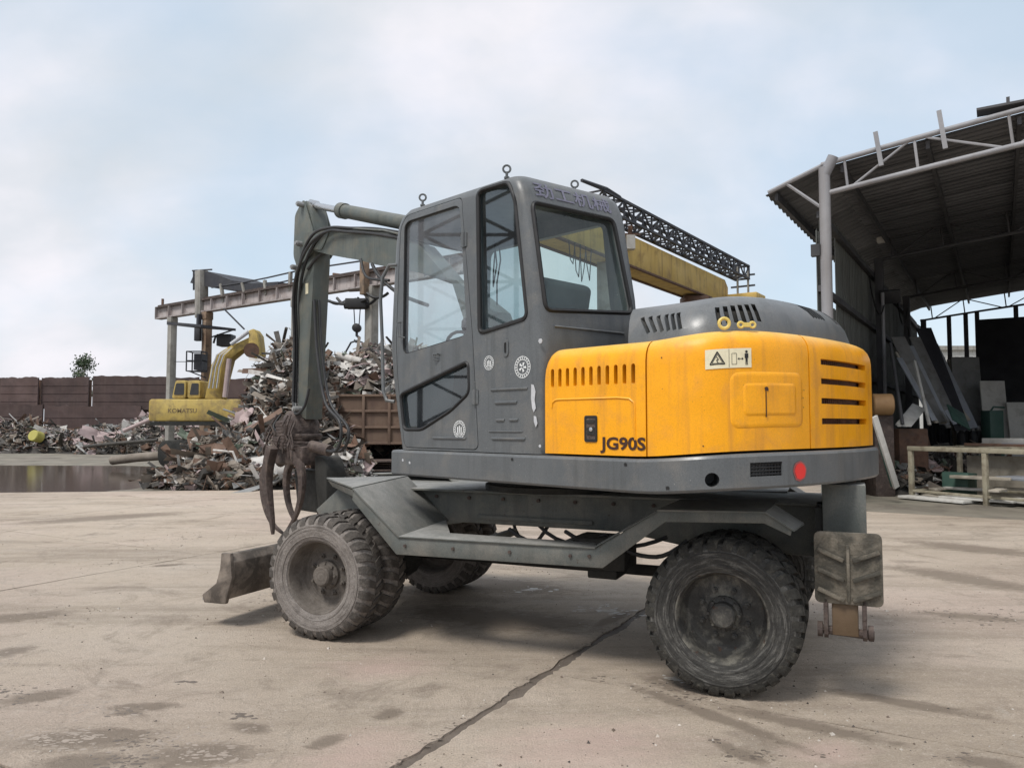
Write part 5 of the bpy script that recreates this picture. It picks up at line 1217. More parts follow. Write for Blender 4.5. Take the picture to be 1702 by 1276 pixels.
for e_ in (-.9, .9):
    t = MB(); q = gB + gd * .75 + gn * (e_ - .1); t.bar((q.x, q.y, 0), (q.x, q.y, zt - .85), .3, .3, gd); ob('support_leg', t, M['craneyellow'], bx, bev=.02)
t = MB(); c_ = gB - gd * 2.6 - gn * .3; t.box(c_ + V((0, 0, zt - 1.2)), (.9, .8, .35)); ob('hoist_block', t, M['rust'], bx, bev=.03)
tA, tB = D(1003, 316, 20.8), D(1245, 440, 31.0); tA.z = tB.z = 8.02; td = (tB - tA).normalized(); tn = V((td.y, -td.x, 0)); L_ = (tB - tA).length
W_, Hh = .55, .52
cor = [(0, 0), (-W_, 0), (-W_, -Hh), (0, -Hh)]
for o_, z in cor:
    t = MB(); t.bar(tA + tn * o_ + V((0, 0, z)), tB + tn * o_ + V((0, 0, z)), .075, .075); ob('truss_chord', t, M['darksteel'], bx)
nb_ = 20
for i in range(nb_ + 1):
    s0 = L_ * i / nb_; P0 = tA + td * s0
    for a, b in ((0, 3), (1, 2), (0, 1), (3, 2)):
        t = MB(); t.bar(P0 + tn * cor[a][0] + V((0, 0, cor[a][1])), P0 + tn * cor[b][0] + V((0, 0, cor[b][1])), .045, .045, td); ob('truss_strut', t, M['darksteel'], bx)
    if i < nb_:
        P1 = tA + td * L_ * (i + 1) / nb_
        for a, b in ((0, 3), (1, 2), (3, 2), (0, 1)):
            if i % 2: a, b = b, a
            t = MB(); t.bar(P0 + tn * cor[a][0] + V((0, 0, cor[a][1])), P1 + tn * cor[b][0] + V((0, 0, cor[b][1])), .045, .045); ob('truss_brace', t, M['darksteel'], bx)
for k in (-.02, .03):
    t = MB(); t.tube([tA - td * 1.2 + V((0, 0, -.05)), tA + td * .2 + V((0, 0, .05 + k)), tA + td * 1.0 + V((0, 0, .04))], .05, 5); ob('festoon_cable', t, M['darksteel'], bx)
pB = tB - tn * .27
for dx in (-.22, .22):
    t = MB(); t.bar(pB + tn * dx + V((0, 0, .08)), pB + tn * dx + V((0, 0, -1.55)), .07, .07, td); ob('mast_leg', t, M['concol'], bx)
for z in (-.35, -.8, -1.15):
    t = MB(); t.bar(pB - tn * .5 + V((0, 0, z)), pB + tn * .5 + V((0, 0, z)), .06, .07); ob('mast_step', t, M['darksteel'], bx)
t = MB(); pw = gA + gd * 4.6 - gn * .35; t.bar((pw.x, pw.y, 0), (pw.x, pw.y, zt - H1), .5, .5, gd); ob('support_leg', t, M['concol'], bx, bev=.02)
fl = MB(); 
for i in range(4):
    s0 = 1.5 + i * .30; q = gA + gd * s0 + gn * .1 + V((0, 0, zt - H1))
    fl = MB(); fl.tube([q, q + gd * .08 + V((0, 0, -.5 - .25 * (i % 3))), q + gd * .22 + V((0, 0, -.6 - .3 * (i % 2))), q + gd * .34 + V((0, 0, 0))], .014, 5); ob('festoon_cable', fl, M['rubberseal'], bx, smooth=60)
hk = thing('hoist', onrun(592, 505, -.4), 'black electric hoist with chain, hook and slings hanging below the girder', 'hoist')
t = MB(); p = onrun(593, 505, -.4); t.box(p, (.75, .5, .34)); t.cyl(p + V((-.45, 0, -.02)), p + V((.45, 0, -.02)), .17, 12); ob('hoist_body', t, M['rubberseal'], hk, bev=.02)
for px in (588, 599):
    t = MB(); t.tube([onrun(px, 510, -.4), onrun(px + (593 - px) * .4, 545, -.4)], .02, 5); ob('hoist_chain', t, M['darksteel'], hk)
t = MB(); p = onrun(593, 545, -.4); t.lathe([(.06, -.14), (.16, -.1), (.16, .1), (.06, .14)], p, (0, 1, 0), 12); ob('hook_block', t, M['rubberseal'], hk)
t = MB(); t.tube([p + V(q) for q in ((0, 0, -.1), (0, 0, -.28), (.10, 0, -.36), (.08, 0, -.48), (-.02, 0, -.50), (-.09, 0, -.42))], [.05, .05, .06, .06, .05, .02], 7); ob('hook', t, M['darksteel'], hk, smooth=60)
for px in (574, 611):
    t = MB(); t.tube([p + V((0, 0, -.46)), onrun((593 + px) / 2, 569, -.4), onrun(px, 586, -.4)], .035, 5); ob('sling', t, M['darksteel'], hk)

# --- scrap heaps
rsc = random.Random(21)
def rrot(rn): return Matrix.Rotation(rn.random() * 6.28, 3, 'Z') @ Matrix.Rotation(rn.gauss(0, .75), 3, 'X') @ Matrix.Rotation(rn.gauss(0, .6), 3, 'Y')
def piece(t, p, rn, sz):
    r_ = rrot(rn); kind = rn.random()
    if kind < .34:                      # bent sheet with a little thickness
        w_, h_ = sz * (.5 + rn.random()), sz * (.25 + .5 * rn.random()); g = []
        for j in range(3):
            for i in range(3): g.append(V(((i - 1) * w_ / 2, (j - 1) * h_ / 2, rn.gauss(0, sz * .17))) + V((rn.gauss(0, sz * .06), rn.gauss(0, sz * .06), 0)))
        vs = [p + r_ @ q for q in g]; th = r_ @ V((0, 0, .012)); vs += [q - th for q in vs]
        fs = [(j * 3 + i, j * 3 + i + 1, j * 3 + i + 4, j * 3 + i + 3) for j in range(2) for i in range(2)]; ed = [0, 1, 2, 5, 8, 7, 6, 3]
        t.add(vs, fs + [tuple(9 + i for i in reversed(f_)) for f_ in fs] + [(ed[i], ed[(i + 1) % 8], ed[(i + 1) % 8] + 9, ed[i] + 9) for i in range(8)])
    elif kind < .46:                    # long curled strip
        L_ = sz * (1.5 + 2.5 * rn.random()); w_ = sz * (.08 + .12 * rn.random()); cv = rn.gauss(0, 1.2); tw = rn.gauss(0, 1.0); vs = []
        for k in range(7):
            f_ = k / 6 - .5; a_ = cv * f_; c_ = V((L_ * f_ * cos(a_ * .6), 0, L_ * .35 * (cos(a_) - 1) * (1 if cv > 0 else -1))); e_ = V((0, cos(tw * f_), sin(tw * f_))) * w_
            vs += [p + r_ @ (c_ + e_), p + r_ @ (c_ - e_)]
        t.add(vs, [(2 * k, 2 * k + 1, 2 * k + 3, 2 * k + 2) for k in range(6)])
    elif kind < .64:                    # bar, plank or angle
        L_ = sz * (.5 + 1.1 * rn.random()); t.box(p, (L_, sz * (.05 + .12 * rn.random()), sz * (.03 + .08 * rn.random())), r_)
    elif kind < .84:                    # bent pipe or wire
        L_ = sz * (.8 + 2.2 * rn.random() ** 2); q = [V((L_ * (k / 3 - .5), rn.gauss(0, L_ * .13), rn.gauss(0, L_ * .13))) for k in range(4)]
        t.tube([p + r_ @ a for a in q], sz * (.015 + .05 * rn.random() ** 2), 5)
    else:                               # crushed lump
        s_ = V((sz * (.3 + .4 * rn.random()), sz * (.25 + .3 * rn.random()), sz * (.2 + .3 * rn.random()))) * .5
        vs = [p + r_ @ V((x * s_.x * (1 + rn.gauss(0, .25)), y * s_.y * (1 + rn.gauss(0, .25)), z * s_.z * (1 + rn.gauss(0, .25)))) for z in (-1, 1) for y in (-1, 1) for x in (-1, 1)]
        t.add(vs, [(0, 2, 3, 1), (4, 5, 7, 6), (0, 1, 5, 4), (2, 6, 7, 3), (0, 4, 6, 2), (1, 3, 7, 5)])
def heap(name, label, bumps, n, seed, sz, wts, cell=.3):
    """bumps: (x, y, radius x, radius y, height); loose pieces lie all over the mound they make"""
    rn = random.Random(seed)
    def hf(x, y):
        h = 0
        for bx_, by_, rx, ry, hh in bumps:
            d2 = ((x - bx_) / rx) ** 2 + ((y - by_) / ry) ** 2
            if d2 < 1: h = max(h, hh * (1 - d2) ** .8)
        return h + (.25 * noise.noise(V((x * .9, y * .9, seed))) * min(1, h))
    x0 = min(b[0] - b[2] for b in bumps); x1 = max(b[0] + b[2] for b in bumps); y0 = min(b[1] - b[3] for b in bumps); y1 = max(b[1] + b[3] for b in bumps)
    t = MB(); nx_, ny_ = int((x1 - x0) / cell) + 2, int((y1 - y0) / cell) + 2
    t.mi = 2
    t.add([(x0 + i * cell, y0 + j * cell, hf(x0 + i * cell, y0 + j * cell) - .14 + rn.gauss(0, .05)) for j in range(ny_) for i in range(nx_)], [(j * nx_ + i, j * nx_ + i + 1, (j + 1) * nx_ + i + 1, (j + 1) * nx_ + i) for j in range(ny_ - 1) for i in range(nx_ - 1)])
    tot = sum(wts); cnt = 0; tries = 0
    while cnt < n and tries < n * 6:
        tries += 1; x = x0 + (x1 - x0) * rn.random(); y = y0 + (y1 - y0) * rn.random(); h = hf(x, y)
        if h < .05 : continue
        if y > (y0 + y1) / 2 + (y1 - y0) * .2 and rn.random() < .7: continue       # fewer where it cannot be seen
        r_ = rn.random() * tot; k_ = 0
        while r_ > wts[k_]: r_ -= wts[k_]; k_ += 1
        zone = noise.noise(V((x * .5, y * .5, seed + 3)))
        if zone > .18 and rn.random() < .5: k_ = rn.choice([3, 4, 6, 1])
        if zone < -.15 and rn.random() < .6: k_ = rn.choice([0, 1, 2, 1])
        t.mi = k_; s_ = sz * (.32 + .9 * rn.random() ** 2) * (1.7 if rn.random() < .06 else 1)
        piece(t, V((x, y, h + rn.gauss(.02, .07))), rn, s_); cnt += 1
    return tag(ob(name, t, SCR, smooth=0), label, 'scrap heap', None, 'stuff'), hf
h1, hf1 = heap('scrap_heap', 'tall mixed heap of torn scrap metal and rubble behind the excavator arm', [(-6.55, 23.2, 1.95, 2.2, 4.0), (-7.5, 23.4, 1.5, 1.5, 2.3), (-6.1, 21.6, 1.8, 1.8, 2.6), (-7.0, 20.2, 2.0, 1.7, 1.3), (-6.9, 19.2, 2.2, 1.5, .7), (-5.6, 19.6, 1.6, 1.4, .9)], 9000, 1, .40, [20, 34, 20, 11, 13, 4, 5], .2)
h2, hf2 = heap('scrap_heap', 'heap of pale cut scrap rising behind the brown container', [(-4.2, 26.5, 4.2, 2.8, 4.15), (-1.5, 27.5, 3.5, 2.5, 3.7)], 3600, 2, .5, [9, 16, 14, 28, 18, 6, 9])
h3, hf3 = heap('scrap_heap', 'low spread of pinkish scrap along the foot of the rusty wall', [(-27.5, 42.6, 4.2, 2.2, 1.6), (-22.5, 42.8, 4.8, 2.0, 1.3), (-18.2, 42.0, 4.2, 2.4, 2.2), (-14.5, 40, 4, 3, 2.2), (-33.5, 42.6, 4, 2.2, 2.0), (-20, 40.6, 3.2, 1.2, .7)], 7000, 3, .46, [16, 18, 18, 20, 12, 2, 17], .4)
h4, hf4 = heap('scrap_heap', 'small spill of crumpled pale sheet right of the grapple', [(-4.15, 19.3, .62, .8, 1.0)], 420, 5, .34, [10, 14, 14, 26, 18, 6, 8])
# larger pieces that can be told apart
def crumple(sz, seed, n=6, amp=.16):
    rn = random.Random(seed); t = MB(); g = []; w_, h_ = sz
    for j in range(n + 1):
        for i in range(n + 1):
            x, y = w_ * (i / n - .5), h_ * (j / n - .5)
            g.append(V((x + rn.gauss(0, .02), y + rn.gauss(0, .02), amp * 1.6 * noise.noise(V((x * 2.5, y * 2.5, seed))) + rn.gauss(0, amp * .25) + .5 * x * x)))
    N = len(g); g2 = g + [p - V((0, 0, .02)) for p in g]
    fs = [(j * (n + 1) + i, j * (n + 1) + i + 1, (j + 1) * (n + 1) + i + 1, (j + 1) * (n + 1) + i) for j in range(n) for i in range(n)]
    ed = [i for i in range(n + 1)] + [j * (n + 1) + n for j in range(1, n + 1)] + [n * (n + 1) + i for i in range(n - 1, -1, -1)] + [j * (n + 1) for j in range(n - 1, 0, -1)]
    t.add(g2, fs + [tuple(N + i for i in reversed(f_)) for f_ in fs] + [(ed[i], ed[(i + 1) % len(ed)], ed[(i + 1) % len(ed)] + N, ed[i] + N) for i in range(len(ed))]); return t
def place(name, mb_, mat, pos, rot, label, cat, group=None, smooth=25):
    me, c_ = mb_.mesh(mat, smooth); o = inst(name, me, pos, None, rot); return tag(o, label, cat, group)
def at(px, py, d): return D(px, py, d)
big = [ (382, 768, 18.9, (.62, .85), 3, (1.15, .15, .3), 'large white crumpled sheet lying low in front of the tall heap'),
        (432, 752, 19.2, (.8, .6), 3, (1.0, .4, -.4), 'white torn panel resting against the tall heap near the grapple'),
        (440, 712, 20.2, (.5, .55), 3, (1.2, -.3, .5), 'square pale panel standing out on the slope of the tall heap'),
        (404, 700, 20.8, (.65, .75), 6, (1.1, .2, -.6), 'pinkish bent panel on the slope beside the distant excavator'),
        (330, 725, 20.4, (1.0, .4), 5, (.7, .2, .3), 'greenish bent sheet on the lower left slope of the heap'),
        (362, 740, 19.6, (.9, .35), 4, (.8, -.3, .4), 'grey bent sheet lying across the lower heap'),
        (300, 792, 18.2, (1.1, .3), 3, (.12, .1, .45), 'long pale board pointing out of the front edge of the heap'),
        (520, 640, 22.6, (.8, .5), 3, (1.0, .3, .3), 'white twisted sheet high on the tall heap left of the arm'),
        (475, 610, 23.0, (1.0, .35), 1, (.8, .6, .2), 'long brown bent strip near the top of the tall heap'),
        (590, 610, 25.2, (1.1, .5), 3, (.9, .4, -.5), 'broad white strip sliding down the heap behind the container'),
        (622, 632, 25.0, (.9, .7), 6, (1.0, -.2, .4), 'pale pink panel on the heap right above the container'),
        (560, 640, 25.2, (.8, .5), 3, (.9, .3, .6), 'small pale panel on the heap above the container left end'),
        (556, 775, 18.9, (.6, .5), 3, (.9, .3, .3), 'silvery crumpled sheet right of the grapple by the dark plates'),
        (228, 715, 41.0, (1.6, .9), 3, (1.0, .2, .5), 'pale folded sheet in the low scrap below the wall'),
        (172, 722, 41.0, (2.2, .7), 6, (.9, .1, .2), 'long pinkish sheet in the low scrap below the wall') ]
for i, (px, py, d, sz, mi_, rot, lab) in enumerate(big):
    place('scrap_sheet', crumple(sz, 30 + i), SCR[mi_], at(px, py, d), rot, lab, 'scrap sheet')
for i, (x0, y0, x1, y1, d, r_, mi_, lab) in enumerate(((186, 765, 268, 757, 27.5, .16, 1, 'brown pipe lying on the ground left of the heap'), (470, 572, 476, 545, 24, .05, 2, 'short bent pipe sticking up at the top of the heap'), (268, 690, 205, 716, 38, .10, 6, 'long pale pole leaning on the low scrap below the wall'), (560, 590, 630, 610, 25.6, .12, 3, 'pale pipe lying near the top of the heap behind the container'), (140, 742, 262, 731, 39.5, .09, 2, 'thin dark rail lying on the soil before the wall'))):
    t = MB(); a, b = at(x0, y0, d), at(x1, y1, d - .4); m_ = a.lerp(b, .5) + V((0, 0, .02)); t.tube([a, m_, b], r_, 8); o = ob('scrap_pipe', t, SCR[mi_], smooth=50); tag(o, lab, 'pipe')
for i, (px, py, d, r_, L_, mat_, ax, lab) in enumerate(((437, 777, 18.6, .30, .5, 3, (1, .5, .2), 'pale crushed drum lying at the front of the heap'), (462, 783, 18.3, .26, .4, 3, (.8, .7, .1), 'second pale crushed drum lying just left of the grapple'))):
    t = MB(); p = at(px, py, d); t.lathe([(r_ * .9, -L_ / 2), (r_, -L_ / 2 + .03), (r_ * .95, 0), (r_ * 1.02, L_ / 2 - .03), (r_ * .9, L_ / 2), (r_ * .3, L_ / 2 - .02)], p, ax, 14); tag(ob('crushed_drum', t, SCR[mat_]), lab, 'drum')
t = MB(); p = at(67, 727, 41); t.lathe([(.27, 0), (.30, .03), (.30, .5), (.27, .54)], p, (-.2, -1, .25), 18); tag(ob('yellow_drum', t, mk('drum_yellow', [(0.36, 0.33, 0.07), (0.45, 0.41, 0.12)], 3, bump=.1)), 'round yellow drum lying in the low scrap below the wall', 'drum')

# --- the old yellow excavator behind the heap
KX = thing('distant_excavator', at(300, 745, 26), 'old faded yellow crawler excavator half buried behind the scrap heap', 'excavator')
kd = 26.0
def KP(px, py, dd=0.0): return D(px, py, kd + dd)
a, b = KP(246, 700), KP(384, 663)
t = MB(); t.plate(rounded([(a.x, a.z), (b.x + .3, a.z), (b.x + .3, b.z), (a.x, b.z)], .12), lambda x, z: (x, kd, z), (0, 2.3, 0)); cw = ob('counterweight', t, M['oldyellow'], KX, bev=.05)
t = MB(); t.b2((a.x + .05, kd + .02, a.z - .14), (b.x + .2, kd + 2.1, a.z - .01)); ob('turntable', t, M['grime'], KX)
text_mesh('KOMATSU', lambda x, y: (KP(296, 0).x + x, kd - .004, KP(296, 686).z + y), .98, .15, 'counterweight_lettering', M['oldprint'], cw, .02, False)
for px0, px1 in ((285, 309), (311, 333)):
    c0, c1 = KP(px0, 662, .3), KP(px1, 632, .3); t = MB(); t.plate(rounded([(c0.x, c0.z), (c1.x, c0.z), (c1.x, c1.z), (c0.x + (.12 if px0 == 285 else 0), c1.z)], .08), lambda x, z: (x, kd + .3, z), (0, 1.3, 0)); cbn = ob('engine_box', t, M['oldyellow'], KX, bev=.03)
    t = MB(); t.plate(rounded([(c0.x + .08, c0.z + .12), (c1.x - .05, c0.z + .12), (c1.x - .05, c1.z - .1), (c0.x + .15, c1.z - .1)], .05), lambda x, z: (x, kd + .292, z), (0, .01, 0)); ob('window_pane', t, M['scrape'] if False else M['cylinder'], cbn)
t = MB(); bp = [(340, 662), (351, 606), (361, 588), (378, 577), (421, 557), (424, 571), (398, 584), (382, 597), (373, 632), (368, 664)]
t.prism([KP(x, y, .2) for x, y in bp], (0, .55, 0)); kb = ob('boom', t, M['oldyellow'], KX, bev=.03)
t = MB(); t.prism([KP(x, y, .1) for x, y in ((413, 566), (413, 549), (421, 546), (428, 556), (432, 590), (420, 600), (412, 580))], (0, .7, 0)); ob('stick', t, M['oldyellow'], KX, bev=.03)
t = MB(); t.cyl(KP(418, 582, .0), KP(418, 582, .9), .26, 14); ob('stick_pivot', t, M['rust'], KX)
t = MB(); t.cyl(KP(384, 572, .1), KP(413, 551, .1), .07, 10); ob('stick_cylinder', t, M['scrape'], KX)
t = MB(); t.cyl(KP(374, 660, .05), KP(381, 596, .05), .09, 10); ob('boom_cylinder', t, M['scrap'] if 'scrap' in M else SCR[6], KX)
for k in range(6):
    t = MB(); dx = k * 3.2; t.tube([KP(347 + dx, 645, .0), KP(353 + dx * .9, 610, -.05), KP(360 + dx * .9, 590, -.05), KP(372 + dx, 582 - k, .1)], .028, 5); ob('hydraulic_hose', t, M['oldyellow'] if k % 2 else M['scrape'], KX, smooth=60)
for dd in (.1, 1.7):
    t = MB(); q0, q1 = KP(262, 735, dd), KP(400, 735, dd); t.plate(rounded([(q0.x, .05), (q1.x, .05), (q1.x, .95), (q0.x, .95)], .4, 6), lambda x, z: (x, kd + dd, z), (0, .55, 0)); ob('track', t, M['grime'], KX, bev=.03)

# --- brown container on a stack of dark plates
CT = thing('scrap_container', at(600, 750, 22), 'brown ribbed steel container standing on dark plates behind the cab', 'container')
x0, x1 = D(560, 700, 22).x, D(735, 700, 22).x; z0, z1 = .93, 2.38
t = MB(); t.b2((x0, 22, z0), (x1, 22.06, z1)); t.b2((x0, 22, z0), (x0 + .06, 24.2, z1)); t.b2((x0, 24.2, z0), (x1, 24.26, z1)); t.b2((x0, 22, z0), (x1, 24.2, z0 + .06)); ob('container_body', t, M['container'], CT)
for z in (z0 + .04, z0 + .50, z0 + .97, z1 - .03):
    t = MB(); t.b2((x0 - .02, 21.93, z - .035), (x1, 22.0, z + .035)); ob('container_rail', t, M['container'], CT, bev=.01)
for i in range(5):
    x = x0 + .03 + (x1 - x0 - .06) * i / 4; t = MB(); t.b2((x - .04, 21.915, z0), (x + .04, 21.995, z1)); ob('container_rib', t, M['container'], CT, bev=.01)
CT2 = thing('scrap_container', at(548, 750, 23), 'plain dull brown container end seen left of the ribbed one', 'container')
xa = D(527, 700, 22.6).x
t = MB(); t.plate([(xa, .9), (x0 - .06, .9), (x0 - .06, 2.15), (xa + .35, 2.15), (xa + .3, 1.7), (xa, 1.65)], lambda x, z: (x, 22.5, z), (0, 1.4, 0)); ob('container_body', t, M['container'], CT2, bev=.02)
for i in range(6):
    rn = random.Random(i); x_ = D(560, 770, 21.4).x; t = MB(); z = .02 + .085 * i
    t.box((x_ + 1.5 + rn.gauss(0, .12), 22.6 + rn.gauss(0, .15), z + .04), (3.4, 2.4, .05), Matrix.Rotation(rn.gauss(0, .03), 3, 'Z')); tag(ob('steel_plate', t, M['rustdark'], bev=.004), ['lowest', 'second lowest', 'third lowest', 'fourth from the ground', 'second from the top', 'topmost'][i] + ' dark steel plate in the flat stack under the brown container', 'steel plate', 'dark plates stacked under the container')
for x_, lw_ in ((x0 + .3, 'left end'), (x1 - .6, 'hidden right end')):
    t = MB(); t.b2((x_, 22.1, .55), (x_ + .25, 24.1, .92)); tag(ob('timber_baulk', t, M['rustdark'], bev=.01), 'dark bearer between the plate stack and the ' + lw_ + ' of the brown container', 'bearer', 'bearers under the brown container')

# ================================================================== OPEN SHED ON THE RIGHT
S0 = V((5.8, 14.0, 0)); s1 = V((0.841, -0.541, 0)); s2 = V((0.541, 0.841, 0))
SH = Matrix(((s1.x, s2.x, 0, S0.x), (s1.y, s2.y, 0, S0.y), (0, 0, 1, 0), (0, 0, 0, 1)))
def sh(): return MB(SH)
def spx(px, py, t_): # point in the shed cross-section at depth t_
    o_ = S0 + s2 * t_; r_ = ray(px, py); k_ = (o_ - V((0, 0, EYE))).dot(s2) / r_.dot(s2); q = V((0, 0, EYE)) + r_ * k_; w_ = q - S0
    return V((w_.dot(s1), w_.dot(s2), q.z))
def swall(px, py): # point on the side wall plane s=0
    r_ = ray(px, py); k_ = (S0 - V((0, 0, EYE))).dot(s1) / r_.dot(s1); q = V((0, 0, EYE)) + r_ * k_; w_ = q - S0; return V((0, w_.dot(s2), q.z))
SHD = thing('open_shed', S0, 'large open fronted grey steel shed with exposed roof trusses', 'shed')
SPAN, LEN = 16.0, 20.5
def zu(s): return 6.42 + .125 * s - .0040 * s * s if s <= 8 else zu(16 - s)      # roof line
def zl(s): return 5.80 + .118 * s - .0040 * s * s if s <= 8 else zl(16 - s)
def truss(t0, mat, big_=True):
    tr_ = None; rr = .048 if big_ else .045
    t = sh(); t.tube([(s, t0, zl(s)) for s in [SPAN * k / 16 for k in range(17)]], rr, 10 if big_ else 6); tr_ = ob('roof_truss', t, mat, SHD, smooth=60)
    t = sh(); t.tube([(s, t0, zu(s) - .06) for s in [SPAN * k / 16 for k in range(17)]], rr, 10 if big_ else 6); ob('top_chord', t, mat, tr_, smooth=60)
    xs = [.45, 1.6, 3.0, 4.4, 5.8, 7.2, 8, 9.4, 10.8, 12.2, 13.6, 15.2]
    for i, s in enumerate(xs):
        t = sh(); t.tube([(s, t0, zl(s)), (s - .05, t0, zu(s) - .06)], rr * .55, 6); ob('truss_web', t, mat, tr_, smooth=60)
        if i < len(xs) - 1:
            a_, b_ = (s + .06, xs[i + 1] - .1) ; 
            za, zb = (zl(a_), zu(b_) - .06) if i % 2 == 0 else (zu(a_) - .06, zl(b_))
            t = sh(); t.tube([(a_, t0, za), (b_, t0, zb)], rr * .5, 6); ob('truss_web', t, mat, tr_, smooth=60)
truss(0.0, M['galv']); truss(6.9, M['purlin'], False); truss(13.8, M['purlin'], False); truss(LEN, M['purlin'], False)
# columns
t = sh(); t.cyl((.05, 0, -.02), (.05, 0, 6.3), .102, 18); t.lathe([(.22, -.02), (.22, .02)], (.05, 0, 0), (0, 0, 1), 16); ob('column', t, M['galv'], SHD)
t = sh(); t.tube([(.05, 0, 6.15), (.22, -.02, 6.48)], .10, 12); ob('column_head', t, M['galv'], SHD)
t = sh(); t.cyl((SPAN, 0, -.02), (SPAN, 0, 6.0), .135, 14); ob('column', t, M['galv'], SHD)
for t0 in (6.9, 13.8, LEN):
    for s in (.12, SPAN - .05):
        t = sh(); t.bar((s, t0, -.02), (s, t0, 5.85), .2, .2, (0, 1, 0)); ob('column', t, M['purlin'], SHD, bev=.01)
# purlins: channels that run the length of the roof and stick out at the front
for i, s in enumerate((-.85, .35, 1.75, 3.1, 4.5, 5.9, 7.3, 8.7, 10.1, 11.5, 12.9, 14.3, 15.7)):
    z = zu(s) - .27 if s > 0 else 5.85
    t = sh(); t.b2((s - .03, .1, z), (s + .03, LEN, z + .15)); ob('purlin', t, M['purlin'], SHD)
for s, tl_, dz in ((1.05, .55, .20), (2.05, .35, .25), (4.5, .3, .3)):
    t = sh(); t.bar((s - .02, -.10, zu(s) - .42), (s - .10, -.14, zu(s) + dz), .075, .05, (0, 1, 0)); ob('purlin_cleat', t, M['galv'], SHD)
# roof sheets, profiled
def corr(fn, w_, L_, pitch, amp):
    """profiled sheet: fn(x, y, off) -> point; ridges run along y"""
    t = sh(); n = max(2, int(w_ / pitch)); rows = []
    xs = []
    for i in range(n):
        for f_, o_ in ((0, 0), (.35, 0), (.5, 1), (.85, 1)): xs.append(((i + f_) * w_ / n, o_ * amp))
    xs.append((w_, 0)); ny_ = 2
    vs = [fn(x, L_ * j / (ny_ - 1), o_) for j in range(ny_) for x, o_ in xs]; m_ = len(xs)
    vs2 = [fn(x, L_ * j / (ny_ - 1), o_ + .006) for j in range(ny_) for x, o_ in xs]; N = len(vs)
    fs = [(j * m_ + i, j * m_ + i + 1, (j + 1) * m_ + i + 1, (j + 1) * m_ + i) for j in range(ny_ - 1) for i in range(m_ - 1)]
    ed = list(range(m_)) + list(range(2 * m_ - 1, m_ - 1, -1))
    t.add(vs + vs2, fs + [tuple(N + k for k in reversed(f_)) for f_ in fs] + [(ed[k], ed[(k + 1) % len(ed)], ed[(k + 1) % len(ed)] + N, ed[k] + N) for k in range(len(ed))]); return t
nr = 20; rw = LEN / nr
for i in range(nr):
    for (sa, sb) in ((0.0, 8.0), (8.0, 16.0)):
        rows = []
        y0_, y1_ = i * rw + (.08 if i == 0 else 0), (i + 1) * rw + .02
        t = sh(); npt = 6; xs = []
        nn = 4
        for q in range(nn):
            for f_, o_ in ((0, 0), (.35, 0), (.5, 1), (.85, 1)): xs.append((y0_ + (q + f_) * (y1_ - y0_) / nn, o_ * .035))
        xs.append((y1_, 0)); m_ = len(xs)
        vs = [(sa + (sb - sa) * j / npt, y, zu(sa + (sb - sa) * j / npt) - .10 + o_) for j in range(npt + 1) for y, o_ in xs]; N = len(vs); vs2 = [(a_, b_, c_ + .008) for a_, b_, c_ in vs]
        fs = [(j * m_ + k, j * m_ + k + 1, (j + 1) * m_ + k + 1, (j + 1) * m_ + k) for j in range(npt) for k in range(m_ - 1)]
        t.add(vs + vs2, fs + [tuple(N + k for k in reversed(f_)) for f_ in fs]); ob('roof_sheet', t, M['roofsheet'], SHD, smooth=0)
    # eaves overhang
    t = corr(lambda x, y, o_, y0_=i * rw: (0.05 - y, y0_ + x, zu(0) - .10 - (.34 * y / 1.0) + o_), rw, 1.08, .26, .035); ob('eaves_sheet', t, M['roofsheet'], SHD, smooth=0)
for t0 in (0.0, 6.9, 13.8, LEN):
    t = sh(); t.tube([(.15, t0, 6.40), (-.98, t0, 6.0)], .042, 8); t.tube([(.05, t0, 5.5), (-.62, t0, 6.1)], .032, 6); ob('eaves_bracket', t, M['galv'], SHD)
# ridge capping seen at the upper right
t = sh(); t.b2((2.5, -.05, zu(3) + .06), (4.4, .3, zu(3) + .10)); t.bar((2.95, .0, zu(3) + .06), (2.95, .0, zu(3) + .2), .05, .05); ob('ridge_plank', t, M['purlin'], SHD)
# side wall cladding: sheet by sheet, with a slipped gap near the front
nw = 22; ww = LEN / nw
for i in range(nw):
    ztop = 5.75; zb = .05
    if i == 1: ztop = 3.9
    if i == 0: ztop = 5.2
    gap = .0 if i != 2 else .10
    t = corr(lambda x, y, o_, i=i, zb=zb, gap=gap: (-.13 - o_, .12 + i * ww + gap + x * (1 - gap / ww), zb + y), ww + .01, ztop - zb, .23, .035)
    ob('wall_sheet', t, M['sheet'], SHD, smooth=0)
t = corr(lambda x, y, o_: (-.16 - o_ - .12 * (y / 2.2), .12 + ww + .06 + x, 3.6 + y), ww * .74, 2.2, .23, .035); ob('wall_sheet', t, M['sheet'], SHD, smooth=0)
for z in (1.2, 2.6, 4.0, 5.4):
    t = sh(); t.b2((-.12, .1, z), (-.02, LEN, z + .12)); ob('wall_rail', t, M['purlin'], SHD)
for i in range(nw):      # far side wall
    t = corr(lambda x, y, o_, i=i: (SPAN + .15 + o_, i * ww + x, y), ww + .01, 5.9, .23, .035); ob('wall_sheet', t, M['sheet'], SHD, smooth=0)
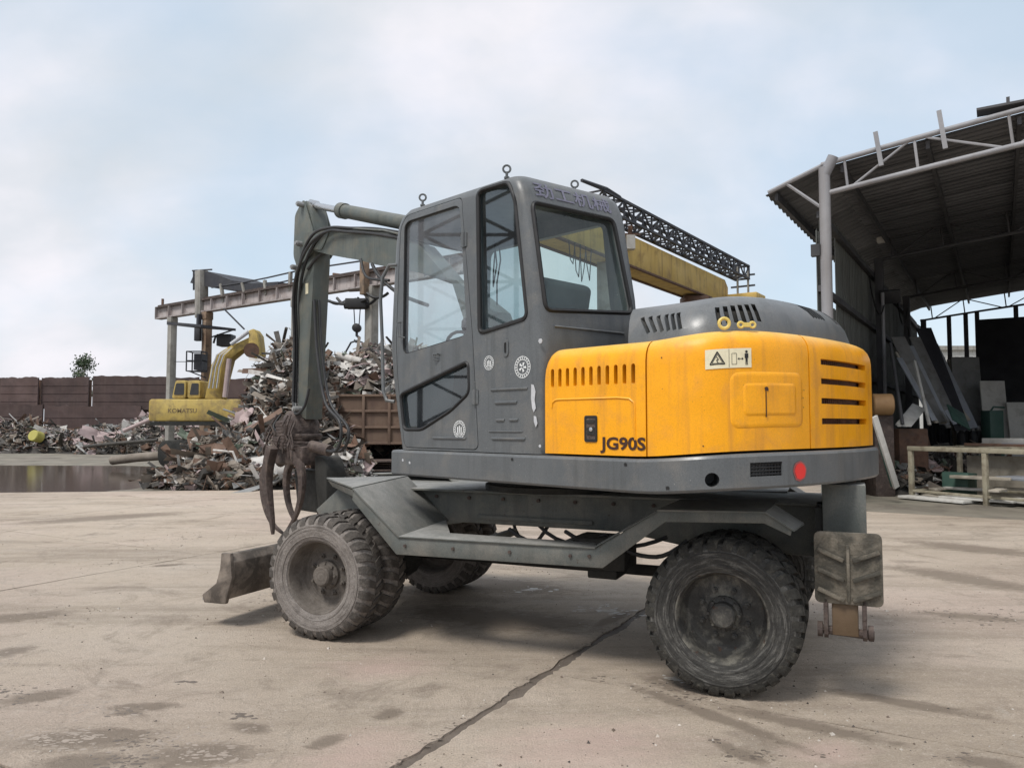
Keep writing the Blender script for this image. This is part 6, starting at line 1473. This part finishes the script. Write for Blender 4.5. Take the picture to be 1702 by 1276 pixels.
# far end: posts, low cladding, dark screen
for px in (1512, 1578, 1606, 1625, 1690):
    q = spx(px, 560, LEN - .1); t = sh(); t.bar((q.x, q.y, -.02), (q.x, q.y, zl(q.x) if q.x > 0 else 5.6), .16, .16, (0, 1, 0)); ob('end_post', t, M['purlin'], SHD)
for z in (4.65, 4.05):
    t = sh(); t.b2((3.0, LEN - .16, z), (8, LEN - .10, z + .07)); ob('end_rail', t, M['purlin'], SHD)
for i in range(10):
    s = i * 1.6; zt_ = 3.1 if s < 4 else 3.6
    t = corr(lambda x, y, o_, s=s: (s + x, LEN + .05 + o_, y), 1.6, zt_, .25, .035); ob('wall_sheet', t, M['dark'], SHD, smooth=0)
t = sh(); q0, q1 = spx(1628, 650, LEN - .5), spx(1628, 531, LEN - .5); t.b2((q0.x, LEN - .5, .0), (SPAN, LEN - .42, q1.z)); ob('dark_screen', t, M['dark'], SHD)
t = sh(); t.b2((0.0, -.4, .000), (SPAN, LEN, .004)); tag(ob('shed_floor', t, M['earth'], smooth=0), kind='structure', label='dirty floor inside the open shed')
# lamps fixed to the posts
q = swall(1466, 420); t = sh(); t.box((.22, 6.75, q.z), (.22, .22, .26)); ob('lamp_box', t, M['board'], SHD, bev=.02)
t = sh(); q = swall(1482, 525); t.box((.38, 6.7, q.z), (.50, .10, .36), Matrix.Rotation(.5, 3, 'X')); ob('flood_lamp', t, M['cylinder'], SHD, bev=.02)
t = sh(); t.cyl((.22, 6.6, 4.9), (.22, 6.6, 1.2), .045, 8); ob('down_pipe', t, M['galv'], SHD)
t = sh(); t.box((-.12, -.04, 4.75), (.16, .12, .22)); ob('cable_box', t, M['cylinder'], SHD)

# --- things inside and before the shed
def leanp(px0, py0, px1, py1, wd, d, mat, label, nm='leaning_sheet', th=.03, group=None, depth_lean=.9, cat='metal sheet'):
    """long sheet or bar from its foot (px0,py0) up to its head (px1,py1), leaning back against the wall"""
    a, b = D(px0, py0, d), D(px1, py1, d + depth_lean); t = MB(); dr = (b - a).normalized(); side_ = dr.cross(V((.3, -1, .2))).normalized()
    t.bar(a, b, wd, th, dr.cross(side_)); o = ob(nm, t, M[mat], bev=.004); return tag(o, label, cat, group)
leanp(1560, 702, 1492, 560, .42, 17.5, 'greysheet', 'leftmost long grey sheet leaning against the shed wall')
leanp(1570, 705, 1510, 575, .30, 17.9, 'palesheet', 'narrow pale strip leaning beside the leftmost grey sheet')
leanp(1584, 700, 1520, 560, .34, 18.6, 'greysheet', 'middle dull grey sheet leaning between the pale strips')
leanp(1600, 715, 1535, 545, .5, 19.2, 'dark', 'dark long sheet leaning behind the middle grey sheet')
leanp(1612, 712, 1545, 572, .55, 19.6, 'palesheet', 'widest pale blue grey sheet leaning in the shed')
leanp(1598, 706, 1588, 680, .5, 17.0, 'green', 'short ribbed green sheet propped at the foot of the pale sheets', depth_lean=.4)
leanp(1545, 706, 1520, 600, .06, 16.5, 'board', 'thin white bar leaning near the front of the shed wall', th=.05, cat='bar')
leanp(1500, 705, 1480, 570, .06, 16.2, 'purlin', 'thin dark bar leaning near the shed wall', th=.05, cat='bar')
leanp(1490, 810, 1453, 692, .13, 14.6, 'board', 'long pale plank leaning on the rusty block behind the tail', nm='leaning_plank', th=.05, depth_lean=-.3, cat='plank')
leanp(1483, 808, 1462, 735, .06, 14.9, 'green', 'thin green strip leaning beside the long pale plank', th=.03, depth_lean=-.1, cat='strip')
for i in range(9):
    x0_, x1_ = 1552 + 7 * i + rsc.gauss(0, 2), 1488 + 6.5 * i + rsc.gauss(0, 5)
    leanp(x0_, 703 + rsc.gauss(0, 5), x1_, 585 + 45 * rsc.random(), .07 + .1 * rsc.random(), 17.0 + .3 * i, rsc.choice(['greysheet', 'palesheet', 'galv', 'wood']), 'thin dull strip in the fan of strips leaning on the shed wall', nm='leaning_strip', group='strips leaning on the shed wall', cat='strip')
# flat grey box lid propped on the left of the bench
t = MB(); a = [D(x, y, 16.3 + dd) for x, y, dd in ((1492, 709, 0), (1515, 709, 0), (1538, 681, .6), (1521, 673, .7))]; t.prism(a, (0, .1, .05)); tag(ob('propped_lid', t, M['board'], bev=.004), 'square grey lid propped up left of the bench', 'lid')
# rusty block and drum behind the tail
t = MB(); p = D(1466, 672, 16.0); t.lathe([(.20, -.20), (.225, -.18), (.225, .18), (.20, .20)], p, (1, -.2, 0), 16); tag(ob('rusty_drum', t, mk('orange_rust', [(0.25, 0.14, 0.06), (0.34, 0.21, 0.10)], 4, bump=.3)), 'orange rusty drum on top of the block behind the tail', 'drum')
t = MB(); q = D(1470, 740, 16.2); t.b2((q.x - .3, 16.0, 0), (q.x + .12, 16.7, D(1466, 686, 16.0).z - .05)); tag(ob('rusty_block', t, M['rustdark'], bev=.03), 'tall rusty block standing right behind the tail', 'block')
t = MB(); q = D(1506, 745, 16.9); t.b2((q.x - .2, 16.8, 0), (q.x + .45, 17.6, D(1500, 712, 16.8).z)); tag(ob('grey_crate', t, M['rust'], bev=.03), 'low dull brown crate behind the left end of the bench', 'crate')
# gas bottles
gp = None
def bottle(px, d):
    p = D(px, 700, d); r_ = thing('gas_cylinder', (p.x, d, 0), 'tall dark gas cylinder standing in the row inside the shed', 'gas cylinder', 'row of dark gas cylinders in the shed')
    t = MB(); t.lathe([(.10, 0), (.115, .02), (.115, 1.18), (.10, 1.27), (.05, 1.33), (.035, 1.35)], (p.x, d, 1.05 if False else 0), (0, 0, 1), 16); ob('bottle', t, M['cylinder'], r_)
    t = MB(); t.lathe([(.04, 1.34), (.05, 1.36), (.05, 1.46), (.03, 1.48)], (p.x, d, 0), (0, 0, 1), 12); ob('valve_cap', t, M['steel'], r_); return r_
g0 = bottle(1597, 21.0); p0 = ORG[g0.name]
for px, d in ((1607, 21.2), (1616, 21.0), (1626, 21.3), (1636, 21.1), (1644, 21.4)):
    q = D(px, 700, d); copy_tree(g0, (q.x - p0.x, d - p0.y, 0))
def board(px0, py0, px1, py1, d, mat, label, lean=.25, th=.04):
    a, b = D(px0, py1, d), D(px1, py0, d); t = MB(); t.prism([(a.x, d, 0.0), (b.x, d, 0.0), (b.x, d + lean, b.z), (a.x, d + lean, b.z)], (0, th, 0)); tag(ob('standing_board', t, M[mat], bev=.004), label, 'board')
board(1592, 592, 1636, 690, 22.6, 'greysheet', 'tall grey board standing behind the gas cylinders'); board(1640, 632, 1679, 704, 21.8, 'board', 'pale board standing right of the gas cylinders'); board(1584, 596, 1597, 650, 23.2, 'wood', 'narrow brownish board behind the leaning pale sheet'); board(1684, 668, 1760, 705, 21.5, 'board', 'low pale board at the right edge of the shed opening')
gm = thing('welding_set', D(1650, 705, 19.5) * 1.0, 'small dark green machine with a handle beside the pale board', 'machine'); p = D(1652, 700, 19.5)
t = MB(); t.b2((p.x - .16, 19.4, 1.0 - .45), (p.x + .2, 19.8, D(1650, 682, 19.5).z)); ob('machine_body', t, M['green'], gm, bev=.03)
t = MB(); z = D(1650, 676, 19.5).z; t.tube([(p.x - .1, 19.5, z - .15), (p.x, 19.5, z), (p.x + .28, 19.5, z - .02)], .025, 6); ob('handle', t, M['green'], gm)
t = MB(); t.b2((p.x - .2, 19.4, 0), (p.x + .24, 19.8, .56)); ob('machine_stand', t, M['grime'], gm)
h5, hf5 = heap('scrap_heap', 'dark clutter of offcuts at the foot of the sheets leaning in the shed', [(9.6, 17.6, 1.2, .8, .75), (10.9, 18.6, 1.3, .9, .8), (8.6, 16.9, .8, .6, .5)], 900, 8, .42, [14, 22, 30, 8, 14, 6, 6], .2)
for i_, (sx_, t_, zz_) in enumerate(((.25, 4.0, 4.9), (.3, 9.0, 5.2), (.3, 12.0, 4.6))):
    t = sh(); t.tube([(sx_, t_ + 3.0 * k / 8, zz_ - .7 * (1 - ((k - 4) / 4) ** 2)) for k in range(9)], .018, 5); ob('wall_cable', t, M['rubberseal'], SHD, smooth=60)
# steel bench frame
BN = thing('steel_bench', G(1515, 829), 'long pale steel frame bench standing in front of the shed', 'bench')
bo = G(1516, 828); bd = (G(1740, 850) - bo).normalized(); bn = V((-bd.y, bd.x, 0))
if bn.y < 0: bn = -bn
def bp_(l, w_, z): return bo + bd * l + bn * w_ + V((0, 0, z))
BL, BW, BH = 2.9, 1.5, 1.02
for l in (0, 1.55, BL):
    for w_ in (0, BW):
        t = MB(); t.bar(bp_(l, w_, 0.0), bp_(l, w_, BH - .04), .085, .085, bd); ob('leg', t, M['benchpaint'], BN, bev=.006)
for w_ in (0, BW):
    for z in (BH, .16, .42):
        if z == .42 and w_ == 0: continue
        t = MB(); t.bar(bp_(-.05, w_, z), bp_(BL, w_, z), .10 if z == BH else .06, .09 if z == BH else .05); ob('rail', t, M['benchpaint'], BN, bev=.005)
for l in (0, 1.1, 2.2, BL):
    t = MB(); t.bar(bp_(l, .05, BH), bp_(l, BW - .05, BH), .07, .07); ob('cross_rail', t, M['benchpaint'], BN, bev=.005)
t = MB(); t.bar(bp_(0, .05, .16), bp_(0, BW - .05, .16), .05, .05); ob('cross_rail', t, M['benchpaint'], BN)
rb_ = random.Random(9)
def flat(l, w_, z, L_, W2, th, rot, mat, label, nm='loose_board', cat='board'):
    t = MB(); t.box((0, 0, 0), (L_, W2, th)); me, c_ = t.mesh(M[mat], 35, .004); o = inst(nm, me, bp_(l, w_, z), None, (rb_.gauss(0, .02), rb_.gauss(0, .02), rot + atan2(bd.y, bd.x))); tag(o, label, cat)
flat(.65, -.12, .05, 1.3, .55, .05, .1, 'board', 'pale board lying on the ground under the front of the bench')
flat(.9, .55, .03, 1.8, .7, .05, -.1, 'wood', 'wide greyish board lying on the ground beneath the bench')
flat(1.3, .2, .10, 1.3, .5, .04, .2, 'board', 'second pale board overlapping the one under the bench')
flat(2.3, .5, .10, 1.5, .6, .05, -.15, 'board', 'pale slab lying under the right half of the bench')
flat(1.0, .8, .46, 1.1, .5, .06, .2, 'wood', 'rough plank piece on the lower rail of the bench')
flat(1.9, .9, .48, 1.3, .5, .05, -.2, 'palesheet', 'pale blue sheet piece on the lower rail of the bench')
flat(2.5, 1.0, .55, .9, .5, .05, .4, 'wood', 'tilted plank piece at the right of the bench lower rail')
flat(1.6, BW + .4, 1.17, 2.6, .16, .13, .02, 'board', 'long white beam lying across behind the bench top', 'white_beam', 'beam')
flat(1.9, BW + .1, 1.10, 2.0, .22, .05, -.02, 'palesheet', 'narrow pale strip lying on the back rail of the bench', 'pale_strip', 'strip')
flat(.8, BW + .2, 1.08, 1.3, .5, .06, .03, 'rust', 'rusty flat plate lying on the back left of the bench', 'rusty_plate', 'plate')
flat(1.6, BW + .25, .45, 3.2, .05, .85, 0, 'wood', 'tall brown board standing behind the bench', 'standing_board')
flat(.4, .9, .30, .5, .4, .45, .2, 'green', 'dark green box under the left end of the bench', 'green_box', 'box')
for i in range(7):
    flat(.2 + .35 * i + rb_.gauss(0, .1), .5 + rb_.gauss(0, .3), .20 + .02 * i, .4 + .3 * rb_.random(), .12 + .1 * rb_.random(), .04, rb_.random() * 3, rb_.choice(['wood', 'board', 'greysheet']), 'small offcut lying among the boards beneath the bench', 'offcut', 'offcut')
for o in list(COL.objects):
    if o.get('label') == 'small offcut lying among the boards beneath the bench': o['group'] = 'offcuts beneath the bench'
# pale block of flats far beyond the shed
FB = thing('far_building', D(1590, 690, 90), 'pale flat roofed building far away seen through the end of the shed', 'building')
a, b = D(1548, 700, 90), D(1622, 582, 90)
t = MB(); t.b2((a.x, 90, 0), (b.x, 98, b.z)); ob('wall', t, M['board'], FB)
t = MB(); t.b2((a.x - .4, 89.6, b.z), (b.x + .4, 98.4, b.z + .5)); ob('roof', t, M['concol'], FB)
for i in range(6):
    for j in range(3):
        t = MB(); x = a.x + .5 + i * (b.x - a.x - .6) / 6; z = b.z - 2.0 - j * 2.6; t.b2((x, 89.9, z), (x + .5, 90.0 - .003, z + 1.2)); ob('window', t, M['cylinder'], FB)

# --- grit and crumbs scattered on the concrete
t = MB(); rg = random.Random(12); GM = [mk('grit_brown', [(0.12, 0.09, 0.07), (0.2, 0.16, 0.12)], 9, bump=0), mk('grit_pale', [(0.42, 0.38, 0.33), (0.52, 0.48, 0.43)], 9, bump=0), mk('grit_dark', [(0.04, 0.035, 0.03), (0.07, 0.06, 0.05)], 9, bump=0)]
cl = [(rg.uniform(-5, 5), rg.uniform(2.6, 11)) for _ in range(14)] + [(1.35, 4.3), (1.0, 5.3), (3.2, 6.2)]
for k in range(4200):
    if rg.random() < .45: c_ = rg.choice(cl); x, y = c_[0] + rg.gauss(0, .35), c_[1] + rg.gauss(0, .3)
    else: y = 2.3 + 11 * rg.random() ** 1.5; x = (rg.random() * 2 - 1) * (.75 * y + .4)
    r_ = .003 + .007 * rg.random() ** 3 + (.012 * rg.random() if rg.random() < .03 else 0); t.mi = rg.choice([0, 0, 1, 2]); a0 = rg.random() * 6
    pts = [(x + r_ * cos(a0 + i * 2.09) * rg.uniform(.6, 1.3), y + r_ * sin(a0 + i * 2.09) * rg.uniform(.6, 1.3), 0.0005) for i in range(3)]
    t.add(pts + [(x, y, r_ * rg.uniform(.5, 1.1))], [(0, 1, 3), (1, 2, 3), (2, 0, 3)])
tag(ob('grit', t, GM, smooth=0), 'loose grit and crumbs scattered over the concrete', 'grit', None, 'stuff')
lt = thing('lattice_mast', (-19, 4.6, 0), 'tall dark lattice mast standing left of the yard and mirrored in the cab glass', 'mast')
for y in (1.6, 4.6, 7.6):
    t = MB(); t.bar((-19, y, 0), (-19, y, 17), .16, .16, (0, 1, 0)); ob('mast_chord', t, M['darksteel'], lt)
for k in range(11):
    z0_, z1_ = k * 1.5, (k + 1) * 1.5
    for ya in (1.6, 4.6):
        for (a_, b_) in (((ya, z0_), (ya + 3, z1_)), ((ya + 3, z0_), (ya, z1_)), ((ya, z1_), (ya + 3, z1_))):
            t = MB(); t.bar((-19, *a_), (-19, *b_), .09, .09); ob('mast_brace', t, M['darksteel'], lt)
# dried mud, spilled plaster and crumbs lying where the photograph shows them
mud = [mk('mud_dark', [(0.11, 0.088, 0.07), (0.18, 0.148, 0.12)], 9, bump=.3), mk('mud_light', [(0.27, 0.222, 0.18), (0.36, 0.30, 0.25)], 9, bump=.3), mk('plaster_white', [(0.58, 0.56, 0.53), (0.68, 0.66, 0.63)], 9, bump=.2)]
rm = random.Random(31); t = MB()
def clumps(px, py, sx, sy, n, mi, r0=.012, ang=0.0):
    for _ in range(n):
        a_, b_ = rm.gauss(0, sx), rm.gauss(0, sy); x_, y_ = px + a_ * cos(ang) - b_ * sin(ang), py + a_ * sin(ang) + b_ * cos(ang)
        if y_ < 830: continue
        p = G(x_, y_); r_ = r0 * .62 * (.3 + 1.5 * rm.random() ** 2.5); a0 = rm.random() * 6.28; st = 1 + rm.random() * 1.2; k_ = 7
        ring = [(p.x + r_ * st * cos(a0 + 2 * pi * i / k_) * rm.uniform(.55, 1.2), p.y + r_ * sin(a0 + 2 * pi * i / k_) * rm.uniform(.55, 1.2), .0004) for i in range(k_)]
        t.mi = mi; t.add(ring + [(p.x, p.y, min(.006, r_ * .25))], [(i, (i + 1) % k_, k_) for i in range(k_)])
for a_ in ((25, 1150, 22, 10, 60, 0, .016), (5, 1085, 16, 10, 40, 1, .016), (150, 1178, 45, 7, 90, 1, .012), (205, 1182, 18, 4, 40, 0, .012), (60, 1222, 30, 8, 90, 1, .012), (130, 1228, 40, 10, 150, 1, .013), (230, 1232, 26, 6, 70, 0, .011), (300, 1238, 45, 14, 150, 1, .012), (375, 1258, 30, 10, 90, 1, .013), (200, 1268, 30, 8, 80, 0, .014), (425, 1205, 18, 8, 40, 1, .010), (395, 1190, 14, 3, 14, 0, .018), (305, 1133, 6, 2, 8, 0, .02),
           (60, 1025, 40, 5, 60, 1, .012), (275, 940, 25, 3, 25, 0, .018), (310, 892, 12, 2, 12, 0, .02), (440, 995, 14, 4, 20, 0, .014), (615, 1185, 10, 3, 10, 1, .012),
           (1140, 1145, 34, 10, 120, 0, .012), (1100, 1130, 22, 8, 50, 1, .012), (1165, 1160, 26, 6, 50, 0, .010), (1120, 1128, 10, 4, 16, 2, .010), (1005, 1012, 22, 5, 40, 2, .02), (1040, 1018, 16, 4, 20, 2, .022), (968, 1012, 8, 2, 8, 2, .02), (882, 980, 18, 3, 20, 2, .018), (1000, 1125, 16, 3, 12, 0, .012), (1650, 1028, 60, 9, 130, 0, .014), (1560, 1012, 40, 7, 60, 1, .014), (1545, 1015, 10, 3, 12, 0, .016), (1300, 1150, 60, 14, 40, 1, .008), (1400, 1140, 90, 30, 40, 0, .006), (1600, 1262, 20, 6, 40, 0, .010), (1375, 1255, 14, 3, 12, 0, .012), (1240, 1255, 32, 4, 70, 0, .010), (1190, 1230, 10, 3, 14, 0, .010), (800, 1025, 40, 4, 25, 0, .014), (850, 940, 60, 8, 40, 1, .012), (1620, 900, 60, 8, 90, 1, .016), (1600, 950, 60, 8, 70, 1, .016), (1250, 1180, 120, 30, 60, 1, .006), (700, 1100, 160, 40, 60, 1, .006)):
    clumps(*a_[:7])
for i in range(26):      # broken edge along the wide joint
    f_ = i / 25; clumps(640 + 420 * f_, 1276 - 261 * f_, 7 - 3 * f_, 4 - 2 * f_, 7, 0, .008)
tag(ob('mud_crumbs', t, mud, smooth=30), 'dried mud and plaster crumbs lying in patches on the concrete', 'mud', None, 'stuff')
